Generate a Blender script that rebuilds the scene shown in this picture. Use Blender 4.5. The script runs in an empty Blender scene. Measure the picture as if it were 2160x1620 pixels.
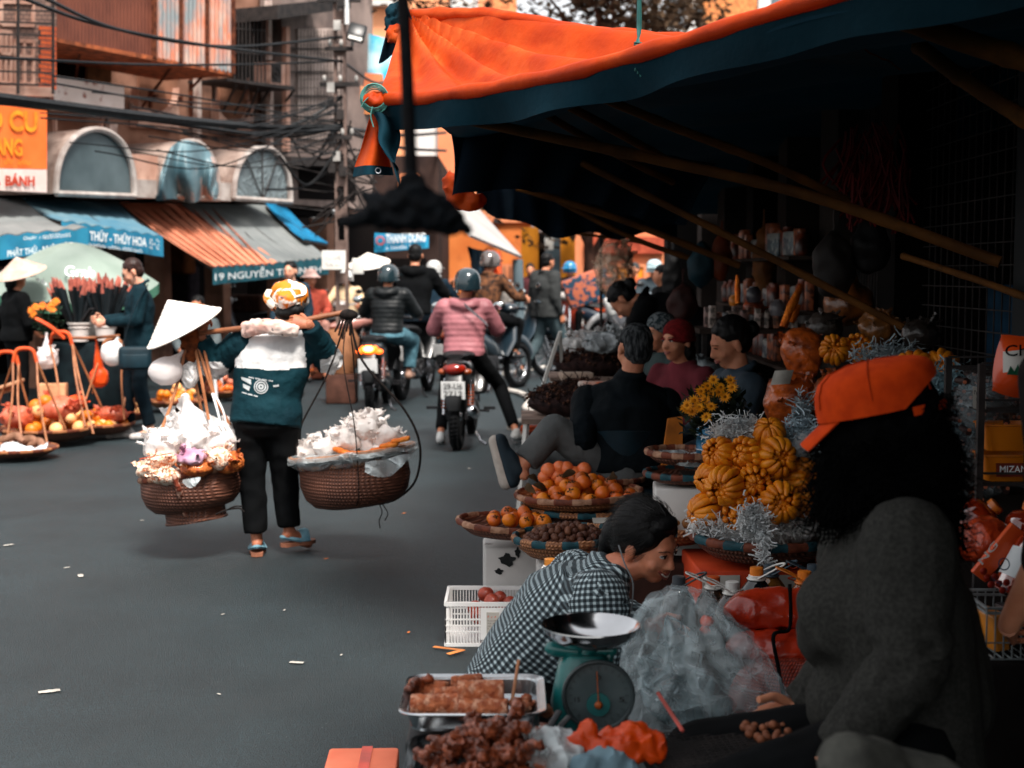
import bpy,math,random
from mathutils import Vector as V,Matrix,noise,Euler
R=math.radians
rnd=random.Random(7)
scene=bpy.context.scene
COL=scene.collection
# ------------------------------------------------------------------ camera frame (sizes from a 2160 x 1620 frame)
FPX,CAMZ,HORY=3000.0,1.5,575.0
PITCH=math.atan((810-HORY)/FPX)
C0=V((0,0,CAMZ))
CF=V((0,math.cos(PITCH),-math.sin(PITCH)));CU=V((0,math.sin(PITCH),math.cos(PITCH)));CR=V((1,0,0))
def ray(x,y):return CR*((x-1080)/FPX)+CU*((810-y)/FPX)+CF
def P(x,y,d):return C0+ray(x,y)*d
def PZ(x,y,z):
 r=ray(x,y);return C0+r*((z-CAMZ)/r.z)
def G(x,y):return PZ(x,y,0)
def PP(x,y,o,n):
 r=ray(x,y);return C0+r*((V(o)-C0).dot(V(n))/r.dot(V(n)))
def lin(c):
 def f(u):
  u/=255.0
  return u/12.92 if u<=.04045 else((u+.055)/1.055)**2.4
 return tuple(f(u)for u in c[:3])+(1.0,)
# ------------------------------------------------------------------ materials
MATS={}
def nn(nt,t,**kw):
 n=nt.nodes.new(t)
 for k,v in kw.items():setattr(n,k,v)
 return n
def mat(name,c=(128,128,128),c2=None,sc=8.0,rough=.7,bump=0.0,bsc=None,metal=0.0,trans=0.0,alpha=1.0,c3=None,sc3=2.0,ramp=(.35,.65),spec=.5,emit=None,estr=1.0,sss=0.0,detail=6,stretch=None,thr3=(.5,.6),translucent=0.0,coat=0.0,sheen=0.0,ior=1.45):
 if name in MATS:return MATS[name]
 m=bpy.data.materials.new(name);m.use_nodes=True;nt=m.node_tree
 b=nt.nodes['Principled BSDF'];out=nt.nodes['Material Output']
 L=nt.links.new
 tc=nn(nt,'ShaderNodeTexCoord');co=tc.outputs['Object']
 if stretch:
  mp=nn(nt,'ShaderNodeMapping');mp.inputs['Scale'].default_value=stretch;L(co,mp.inputs['Vector']);co=mp.outputs[0]
 c2=c2 or tuple(max(0,u*.72)for u in c)
 nz=nn(nt,'ShaderNodeTexNoise');nz.inputs['Scale'].default_value=sc;nz.inputs['Detail'].default_value=detail;L(co,nz.inputs['Vector'])
 r=nn(nt,'ShaderNodeValToRGB');r.color_ramp.elements[0].position=ramp[0];r.color_ramp.elements[1].position=ramp[1]
 r.color_ramp.elements[0].color=lin(c2);r.color_ramp.elements[1].color=lin(c);L(nz.outputs[0],r.inputs[0])
 colo=r.outputs[0]
 if c3:
  n3=nn(nt,'ShaderNodeTexNoise');n3.inputs['Scale'].default_value=sc3;n3.inputs['Detail'].default_value=8;n3.inputs['Roughness'].default_value=.65;L(co,n3.inputs['Vector'])
  r3=nn(nt,'ShaderNodeValToRGB');r3.color_ramp.elements[0].position=thr3[0];r3.color_ramp.elements[1].position=thr3[1]
  L(n3.outputs[0],r3.inputs[0])
  mx=nn(nt,'ShaderNodeMix',data_type='RGBA');L(r3.outputs[0],mx.inputs[0]);L(colo,mx.inputs[6]);mx.inputs[7].default_value=lin(c3);colo=mx.outputs[2]
 L(colo,b.inputs['Base Color'])
 b.inputs['Roughness'].default_value=rough;b.inputs['Metallic'].default_value=metal
 b.inputs['Specular IOR Level'].default_value=spec if spec!=.5 else(.12 if rough>=.75 else.3 if rough>=.5 else.5);b.inputs['IOR'].default_value=ior
 b.inputs['Transmission Weight'].default_value=trans;b.inputs['Alpha'].default_value=alpha
 b.inputs['Coat Weight'].default_value=coat;b.inputs['Sheen Weight'].default_value=sheen
 if sss:b.inputs['Subsurface Weight'].default_value=sss;b.inputs['Subsurface Radius'].default_value=(.02,.008,.004);b.inputs['Subsurface Scale'].default_value=.5
 if emit:b.inputs['Emission Color'].default_value=lin(emit);b.inputs['Emission Strength'].default_value=estr
 if bump:
  bn=nn(nt,'ShaderNodeTexNoise');bn.inputs['Scale'].default_value=bsc or sc*4;bn.inputs['Detail'].default_value=6;L(co,bn.inputs['Vector'])
  bp=nn(nt,'ShaderNodeBump');bp.inputs['Strength'].default_value=min(1,bump);bp.inputs['Distance'].default_value=.01*max(1,bump);L(bn.outputs[0],bp.inputs['Height']);L(bp.outputs[0],b.inputs['Normal'])
 if translucent:
  tr=nn(nt,'ShaderNodeBsdfTranslucent');L(colo,tr.inputs[0]);ms=nn(nt,'ShaderNodeMixShader');ms.inputs[0].default_value=translucent
  L(b.outputs[0],ms.inputs[1]);L(tr.outputs[0],ms.inputs[2]);L(ms.outputs[0],out.inputs[0])
 MATS[name]=m;return m
def mat_film(name,c=(220,230,232),dens=.35,rough=.2):
 """thin clear plastic film: mostly see-through with milky folds and gloss"""
 if name in MATS:return MATS[name]
 m=bpy.data.materials.new(name);m.use_nodes=True;nt=m.node_tree;L=nt.links.new
 b=nt.nodes['Principled BSDF'];out=nt.nodes['Material Output']
 tc=nn(nt,'ShaderNodeTexCoord');nz=nn(nt,'ShaderNodeTexNoise');nz.inputs['Scale'].default_value=9;nz.inputs['Scale'].default_value=5;nz.inputs['Detail'].default_value=2;nz.inputs['Distortion'].default_value=.8;L(tc.outputs['Object'],nz.inputs['Vector'])
 def ridge(src,w_,top):
  a=nn(nt,'ShaderNodeMath',operation='SUBTRACT');L(src,a.inputs[0]);a.inputs[1].default_value=.5;b_=nn(nt,'ShaderNodeMath',operation='ABSOLUTE');L(a.outputs[0],b_.inputs[0])
  q=nn(nt,'ShaderNodeMapRange');q.inputs[1].default_value=0;q.inputs[2].default_value=w_;q.inputs[3].default_value=top;q.inputs[4].default_value=0;L(b_.outputs[0],q.inputs[0]);return q.outputs[0]
 n2_=nn(nt,'ShaderNodeTexNoise');n2_.inputs['Scale'].default_value=15;n2_.inputs['Detail'].default_value=1;n2_.inputs['Distortion'].default_value=.6;L(tc.outputs['Object'],n2_.inputs['Vector'])
 s1_=nn(nt,'ShaderNodeMath',operation='ADD');L(ridge(nz.outputs[0],.07,dens*1.1),s1_.inputs[0]);L(ridge(n2_.outputs[0],.03,dens*.45),s1_.inputs[1])
 r=nn(nt,'ShaderNodeMath',operation='ADD');r.use_clamp=True;L(s1_.outputs[0],r.inputs[0]);r.inputs[1].default_value=dens*.8
 b.inputs['Base Color'].default_value=lin(c);b.inputs['Roughness'].default_value=rough;L(r.outputs[0],b.inputs['Alpha'])
 bp=nn(nt,'ShaderNodeBump');bp.inputs['Strength'].default_value=.9;bp.inputs['Distance'].default_value=.02;L(s1_.outputs[0],bp.inputs['Height']);L(bp.outputs[0],b.inputs['Normal'])
 MATS[name]=m;return m
def mat_plaid(name,a,bcol,sc):
 if name in MATS:return MATS[name]
 m=bpy.data.materials.new(name);m.use_nodes=True;nt=m.node_tree;L=nt.links.new
 b=nt.nodes['Principled BSDF'];b.inputs['Roughness'].default_value=.85
 tc=nn(nt,'ShaderNodeUVMap');sp=nn(nt,'ShaderNodeSeparateXYZ');L(tc.outputs[0],sp.inputs[0])
 fac=[]
 for i in(0,1):
  mu=nn(nt,'ShaderNodeMath',operation='MULTIPLY');L(sp.outputs[i],mu.inputs[0]);mu.inputs[1].default_value=sc
  fr=nn(nt,'ShaderNodeMath',operation='PINGPONG');L(mu.outputs[0],fr.inputs[0]);fr.inputs[1].default_value=.5
  gt=nn(nt,'ShaderNodeMapRange');gt.inputs[1].default_value=.25;gt.inputs[2].default_value=.31;L(fr.outputs[0],gt.inputs[0])
  fac.append(gt.outputs[0])
 ad=nn(nt,'ShaderNodeMath',operation='ADD');L(fac[0],ad.inputs[0]);L(fac[1],ad.inputs[1])
 hf=nn(nt,'ShaderNodeMath',operation='MULTIPLY');hf.inputs[1].default_value=.5;L(ad.outputs[0],hf.inputs[0])
 r=nn(nt,'ShaderNodeValToRGB');r.color_ramp.elements[0].color=lin(a);r.color_ramp.elements[1].color=lin(bcol)
 e=r.color_ramp.elements.new(.5);e.color=lin([(u*.62+v*.38)for u,v in zip(a,bcol)]);L(hf.outputs[0],r.inputs[0])
 L(r.outputs[0],b.inputs['Base Color']);MATS[name]=m;return m
def mat_weave(name,a,bcol,sc=60,rough=.6,bump=.8):
 """basket weave: two crossed wave patterns by angle and height"""
 if name in MATS:return MATS[name]
 m=bpy.data.materials.new(name);m.use_nodes=True;nt=m.node_tree;L=nt.links.new
 b=nt.nodes['Principled BSDF'];b.inputs['Roughness'].default_value=rough
 tc=nn(nt,'ShaderNodeTexCoord');mp=nn(nt,'ShaderNodeMapping');mp.inputs['Rotation'].default_value=(0,0,.6);L(tc.outputs['Object'],mp.inputs[0])
 w=nn(nt,'ShaderNodeTexWave',bands_direction='Z');w.inputs['Scale'].default_value=sc*.35;w.inputs['Distortion'].default_value=1.2;L(tc.outputs['Object'],w.inputs[0])
 w2=nn(nt,'ShaderNodeTexWave',bands_direction='X');w2.inputs['Scale'].default_value=sc*.4;w2.inputs['Distortion'].default_value=.6;L(mp.outputs[0],w2.inputs[0])
 mu=nn(nt,'ShaderNodeMath',operation='MULTIPLY');L(w.outputs[1],mu.inputs[0]);L(w2.outputs[1],mu.inputs[1])
 nz=nn(nt,'ShaderNodeTexNoise');nz.inputs['Scale'].default_value=7;L(tc.outputs['Object'],nz.inputs['Vector'])
 ad=nn(nt,'ShaderNodeMath',operation='MULTIPLY_ADD');L(nz.outputs[0],ad.inputs[0]);ad.inputs[1].default_value=.8;L(mu.outputs[0],ad.inputs[2])
 r=nn(nt,'ShaderNodeValToRGB');r.color_ramp.elements[0].position=.25;r.color_ramp.elements[1].position=1.1;r.color_ramp.elements[0].color=lin(bcol);r.color_ramp.elements[1].color=lin(a)
 L(ad.outputs[0],r.inputs[0]);L(r.outputs[0],b.inputs['Base Color'])
 bp=nn(nt,'ShaderNodeBump');bp.inputs['Strength'].default_value=bump;bp.inputs['Distance'].default_value=.006;L(mu.outputs[0],bp.inputs['Height']);L(bp.outputs[0],b.inputs['Normal'])
 MATS[name]=m;return m
# ------------------------------------------------------------------ mesh builder
def frame(d,up=V((0,0,1))):
 d=V(d).normalized();s=d.cross(up)
 if s.length<1e-3:s=d.cross(V((0,1,0)))
 s.normalize();return s,s.cross(d).normalized() # side, up
def rotm(a=0,b=0,c=0):return Euler((R(a),R(b),R(c))).to_matrix()
def wloc(o):
 l=V((0,0,0))
 while o is not None:l+=o.location;o=o.parent
 return l
class MB:
 def __init__(s):s.v=[];s.f=[];s.m=[];s.uv={}
 def add(s,vs,fs,mi=0):
  k=len(s.v);s.v+=[V(a)for a in vs];s.f+=[tuple(i+k for i in f)for f in fs]
  s.m+=([mi]*len(fs)if isinstance(mi,int)else list(mi));return s
 def rings(s,rs,mi=0,closed=True,caps=(True,True),loop=False):
  n=len(rs[0]);vs=[p for r in rs for p in r];fs=[];mm=[]
  for i in range(len(rs)-(0 if loop else 1)):
   j2=(i+1)%len(rs)
   for j in range(n if closed else n-1):
    a,b=i*n+j,i*n+(j+1)%n
    fs.append((a,b,j2*n+(j+1)%n,j2*n+j));mm.append(mi(i,j)if callable(mi)else mi)
  if closed and not loop:
   m0=mi(0,0)if callable(mi)else mi
   if caps[0]:fs.append(tuple(range(n))[::-1]);mm.append(m0)
   if caps[1]:fs.append(tuple((len(rs)-1)*n+j for j in range(n)));mm.append(m0)
  return s.add(vs,fs,mm)
 def tube(s,pts,r,n=8,mi=0,flat=1.0,up=V((0,0,1)),caps=(True,True),loop=False):
  pts=[V(p)for p in pts];rs=[]
  if not hasattr(r,'__len__'):r=[r]*len(pts)
  prev=None
  for i,p in enumerate(pts):
   if loop:d=pts[(i+1)%len(pts)]-pts[i-1]
   else:d=pts[min(i+1,len(pts)-1)]-pts[max(i-1,0)]
   if d.length<1e-9:d=V((0,0,1))
   if prev is None:a,b=frame(d,up)
   else:
    d.normalize();a=prev-d*prev.dot(d)
    if a.length<1e-4:a,_=frame(d,up)
    a.normalize();b=a.cross(d).normalized()
   prev=a
   rs.append([p+a*math.cos(2*math.pi*k/n)*r[i]+b*math.sin(2*math.pi*k/n)*r[i]*flat for k in range(n)])
  return s.rings(rs,mi,caps=caps,loop=loop)
 def cap(s,a,b,ra,rb,n=12,mi=0):
  a,b=V(a),V(b);d=b-a;L=d.length
  if L<1e-6:return s.ell(a,(ra,ra,ra))
  d.normalize();pts=[];rr=[]
  for t in(-.98,-.8,-.45,0):pts.append(a+d*ra*t);rr.append(ra*math.sqrt(max(0,1-t*t)))
  for t in(0,.45,.8,.98):pts.append(b+d*rb*t);rr.append(rb*math.sqrt(max(0,1-t*t)))
  return s.tube(pts,rr,n,mi)
 def ell(s,c,r,rot=None,n=14,k=9,mi=0):
  c=V(c);rs=[]
  for i in range(k):
   t=-math.pi/2+math.pi*(i+.35)/(k-.3);z=math.sin(t);q=math.cos(t);row=[]
   for j in range(n):
    p=V((math.cos(2*math.pi*j/n)*q*r[0],math.sin(2*math.pi*j/n)*q*r[1],z*r[2]))
    row.append(c+(rot@p if rot else p))
   rs.append(row)
  return s.rings(rs,mi)
 def loft(s,secs,side=V((1,0,0)),n=18,mi=0,sq=2.3):
  """closed body through sections (centre, half width, half depth)"""
  rs=[];side=V(side).normalized();cs=[V(a[0])for a in secs]
  def sgn(x,p):return math.copysign(abs(x)**p,x)
  for i,(c,a,b)in enumerate(secs):
   d=(cs[min(i+1,len(cs)-1)]-cs[max(i-1,0)]).normalized()
   sd=(side-d*side.dot(d)).normalized();fw=d.cross(sd).normalized()
   rs.append([V(c)+sd*a*sgn(math.cos(2*math.pi*k/n),2/sq)+fw*b*sgn(math.sin(2*math.pi*k/n),2/sq)for k in range(n)])
  return s.rings(rs,mi)
 def box(s,c,sz,rot=None,mi=0,bev=0.0):
  c=V(c);h=[u/2 for u in sz]
  if bev<=0:
   vs=[V((x*h[0],y*h[1],z*h[2]))for x in(-1,1)for y in(-1,1)for z in(-1,1)]
   fs=[(0,1,3,2),(4,6,7,5),(0,4,5,1),(2,3,7,6),(0,2,6,4),(1,5,7,3)]
   return s.add([c+(rot@v if rot else v)for v in vs],fs,mi)
  b=min(bev,min(h)*.95);rs=[]
  def rr(x,y,z):
   out=[]
   for sx,sy,a0 in((1,1,0),(-1,1,90),(-1,-1,180),(1,-1,270)):
    for a in(0,45,90):
     q=R(a0+a);out.append(V((sx*(x-b)+math.cos(q)*b,sy*(y-b)+math.sin(q)*b,z)))
   return out
  for z,k in((-h[2],.65),(-h[2]+b*.35,.2),(-h[2]+b,0),(h[2]-b,0),(h[2]-b*.35,.2),(h[2],.65)):
   row=rr(h[0],h[1],z);row=[V((p.x*(1-k*b/h[0]),p.y*(1-k*b/h[1]),p.z))for p in row]
   rs.append([c+(rot@v if rot else v)for v in row])
  return s.rings(rs,mi)
 def bar(s,a,b,w,h=None,up=V((0,0,1)),mi=0):
  a,b=V(a),V(b);h=h or w;sd,u=frame(b-a,up);rs=[]
  for p in(a,b):rs.append([p+sd*w/2*x+u*h/2*y for x,y in((-1,-1),(1,-1),(1,1),(-1,1))])
  return s.rings(rs,mi)
 def prism(s,pts,th,mi=0):
  """polygon extruded by vector th"""
  pts=[V(p)for p in pts];n=len(pts);th=V(th)
  return s.add(pts+[p+th for p in pts],[tuple(range(n)),tuple(range(2*n-1,n-1,-1))]+[(i,i+n,(i+1)%n+n,(i+1)%n)for i in range(n)],mi)
 def lathe(s,prof,c=(0,0,0),rot=None,n=24,mi=0,caps=(False,False)):
  c=V(c);rs=[]
  for r,z in prof:
   rs.append([c+(rot@V((r*math.cos(2*math.pi*k/n),r*math.sin(2*math.pi*k/n),z))if rot else V((r*math.cos(2*math.pi*k/n),r*math.sin(2*math.pi*k/n),z)))for k in range(n)])
  return s.rings(rs,mi,caps=caps)
 def torus(s,c,Rr,r,rot=None,n=32,k=6,mi=0,flat=1.0):
  c=V(c);rs=[]
  for i in range(n):
   a=2*math.pi*i/n;row=[]
   for j in range(k):
    q=2*math.pi*j/k;p=V(((Rr+r*math.cos(q))*math.cos(a),(Rr+r*math.cos(q))*math.sin(a),r*math.sin(q)*flat))
    row.append(c+(rot@p if rot else p))
   rs.append(row)
  return s.rings(rs,mi,loop=True)
 def sheet(s,fn,nu,nv,th=0.0,mi=0,mi2=None,uv=True):
  g=[[V(fn(i/nu,j/nv))for j in range(nv+1)]for i in range(nu+1)]
  k0=len(s.v);vs=[p for r in g for p in r];w=nv+1
  fs=[(i*w+j,(i+1)*w+j,(i+1)*w+j+1,i*w+j+1)for i in range(nu)for j in range(nv)]
  if uv:
   for i in range(nu+1):
    for j in range(nv+1):s.uv[k0+i*w+j]=(i/nu,j/nv)
  s.add(vs,fs,mi)
  if th:
   ns=[]
   for i in range(nu+1):
    for j in range(nv+1):
     a=g[min(i+1,nu)][j]-g[max(i-1,0)][j];b=g[i][min(j+1,nv)]-g[i][max(j-1,0)]
     q=a.cross(b);ns.append(q.normalized()if q.length>1e-9 else V((0,0,1)))
   N=len(vs);bk=[p-n*th for p,n in zip(vs,ns)]
   k=len(s.v);s.v+=bk;m2=mi if mi2 is None else mi2
   s.f+=[tuple(i+k for i in f[::-1])for f in fs];s.m+=[m2]*len(fs)
   if uv:
    for i in range(N):s.uv[k+i]=s.uv[k0+i]
   edge=[i*w for i in range(nu+1)]+[nu*w+j for j in range(1,w)]+[i*w+nv for i in range(nu-1,-1,-1)]+[j for j in range(nv-1,0,-1)]
   for a,b in zip(edge,edge[1:]+edge[:1]):s.f.append((k0+b,k0+a,k+a,k+b));s.m.append(mi)
  return s
 def xf(s,M):
  s.v=[M@p for p in s.v];return s
 def obj(s,name,mats,parent=None,smooth=True,label=None,cat=None,group=None,kind=None,noise_amp=0,noise_f=8,loc=None):
  if noise_amp:disp(s.v,noise_amp,noise_f)
  off=wloc(parent)if parent is not None else V((0,0,0))
  if parent is None and s.v:
   if loc is None:
    lo=V([min(p[i]for p in s.v)for i in range(3)]);hi=V([max(p[i]for p in s.v)for i in range(3)]);loc=V(((lo.x+hi.x)/2,(lo.y+hi.y)/2,lo.z))
   off=V(loc)
  me=bpy.data.meshes.new(name);me.from_pydata([p-off for p in s.v],[],s.f)
  if not isinstance(mats,(list,tuple)):mats=[mats]
  for m_ in mats:me.materials.append(m_)
  if len(mats)>1:me.polygons.foreach_set('material_index',s.m)
  if smooth:me.polygons.foreach_set('use_smooth',[True]*len(me.polygons))
  if s.uv:
   ul=me.uv_layers.new(name='UVMap')
   for lp in me.loops:ul.data[lp.index].uv=s.uv.get(lp.vertex_index,(0,0))
  me.update()
  if smooth:
   try:me.set_sharp_from_angle(angle=R(50))
   except Exception:pass
  o=bpy.data.objects.new(name,me);COL.objects.link(o)
  o.parent=parent
  if parent is None:o.location=off
  tag(o,label,cat,group,kind);return o
def disp(vs,amp,f):
 for i,p in enumerate(vs):
  n=noise.noise_vector(p*f);vs[i]=p+n*amp
def tag(o,label=None,cat=None,group=None,kind=None):
 if label:o['label']=label
 if cat:o['category']=cat
 if group:o['group']=group
 if kind:o['kind']=kind
 return o
def thing(name,label,cat,loc=(0,0,0),group=None):
 o=bpy.data.objects.new(name,None);COL.objects.link(o);o.location=loc;o.empty_display_size=.1
 return tag(o,label,cat,group)
def copy_tree(o,parent=None,loc=None,rz=None,label=None,scale=None):
 c=o.copy();COL.objects.link(c);c.parent=parent
 for ch in[x for x in KIDS.get(o.name,[])]or list(o.children):copy_tree(ch,c)
 if loc is not None:c.location=loc
 if rz is not None:c.rotation_euler=(0,0,rz)
 if scale:c.scale=(scale,)*3 if not hasattr(scale,'__len__')else scale
 if label:c['label']=label
 return c
KIDS={}
def remesh(mb,voxel,smooth=4,wr=0.0,wf=9.0,aniso=(1,1,1)):
 """union of overlapping closed shapes -> one continuous surface (verts, faces)"""
 me=bpy.data.meshes.new('tmp');me.from_pydata(mb.v,[],mb.f)
 o=bpy.data.objects.new('tmp',me);COL.objects.link(o)
 md=o.modifiers.new('r','REMESH');md.mode='VOXEL';md.voxel_size=voxel
 if smooth:sm=o.modifiers.new('s','SMOOTH');sm.factor=.5;sm.iterations=smooth
 dg=bpy.context.evaluated_depsgraph_get();ev=o.evaluated_get(dg);m2=bpy.data.meshes.new_from_object(ev)
 vs=[v.co.copy()for v in m2.vertices];ns=[v.normal.copy()for v in m2.vertices];fs=[tuple(p.vertices)for p in m2.polygons]
 bpy.data.objects.remove(o);bpy.data.meshes.remove(me);bpy.data.meshes.remove(m2)
 if wr:
  for i,p in enumerate(vs):
   q=V((p.x*aniso[0],p.y*aniso[1],p.z*aniso[2]))*wf
   a=noise.noise(q);b=noise.noise(q*2.3+V((5,1,2)))
   vs[i]=p+ns[i]*wr*((1-abs(a)*2.6)*.7+b*.5)
 out=MB();out.add(vs,fs);return out
def text_mb(body,o,ux,uy,th=.004,bold=0.0,align_h=None):
 """letters laid on the parallelogram o, o+ux, o+uy; raised by th"""
 cu=bpy.data.curves.new('t','FONT');cu.body=body;cu.offset=bold;cu.resolution_u=3
 ob=bpy.data.objects.new('t',cu);COL.objects.link(ob)
 dg=bpy.context.evaluated_depsgraph_get();me=bpy.data.meshes.new_from_object(ob.evaluated_get(dg))
 vs=[v.co.copy()for v in me.vertices];fs=[tuple(p.vertices)for p in me.polygons]
 bpy.data.objects.remove(ob);bpy.data.curves.remove(cu);bpy.data.meshes.remove(me)
 if not vs:return MB()
 x0=min(v.x for v in vs);x1=max(v.x for v in vs);y0=min(v.y for v in vs);y1=max(v.y for v in vs)
 o,ux,uy=V(o),V(ux),V(uy);n=ux.cross(uy).normalized()*th
 mb=MB();mb.add([o+ux*((v.x-x0)/max(1e-6,x1-x0))+uy*((v.y-y0)/max(1e-6,y1-y0))+n for v in vs],fs);return mb
def text(body,o,ux,uy,m,parent,name='lettering',th=.004,bold=.01):
 return text_mb(body,o,ux,uy,th,bold).obj(name,m,parent,smooth=False)
def marks(o,ux,uy,m,parent,n=18,seed=0,th=.004):
 """a line of print too small or blurred to read: letter-like strokes in word groups"""
 o,ux,uy=V(o),V(ux),V(uy);nr=ux.cross(uy).normalized()*th;rn=random.Random(seed);b=MB();w=1/n
 for k in range(n):
  if rn.random()<.16:continue
  a=k*w;h=rn.choice((.6,.75,1,1));c=[(a,0),(a+w*.75,0),(a+w*.75,h*.3),(a+w*.3,h*.3),(a+w*.3,h),(a,h)]if k%2 else[(a,0),(a+w*.25,0),(a+w*.25,h*.7),(a+w*.75,h*.7),(a+w*.75,h),(a,h)]
  b.add([o+ux*x+uy*y+nr for x,y in c],[tuple(range(6))])
 return b.obj('small_print',m,parent,smooth=False)
def bez(pts,n=8):
 """smooth path through points (Catmull-Rom)"""
 pts=[V(p)for p in pts];q=[pts[0]*2-pts[1]]+pts+[pts[-1]*2-pts[-2]];out=[]
 for i in range(1,len(q)-2):
  for k in range(n):
   t=k/n;a,b,c,d=q[i-1:i+3]
   out.append(.5*((2*b)+(c-a)*t+(2*a-5*b+4*c-d)*t*t+(3*b-a-3*c+d)*t**3))
 return out+[pts[-1]]
def sag(a,b,s,n=14):
 a,b=V(a),V(b);return[a.lerp(b,i/n)-V((0,0,s*4*(i/n)*(1-i/n)))for i in range(n+1)]
def legs(par,pts,w,m,up=V((0,0,1)),nm='leg'):
 for a,b in pts:MB().bar(a,b,w).obj(nm,m,par)
# common materials
M={}
M['skin']=mat('skin',(205,140,108),(185,118,88),sc=14,rough=.5,sss=.15,bump=.08,bsc=120)
M['skin_pale']=mat('skin_pale',(226,172,146),(205,140,112),sc=14,rough=.5,sss=.15)
M['hair']=mat('hair',(9,8,8),(3,3,4),sc=60,rough=.55,spec=.25,stretch=(1,1,.2),bump=.3,bsc=160)
M['rubber']=mat('rubber',(22,23,25),(12,13,14),sc=30,rough=.75,bump=.2)
M['black']=mat('black_cloth',(11,13,15),(6,7,8),sc=10,rough=.9,bump=.2,bsc=300)
M['blackp']=mat('black_plastic',(16,17,19),(10,11,12),sc=10,rough=.35)
M['chrome']=mat('chrome',(205,205,208),(170,172,176),sc=4,rough=.18,metal=1)
M['steel']=mat('brushed_steel',(190,192,194),(150,153,157),sc=5,rough=.28,metal=1,stretch=(1,8,1),bump=.05)
M['white']=mat('white_paint',(226,224,218),(204,200,192),sc=4,rough=.6)
M['whitep']=mat('white_plastic',(232,232,230),(214,214,212),sc=5,rough=.35)
M['bamboo']=mat('bamboo',(100,62,26),(66,40,18),sc=5,rough=.76,stretch=(1,1,1),bump=.2,c3=(70,45,22),sc3=9,thr3=(.55,.7))
M['pole_wood']=mat('pole_wood',(150,96,66),(110,66,44),sc=9,rough=.5,bump=.2)
M['rattan']=mat('rattan',(176,116,78),(140,84,52),sc=12,rough=.5,bump=.2)
M['text_white']=mat('white_lettering',(236,240,240),(224,228,228),rough=.6)
M['cord']=mat('dark_cord',(38,32,30),(20,18,18),sc=40,rough=.85)
# ------------------------------------------------------------------ camera, sky, sun
cam_d=bpy.data.cameras.new('Camera');cam=bpy.data.objects.new('Camera',cam_d);COL.objects.link(cam);scene.camera=cam
cam.location=C0;cam.rotation_euler=(math.pi/2-PITCH,0,0)
cam_d.sensor_width=36;cam_d.lens=50;cam_d.clip_end=2000;cam_d.clip_start=.05
cam_d.dof.use_dof=True;cam_d.dof.focus_distance=4.8;cam_d.dof.aperture_fstop=3.7
w=bpy.data.worlds.new('World');scene.world=w;w.use_nodes=True;nt=w.node_tree;bg=nt.nodes['Background']
SUN_EL,SUN_AZ=58,160 # azimuth clockwise from +Y: light comes from behind the camera, a little left
sky=nn(nt,'ShaderNodeTexSky',sky_type='NISHITA');sky.sun_disc=False;sky.sun_elevation=R(SUN_EL);sky.sun_rotation=R(SUN_AZ);sky.dust_density=3.0;sky.air_density=1.2
hs=nn(nt,'ShaderNodeHueSaturation');hs.inputs['Saturation'].default_value=.35;nt.links.new(sky.outputs[0],hs.inputs['Color'])
mx=nn(nt,'ShaderNodeMix',data_type='RGBA');mx.inputs[0].default_value=.45;nt.links.new(hs.outputs[0],mx.inputs[6]);mx.inputs[7].default_value=(7.5,7.3,7.2,1)
nt.links.new(mx.outputs[2],bg.inputs[0]);bg.inputs[1].default_value=.088
sun_d=bpy.data.lights.new('sun','SUN');sun=bpy.data.objects.new('sun',sun_d);COL.objects.link(sun)
sun_d.energy=2.9;sun_d.angle=R(16);sun_d.color=(1,.93,.86)
az=R(SUN_AZ);sd=V((math.sin(az)*math.cos(R(SUN_EL)),math.cos(az)*math.cos(R(SUN_EL)),math.sin(R(SUN_EL))))
sun.rotation_euler=sd.to_track_quat('Z','Y').to_euler()
scene.view_settings.view_transform='Standard';scene.view_settings.look='None';scene.view_settings.gamma=1;scene.view_settings.exposure=.35
scene.cycles.use_denoising=True;scene.cycles.max_bounces=8;scene.cycles.transparent_max_bounces=24;scene.cycles.sample_clamp_indirect=6
scene.cycles.diffuse_bounces=3;scene.cycles.caustics_reflective=False;scene.cycles.caustics_refractive=False
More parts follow.
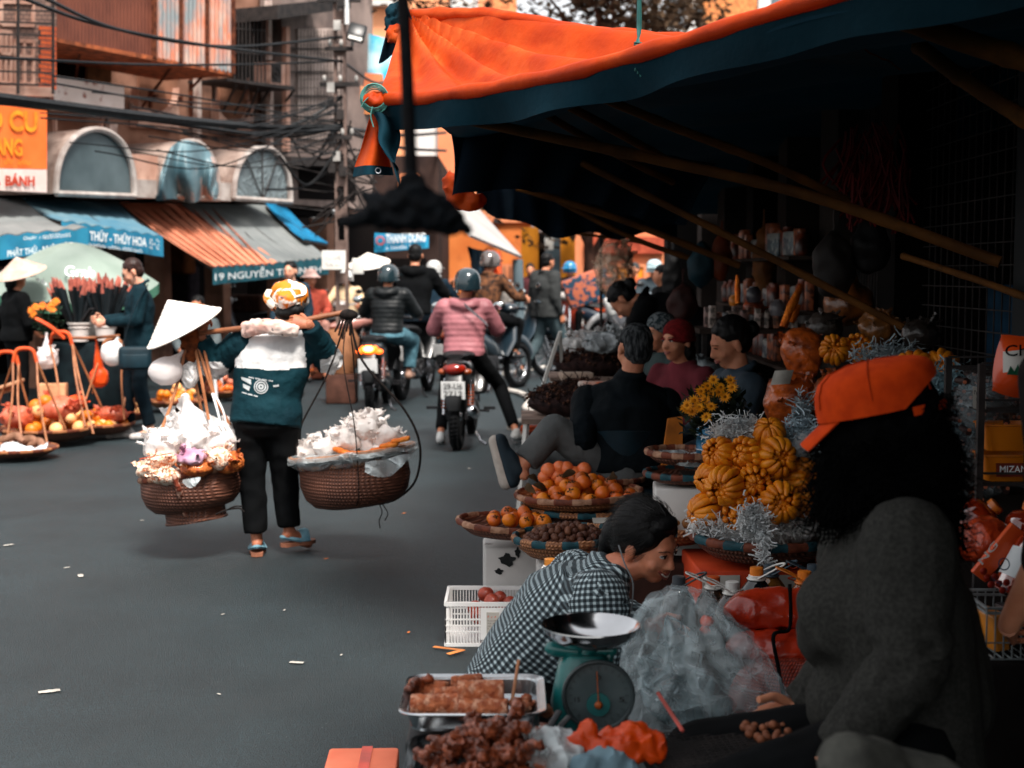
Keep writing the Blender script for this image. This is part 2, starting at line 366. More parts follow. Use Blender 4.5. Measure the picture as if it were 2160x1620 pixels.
# ------------------------------------------------------------------ ground
def asphalt():
 m=bpy.data.materials.new('asphalt');m.use_nodes=True;nt=m.node_tree;L=nt.links.new;b=nt.nodes['Principled BSDF'];co=nn(nt,'ShaderNodeTexCoord').outputs['Object']
 def nz(sc,det=6,ro=.6,dist=0):n=nn(nt,'ShaderNodeTexNoise');n.inputs['Scale'].default_value=sc;n.inputs['Detail'].default_value=det;n.inputs['Roughness'].default_value=ro;n.inputs['Distortion'].default_value=dist;L(co,n.inputs['Vector']);return n.outputs[0]
 def rp(src,a,b_,ca,cb):r=nn(nt,'ShaderNodeValToRGB');r.color_ramp.elements[0].position=a;r.color_ramp.elements[1].position=b_;r.color_ramp.elements[0].color=lin(ca);r.color_ramp.elements[1].color=lin(cb);L(src,r.inputs[0]);return r.outputs[0]
 def mixc(f,a,c,mode='MIX'):x=nn(nt,'ShaderNodeMix',data_type='RGBA',blend_type=mode);(L(f,x.inputs[0])if not isinstance(f,float)else setattr(x.inputs[0],'default_value',f));L(a,x.inputs[6]);L(c,x.inputs[7]);return x.outputs[2]
 base=rp(nz(.9,12,.7),.32,.68,(32,52,58),(60,83,90));grain=rp(nz(150,3,.7),.38,.66,(95,95,95),(255,255,255));fine=rp(nz(45,6,.8),.35,.65,(150,150,150),(255,255,255))
 c=mixc(.85,base,grain,'MULTIPLY');c=mixc(.85,c,fine,'MULTIPLY')
 stain=rp(nz(.45,10,.75,1.2),.52,.72,(0,0,0),(255,255,255));dk=rp(nz(3,3),0,1,(32,41,44),(44,53,56));st=nn(nt,'ShaderNodeMath',operation='MULTIPLY');L(stain,st.inputs[0]);st.inputs[1].default_value=.8;c=mixc(st.outputs[0],c,dk)
 dust=rp(nz(7,12,.85),.56,.74,(0,0,0),(120,120,120));lt=rp(nz(3,3),0,1,(100,106,105),(120,124,122));c=mixc(dust,c,lt)
 vo=nn(nt,'ShaderNodeTexVoronoi');vo.inputs['Scale'].default_value=26;L(co,vo.inputs['Vector']);pb=rp(vo.outputs[0],.05,.09,(255,255,255),(0,0,0));f2=rp(nz(2.2,2),.55,.62,(0,0,0),(255,255,255));mm=nn(nt,'ShaderNodeMath',operation='MULTIPLY');L(pb,mm.inputs[0]);L(f2,mm.inputs[1]);c=mixc(mm.outputs[0],c,lt)
 L(c,b.inputs['Base Color']);b.inputs['Roughness'].default_value=.55;b.inputs['Specular IOR Level'].default_value=.5
 bp=nn(nt,'ShaderNodeBump');bp.inputs['Strength'].default_value=.9;bp.inputs['Distance'].default_value=.006;L(grain,bp.inputs['Height']);L(bp.outputs[0],b.inputs['Normal']);return m
gm=asphalt()or mat('asphalt',(60,74,77),(42,54,57),sc=1.1,rough=.82,bump=.6,bsc=260,c3=(40,47,49),sc3=.55,thr3=(.45,.7),detail=12)
g=MB()
xs=[-300,-60,-20,-10]+[-7+i*.5 for i in range(29)]+[10,20,60,300];ys=[-40,-5,0,2]+[3+i*.5 for i in range(44)]+[30,45,80,150,600]
vs=[]
for x in xs:
 for y in ys:vs.append(V((x,y,0.006*noise.noise(V((x*.7,y*.7,0)))if abs(x)<7 and 3<y<25 else 0)))
w_=len(ys);g.add(vs,[(i*w_+j,(i+1)*w_+j,(i+1)*w_+j+1,i*w_+j+1)for i in range(len(xs)-1)for j in range(w_-1)])
g.obj('ground',gm,kind='structure',loc=(0,0,0))
# litter and scraps lying on the road
M['paper']=mat('paper',(186,182,174),(150,146,138),rough=.8)
M['scrap']=mat('orange_scrap',(206,120,62),(176,92,44),rough=.7)
def scrap(px,py,w,m,nm,lab,seed,h=None):
 w*=.62;c=G(px,py);rr=random.Random(seed);a=rr.uniform(0,3.1)
 ca,sa=math.cos(a),math.sin(a);h=h or w*.45
 def fn(u,v):
  x=(u-.5)*w;y=(v-.5)*h*(1-.5*abs(u-.5));z=.002+w*.05*abs(noise.noise(V((u*3,v*3,seed))))
  return c+V((x*ca-y*sa,x*sa+y*ca,z+.006))
 return MB().sheet(fn,6,4,.001).obj(nm,m,label=lab,cat='litter')
MP=M['paper'];MS=M['scrap']
scrap(104,1462,.12,MP,'paper_scrap','crumpled pale scrap on the road near the left bottom corner',1)
scrap(626,1401,.09,MP,'paper_scrap','small torn white scrap on the road left of the orange strip',2)
scrap(141,1200,.05,MP,'paper_scrap','dull beige scrap on the road left of the basket carrier',3)
scrap(18,1152,.09,MP,'paper_scrap','flat pale scrap on the road at the very left',4)
scrap(170,1217,.10,MP,'paper_scrap','thin grey smear of paper on the empty left road',5)
scrap(462,1468,.03,MP,'paper_scrap','tiny pale chip on the road below the carrier',6)
scrap(852,1085,.05,MS,'peel_scrap','orange peel scrap under the right carried basket',7)
scrap(688,1181,.04,MS,'peel_scrap','little orange scrap right of the sandals',8)
scrap(862,1337,.04,MS,'peel_scrap','small orange scrap left of the white crate',9,.012)
scrap(84,972,.05,MS,'peel_scrap','bright orange crumb in front of the left fruit baskets',10)
scrap(600,1290,.03,MP,'paper_scrap','white speck on the road below the empty hand',11)
scrap(720,1385,.03,MP,'paper_scrap','pale speck on the road above the steel tray',12)
scrap(470,1299,.03,MP,'paper_scrap','grey white speck on the road under the left basket',13)
scrap(990,990,.05,MP,'paper_scrap','pale leaf scrap on the road beside the black shoe',14)
scrap(300,1100,.04,MP,'paper_scrap','white crumb on the road left of the hanging left basket',15)
sp=MB();a,b,c=G(915,1370),G(978,1378),G(945,1386);up=V((0,0,.012))
sp.bar(a+up,b+up,.02,.002);sp.bar(b+up*1.2,c+up,.022,.002)
sp.obj('orange_strip',mat('orange_strip',(232,140,70),rough=.5),label='bent orange plastic strip lying on the road',cat='litter')
# ------------------------------------------------------------------ people
def pose(kind='stand',**kw):
 """joints in metres for a 1.65 m person facing +Y at the origin"""
 J=dict(pelvis=(0,0,.93),waist=(0,.01,1.06),chest=(0,.0,1.22),neck=(0,-.01,1.41),head=(0,.025,1.545),
   shL=(-.175,0,1.345),shR=(.175,0,1.345),elL=(-.225,-.03,1.08),elR=(.225,-.03,1.08),wrL=(-.235,.07,.85),wrR=(.235,.07,.85),
   hipL=(-.085,0,.90),hipR=(.085,0,.90),knL=(-.095,.02,.49),knR=(.095,.02,.49),anL=(-.1,-.02,.08),anR=(.1,-.02,.08),
   toL=(-.12,.14,.03),toR=(.12,.14,.03),hf=(0,1,-.05),hu=(0,0,1))
 if kind=='ride':
  z=-.13
  for k in('pelvis','waist','chest','neck','head','shL','shR'):J[k]=(J[k][0],J[k][1]+(J[k][2]-.93)*.12,J[k][2]+z)
  J.update(hipL=(-.09,.02,.78),hipR=(.09,.02,.78),knL=(-.2,.42,.70),knR=(.2,.42,.70),anL=(-.17,.36,.34),anR=(.17,.36,.34),toL=(-.18,.52,.30),toR=(.18,.52,.30),
    elL=(-.29,.17,1.02),elR=(.29,.17,1.02),wrL=(-.29,.42,.98),wrR=(.29,.42,.98))
 if kind=='sit':
  z=kw.pop('seat',.45)+.08-.93
  for k in('pelvis','waist','chest','neck','head','shL','shR','elL','elR'):J[k]=(J[k][0],J[k][1]+(J[k][2]-.93)*kw.get('lean',.1),J[k][2]+z)
  kw.pop('lean',None)
  s=J['pelvis'][2]
  J.update(hipL=(-.09,.02,s-.02),hipR=(.09,.02,s-.02),knL=(-.13,.42,s+.0),knR=(.13,.42,s+.0),anL=(-.12,.40,.08),anR=(.12,.40,.08),toL=(-.13,.55,.03),toR=(.13,.55,.03),
    elL=(-.24,.12,s+.2),elR=(.24,.12,s+.2),wrL=(-.12,.34,s+.12),wrR=(.12,.34,s+.12))
 J.update(kw);return{k:V(v)for k,v in J.items()}
def place(J,loc,a=0,s=1.0):
 m=Matrix.Rotation(R(a),3,'Z');loc=V(loc)
 return{k:(m@v if k in('hf','hu')else loc+m@(v*s))for k,v in J.items()}
def hand(mb,w,d,n,s=1.0,curl=.5,side=1):
 """wrist w, pointing d, palm facing n; five bent fingers; side=+1: thumb on the d x n side"""
 d=V(d).normalized();n=V(n);n=(n-d*n.dot(d)).normalized();x=d.cross(n).normalized()
 q=.085*s;rs=[]
 for t,wd,th in((-.012,.026,.021),(.02,.03,.016),(.06,.04,.014),(.088,.040,.012)):
  c=w+d*t*s;rs.append([c+x*wd*s*math.cos(k*math.pi/5)+n*th*s*math.sin(k*math.pi/5)for k in range(10)])
 mb.rings(rs)
 for i,(o,L,r)in enumerate(((-.028,.068,.0082),(-.0095,.078,.0086),(.0095,.072,.0084),(.028,.058,.0075))):
  p=w+d*.078*s+x*(-o)*s*side;pts=[p];a=0;dd=d
  for seg,k in((.42,.5),(.32,1.0),(.26,.8)):
   a+=curl*k*(.9+.1*i);dd=d*math.cos(a)+n*math.sin(a);pts.append(pts[-1]+dd*L*seg*s)
  mb.tube(bez(pts,3),[r*s*(1-.04*k)for k in range(10)],8)
 p=w+d*.022*s+x*.026*s*side;t1=(d*.7+x*.75*side+n*.35).normalized();t2=(d*.95+x*.25*side+n*.45*(1+curl)).normalized()
 mb.tube(bez([p-t1*.01,p+t1*.034*s,p+t1*.034*s+t2*.026*s,p+t1*.034*s+t2*.05*s],3),[.0115*s,.0115*s,.011*s,.0105*s,.0105*s,.010*s,.0098*s,.0094*s,.009*s,.0075*s],8)
def headmb(mb,c,f,u,s=1.0,fine=True):
 f=V(f).normalized();u=(V(u)-f*V(u).dot(f)).normalized();x=f.cross(u).normalized();rot=Matrix((x,f,u)).transposed()
 q=lambda a,b,e:c+(x*a+f*b+u*e)*s
 mb.ell(q(0,-.018,.035),(.074*s,.09*s,.082*s),rot,20,13)
 mb.ell(q(0,.026,-.012),(.061*s,.062*s,.092*s),rot,18,12)
 mb.ell(q(0,.045,-.078),(.032*s,.032*s,.03*s),rot) # chin
 mb.ell(q(0,.005,-.05),(.055*s,.05*s,.045*s),rot) # jaw
 for sx in(-1,1):
  mb.ell(q(.038*sx,.052,-.028),(.024*s,.022*s,.024*s),rot) # cheek
  mb.ell(q(.079*sx,-.012,-.008),(.011*s,.018*s,.032*s),rot) # ear
 mb.ell(q(0,.066,.028),(.045*s,.018*s,.013*s),rot) # brow
 mb.cap(q(0,.078,.012),q(0,.094,-.026),.009*s,.014*s,8) # nose
 for sx in(-1,1):mb.ell(q(.012*sx,.086,-.03),(.009*s,.01*s,.008*s),rot)
 mb.ell(q(0,.074,-.056),(.024*s,.014*s,.013*s),rot) # mouth mound
def facial(par,c,f,u,s=1.0,smile=False,glasses=False,iris=(30,20,16),closed=False):
 f=V(f).normalized();u=(V(u)-f*V(u).dot(f)).normalized();x=f.cross(u).normalized();rot=Matrix((x,f,u)).transposed()
 q=lambda a,b,e:c+(x*a+f*b+u*e)*s
 dk=mat('eye_dark',iris,rough=.2);wh=mat('eye_white',(214,206,200),rough=.25);lip=mat('lip',(160,88,74),(136,70,60),rough=.4);br=mat('brow_hair',(30,22,20),rough=.8)
 for sx in(-1,1):
  e=MB()
  if not closed:
   e.ell(q(.029*sx,.0745,.008),(.0135*s,.0095*s,.0055*s),rot,12,8,0);e.ell(q(.029*sx,.0815,.008),(.006*s,.004*s,.0052*s),rot,10,7,1)
  e.tube([q(.014*sx,.079,.012),q(.029*sx,.085,.0155),q(.044*sx,.075,.0115)],.0022*s,5,1)
  e.obj('eye',[wh,dk],par)
  MB().tube(bez([q(.013*sx,.084,.024),q(.03*sx,.0855,.031),q(.05*sx,.068,.026)],4),.0023*s,5,flat=.6).obj('eyebrow',br,par)
 m=MB();k=.009 if smile else 0;W=.031 if smile else.024
 m.tube(bez([q(-W,.076,-.054+k),q(-.01,.0885,-.0525-k*.3),q(0,.0895,-.054-k*.3),q(.01,.0885,-.0525-k*.3),q(W,.076,-.054+k)],3),.0036*s,6)
 m.tube(bez([q(-W+.002,.077,-.055+k),q(0,.089,-.064-k),q(W-.002,.077,-.055+k)],4),.0045*s,6)
 if smile:m.tube(bez([q(-.023,.083,-.056+k*.6),q(0,.0905,-.0595-k*.6),q(.023,.083,-.056+k*.6)],4),.004*s,6,1)
 m.obj('mouth',[lip,mat('teeth',(232,226,214),rough=.3)],par)
 if glasses:
  g=MB()
  for sx in(-1,1):
   g.tube([q(.031*sx+.021*math.cos(t),.092,.004+.017*math.sin(t))for t in[k*math.pi/6 for k in range(12)]],.0017*s,5,loop=True)
   g.tube([q(.051*sx,.09,.01),q(.072*sx,.03,.012),q(.076*sx,-.02,.006)],.0017*s,5)
  g.tube([q(-.011,.093,.008),q(.011,.093,.008)],.0017*s,5);g.obj('glasses',M['blackp'],par)
def person(label,J,s=1.0,top=None,bottom=None,shoe=None,skin=None,vox=.012,wr=.006,hair='short',hairm=None,face=False,bulk=1.0,legbulk=1.0,sleeve=1.0,group=None,
  hem=.02,hands=True,curl=.6,root=None,smile=False,glasses=False,hood=False,collar=True,palm=(None,None),bare_arm=False,trousers=True,feet=True,puff=False,closed=False,armr=1.0,cuff=1.0,headpiece=None,flare=1.0,ankle=.14,sleeves=False,wf=9.0,extra_top=None,ell_flat=1.0):
 j=J;skin=skin or M['skin'];top=top or M['black'];bottom=bottom or M['black'];shoe=M['blackp']if shoe is None else shoe
 base=root if root is not None else V((j['pelvis'].x,j['pelvis'].y,min(j['anL'].z,j['anR'].z)-.08*s))
 t=thing('person',label,'person',base,group)
 side=(j['shR']-j['shL']).normalized()
 # body: one surface, head to feet
 b=MB();headmb(b,j['head'],j['hf'],j['hu'],s)
 nb=j['head']-V(j['hu']).normalized()*.05*s-V(j['hf']).normalized()*.015*s
 b.cap(j['neck'],nb,.055*s,.05*s);b.loft([(j['pelvis'],.11*s,.08*s),(j['chest'],.12*s,.08*s),(j['neck']-V((0,0,.03))*s,.06*s,.05*s)],side)
 for q in 'LR':
  b.cap(j['chest'],j['sh'+q],.07*s,.045*s);b.cap(j['sh'+q],j['el'+q],.04*s,.036*s);b.cap(j['el'+q],j['wr'+q],.038*s,.026*s)
  b.cap(j['pelvis'],j['hip'+q],.08*s,.07*s);b.cap(j['hip'+q],j['kn'+q],.065*s,.045*s);b.cap(j['kn'+q],j['an'+q],.045*s,.032*s)
  if feet:
   b.cap(j['an'+q],j['an'+q]*.35+j['to'+q]*.65,.034*s,.028*s);b.cap(j['an'+q]*.5+j['to'+q]*.5-V((0,0,.01)),j['to'+q],.033*s,.026*s)
   b.ell(j['an'+q]+(j['an'+q]-j['to'+q])*.12-V((0,0,.025))*s,(.03*s,.035*s,.03*s))
 body=remesh(b,vox*.75 if face else vox,2)
 if hands:
  for q,sd in(('L',1),('R',-1)):
   d=(j['wr'+q]-j['el'+q]).normalized();pn=palm[0 if q=='L' else 1]or(side*(1 if q=='L' else-1))
   if('hd'+q)in j:d=V(j['hd'+q])
   n_=V(pn)-d.normalized()*V(pn).dot(d.normalized())
   if n_.length<.05:n_=d.cross(V((0,0,1)))
   x_=d.cross(n_);up_=V((0,0,1))if abs(d.z)<.8 else V(j['hf'])
   hand(body,j['wr'+q],d,n_,s,curl,1 if x_.dot(up_)>0 else-1)
 body.obj('body',skin,t)
 if face:facial(t,j['head'],j['hf'],j['hu'],s,smile,glasses,closed=closed)
 # top
 m=MB();dn=(j['pelvis']-j['chest']).normalized();B=bulk
 secs=[(j['pelvis']+dn*hem*s,.165*s*B,.125*s*B),(j['pelvis']-dn*.02*s,.165*s*B,.125*s*B),(j['waist'],.155*s*B,.12*s*B),(j['chest'],.175*s*B,.125*s*B),
   ((j['shL']+j['shR'])/2*.75+j['chest']*.25,.165*s*(B+1)/2,.105*s*B),((j['shL']+j['shR'])/2+(j['neck']-j['chest']).normalized()*.03*s,.11*s,.075*s),(j['neck']+(j['neck']-j['chest']).normalized()*.012*s,.062*s,.06*s)]
 m.loft(secs,side,22)
 for q in 'LR':
  m.cap(j['neck']-V((0,0,.035*s)),j['sh'+q].lerp(j['neck'],.1)-V((0,0,.01*s)),.058*s,.06*s*B)
  m.cap(j['chest']*.5+j['sh'+q]*.5,j['sh'+q],.085*s*B,.07*s*(B+1)/2*armr)
  if sleeves:
   a_,e_,w_=j['sh'+q],j['el'+q],j['el'+q].lerp(j['wr'+q],.95);sl_=MB();ra=.07*s*B*armr;pts=bez([a_.lerp(e_,-.02),a_.lerp(e_,.5),e_,e_.lerp(w_,.5),w_],6);n_=len(pts);sl_.cap(a_,a_.lerp(e_,.2),ra,ra);sl_.tube(pts,[ra*(1-.42*k/(n_-1))for k in range(n_)],16)
   ar=remesh(sl_,vox,2);ax1,ax2=(e_-a_),(w_-e_);L1,L2=ax1.length,ax2.length;ax1,ax2=ax1.normalized(),ax2.normalized()
   for i,p in enumerate(ar.v):
    t1,t2=(p-a_).dot(ax1),(p-e_).dot(ax2);t_=t1 if(p-e_).dot(ax1)<0 else L1+max(0,t2);c_0=a_+ax1*max(0,min(L1,t1))if t1<L1 else e_+ax2*max(0,t2);r_=(p-c_0).normalized();near=math.exp(-((t_-L1)/.09)**2)*1.6+.35+math.exp(-((t_-L1-L2)/.06)**2);g_=noise.noise(V((t_*34,r_.x*1.6,r_.z*1.6+r_.y)));ar.v[i]=p+r_*wr*s*near*(.5-2.0*abs(g_))
   ar.obj('sleeve',top,t);continue
  m.cap(j['sh'+q],j['el'+q],.068*s*B*armr,.056*s*B*armr)
  if not bare_arm:m.cap(j['el'+q],j['el'+q].lerp(j['wr'+q],.9*sleeve),.056*s*B*armr,.042*s*cuff*armr)
  else:m.cap(j['sh'+q],j['el'+q],.066*s,.056*s)
 if extra_top:
  for e in extra_top:m.cap(*e)
 if collar:m.tube([j['neck']+(side*math.cos(a)*.062+V(j['hf'])*(math.sin(a)*.062-.01)+V((0,0,.012)))*s for a in[k*math.pi/6 for k in range(12)]],.016*s,6,loop=True)
 if hood:
  f=V(j['hf']);f.z=0;f.normalize();hc=j['neck']-f*.065*s-V((0,0,.015*s))
  m.tube(bez([hc+side*.1*s+f*.07*s,hc+side*.085*s-f*.015*s-V((0,0,.01)),hc-f*.05*s-V((0,0,.035))*s,hc-side*.085*s-f*.015*s-V((0,0,.01)),hc-side*.1*s+f*.07*s],4),.048*s,8)
 tm=remesh(m,vox,3,wr*s,wf)
 if puff:
  ax=(j['neck']-j['pelvis']).normalized();ce=j['pelvis']
  nrm=[V((0,0,0))for _ in tm.v]
  for i,p in enumerate(tm.v):
   k=(p-ce).dot(ax)/s;rad=(p-ce)-ax*(p-ce).dot(ax)
   if rad.length>.01 and rad.length<.26*s and k<.45:tm.v[i]=p+rad.normalized()*(.006*s*abs(math.sin(k*math.pi/.05))-.002)
 tp=tm.obj('jacket',top,t)
 if trousers:
  m=MB();Lb=legbulk
  m.loft([(j['pelvis']+(j['pelvis']-j['waist'])*.0+V((0,0,.03*s)),.15*s,.11*s),(j['pelvis']-V((0,0,.04*s)),.155*s*Lb,.12*s*Lb),(j['pelvis']-V((0,0,.1*s)),.12*s,.1*s)],(j['hipR']-j['hipL']).normalized())
  for q in 'LR':
   h_,k_,a_=j['hip'+q],j['kn'+q],j['an'+q].lerp(j['kn'+q],ankle);m.cap(h_,k_,.088*s*Lb,.066*s*Lb);m.tube([k_.lerp(h_,.12),k_,k_.lerp(a_,.12),k_.lerp(a_,.5),a_.lerp(k_,.02),a_],[.066*s*Lb,.0665*s*Lb,.065*s*Lb,.059*s*Lb*(1+flare)/2,.055*s*Lb*flare,.055*s*Lb*flare],16)
  remesh(m,vox,3,wr*s*.9,8).obj('trousers',bottom,t)
 if feet and shoe:
  for q in 'LR':
   m=MB();d=(j['to'+q]-j['an'+q]);d.z=0;a_,o_=j['an'+q],j['to'+q]
   dd=(o_-(a_-V((0,0,.05*s)))).normalized()
   m.cap(a_-dd*.02*s-V((0,0,.035*s)),o_+dd*.01*s,.042*s,.036*s);m.cap(a_-V((0,0,.0)),a_-V((0,0,.04*s)),.04*s,.042*s)
   remesh(m,min(vox,.01),3).obj('shoe',shoe,t)
 hm=hairm or M['hair']
 f=V(j['hf']).normalized();u=V(j['hu']);u=(u-f*u.dot(f)).normalized();x=f.cross(u).normalized();c=j['head'];rot=Matrix((x,f,u)).transposed()
 q=lambda a,b,e:c+(x*a+f*b+u*e)*s
 if hair in('short','bun','pony','bob'):
  m=MB();m.ell(q(0,-.026,.047),(.08*s,.092*s,.083*s),rot,20,12);m.ell(q(0,-.05,.0),(.074*s,.062*s,.075*s),rot,18,10)
  if hair=='bun':m.ell(q(0,-.125,.02),(.042*s,.04*s,.042*s),rot);m.ell(q(0,.035,.085),(.05*s,.03*s,.012*s),rot)
  if hair=='pony':m.cap(q(0,-.11,.0),q(0,-.14,-.05),.03*s,.026*s);m.cap(q(0,-.14,-.05),q(.01,-.135,-.18),.026*s,.014*s)
  if hair=='bob':m.ell(q(0,-.05,-.06),(.082*s,.06*s,.07*s),rot)
  hh=remesh(m,.008,2);disp(hh.v,.005*s,45);hh.obj('hair',hm,t)
 return t
def helmet(par,J,s,m,visor=True,mv=None,back=None):
 c,f,u=J['head'],V(J['hf']).normalized(),V(J['hu']);u=(u-f*u.dot(f)).normalized();x=f.cross(u).normalized();rot=Matrix((x,f,u)).transposed()
 h=MB();q=lambda a,b,e:c+(x*a+f*b+u*e)*s
 prof=[(.118,-.035),(.122,-.01),(.122,.03),(.115,.07),(.095,.105),(.065,.128),(.03,.139),(.002,.142)]
 rs=[]
 for r,z in prof:rs.append([q(r*math.cos(k*math.pi/14)*.95,r*math.sin(k*math.pi/14)*1.12-.012,z-(.02 if math.sin(k*math.pi/14)<-.2 else 0)*(1 if z<.02 else 0))for k in range(28)])
 h.rings(rs,caps=(False,True));h.torus(q(0,-.012,-.037),.118*s,.007*s,rot,28,6)
 o=h.obj('helmet',m,par)
 if visor:
  v=MB();v.sheet(lambda a,b:q(math.sin((a-.5)*2.2)*(.118+b*.035),math.cos((a-.5)*2.2)*(.118+b*.045),.035-b*.012),12,3,.004);v.obj('helmet_peak',mv or m,par)
 for sx in(-1,1):MB().tube([q(.1*sx,0,-.03),q(.06*sx,.02,-.1)],.004*s,5).obj('chin_strap',M['black'],par)
 return o
def cone_hat(par,apex,axis,r,h,m,nm='conical_hat',label=None,cat=None):
 """woven palm-leaf hat; axis from rim centre to tip"""
 s_,u_=frame(axis);ax=V(axis).normalized();rot=Matrix((s_,u_,ax)).transposed();b=V(apex)-ax*h
 prof=[(r,0),(r*.985,.006)]+[(r*(1-t)+.004,h*t+.002*math.sin(t*60))for t in[k/16 for k in range(1,17)]]+[(.001,h)]
 mb=MB();mb.lathe(prof,b,rot,40);mb.lathe([(r*.98,.004),(.002,h*.96)],b,rot,40);mb.torus(b,r,.005,rot,40,6)
 for t in[k/14 for k in range(1,14)]:mb.torus(b+ax*h*t,r*(1-t)+.0035,.0016,rot,36,4)
 return mb.obj(nm,m,par,label=label,cat=cat)

def strands(par,hv,to,m,n=400,L=.07,seed=0,r=.0011):
 """fine hair strands lying on the hair surface, combed towards a point"""
 rn=random.Random(seed);b=MB();c=sum(hv,V((0,0,0)))/len(hv)
 for k in range(n):
  p=rn.choice(hv);out=(p-c).normalized();d=(V(to)-p);d=(d-out*d.dot(out));
  if d.length<1e-4:continue
  d.normalize();l=L*rn.uniform(.6,1.3);pts=[p+out*.0015+d*l*t-out*(l*l*t*t*5.5)+V((rn.gauss(0,.0008),rn.gauss(0,.0008),rn.gauss(0,.0008)))for t in(0,.25,.5,.75,1)];b.tube(pts,[r,r,r,r*.8,r*.3],3,caps=(False,False))
 b.obj('hair_strands',m,par)
M['hair_sheen']=mat('hair_sheen',(24,20,20),(8,7,7),sc=80,rough=.35)
# ------------------------------------------------------------------ motorbikes
M['plate']=mat('plate_white',(232,232,230),(214,214,212),sc=12,rough=.5)
M['ptxt']=mat('plate_text',(40,46,50),rough=.6)
M['tail_red']=mat('tail_lens',(150,30,14),(96,18,8),sc=9,rough=.15,coat=.5)
M['tail_lit']=mat('tail_lit',(255,120,50),rough=.3,emit=(255,92,22),estr=1.6)
M['amber']=mat('amber_lens',(150,66,26),rough=.2,coat=.4)
M['glassm']=mat('mirror_glass',(226,232,232),rough=.06,metal=1)
def bike(label,col=(20,22,26),accent=None,lit=False,plate=None,seatc=(22,22,24),scooter=False,group=None,detail=True,seatlab=None):
 t=thing('motorbike',label,'motorbike',(0,0,0),group)
 paint=mat('bike_paint_%d_%d_%d'%col,col,tuple(int(u*.8)for u in col),sc=3,rough=.28,coat=.6)
 ac=mat('bike_paint_%d_%d_%d'%accent,accent,rough=.3,coat=.5)if accent else paint
 for y in(-.6,.66):
  w=MB();rot=rotm(0,90,0);w.torus((0,y,.285),.238,.05 if y<0 else.042,rot,36,10)
  for k in range(48): # tread blocks
   a=k*math.pi/24
   for sx in(-.018,.018):w.box((sx,y+math.cos(a+sx*3)*.286,.285+math.sin(a+sx*3)*.286),(.022,.01,.018),rotm(math.degrees(a)+90,0,0))
  wo=w.obj('tyre',M['rubber'],t)
  r=MB();r.torus((0,y,.285),.195,.016,rot,32,6);r.ell((0,y,.285),(.05,.045,.045))
  for k in range(10):
   a=k*math.pi/5;r.bar((0,y,.285),(0,y+math.cos(a)*.19,.285+math.sin(a)*.19),.018,.01)
  r.obj('rim',M['chrome'],wo)
 b=MB() # tail and side fairings
 b.loft([(V((0,-.83,.74)),.055,.03),(V((0,-.74,.73)),.10,.055),(V((0,-.5,.70)),.125,.09),(V((0,-.2,.63)),.12,.13),(V((0,.05,.52)),.1,.12),(V((0,.2,.45)),.06,.1)],V((1,0,0)),16)
 b.loft([(V((0,.22,.42)),.17,.03),(V((0,.34,.6)),.21,.04),(V((0,.42,.82)),.16,.05),(V((0,.42,.97)),.09,.05)],V((1,0,0)),16)
 if scooter:b.loft([(V((0,-.62,.42)),.11,.12),(V((0,-.3,.4)),.15,.16),(V((0,0,.3)),.15,.07),(V((0,.3,.3)),.14,.04)],V((1,0,0)),16)
 b.obj('body',paint,t)
 s=MB();s.loft([(V((0,-.72,.80)),.07,.02),(V((0,-.6,.81)),.12,.035),(V((0,-.3,.79)),.13,.04),(V((0,-.05,.75)),.1,.035),(V((0,.08,.72)),.06,.02)],V((1,0,0)),16)
 s.obj('seat',mat('seat_vinyl',seatc,rough=.45,bump=.1),t)
 m=MB();m.ell((0,-.79,.70),(.1,.07,.055),None,16,9,0)
 for sx in(-1,1):m.ell((.1*sx,-.765,.675),(.045,.05,.028),None,10,7,1)
 m.obj('tail_light',[M['tail_lit']if lit else M['tail_red'],M['amber']if not lit else M['tail_lit']],t)
 if lit:
  l=MB();l.ell((0,-.862,.705),(.055,.012,.03),mi=0);l.obj('light_bulb',mat('bulb_glow',(255,200,120),emit=(255,170,80),estr=5),bpy.data.objects[t.children[-1].name]if t.children else t)
 m=MB();m.loft([(V((0,-.80,.66)),.07,.012),(V((0,-.87,.56)),.085,.01),(V((0,-.9,.44)),.07,.012),(V((0,-.9,.36)),.05,.01)],V((1,0,0)),12)
 m.tube([V((0,-.6+.34*math.cos(a),.285+.34*math.sin(a)))for a in[R(q)for q in range(30,150,12)]],.05,8,flat=.35,up=V((1,0,0)))
 m.obj('rear_mudguard',M['blackp'],t)
 pl=MB();rp=rotm(12,0,0);pl.box((0,-.905,.53),(.2,.006,.15),rp,bev=.0);po=pl.obj('number_plate',M['plate'],t,smooth=False)
 if plate:
  for i,tx in enumerate(plate):
   text(tx,rp@V((-.078,0,.012-i*.066))+V((0,-.911,.53)),V((.156,0,0)),rp@V((0,0,.048)),M['ptxt'],po,bold=.006)
 e=MB();e.tube([(.1,.0,.3),(.13,-.3,.26),(.14,-.5,.3)],.028,8);e.cap((.145,-.5,.3),(.15,-.86,.36),.045,.05,12);e.obj('exhaust',M['chrome']if not scooter else M['blackp'],t)
 e=MB();e.box((0,.0,.32),(.2,.32,.24),bev=.05);e.ell((.1,-.05,.3),(.04,.09,.09));e.ell((-.1,-.05,.3),(.04,.09,.09));e.bar((.08,-.05,.3),(.08,-.6,.285),.03,.06);e.bar((-.08,-.05,.3),(-.08,-.6,.285),.03,.06)
 for sx in(-1,1):e.bar((sx*.05,.05,.28),(sx*.22,.05,.27),.02);e.bar((sx*.2,-.3,.33),(sx*.3,-.3,.33),.025)
 e.obj('engine',mat('engine_grey',(48,48,50),(28,28,30),sc=12,rough=.5,metal=.5),t)
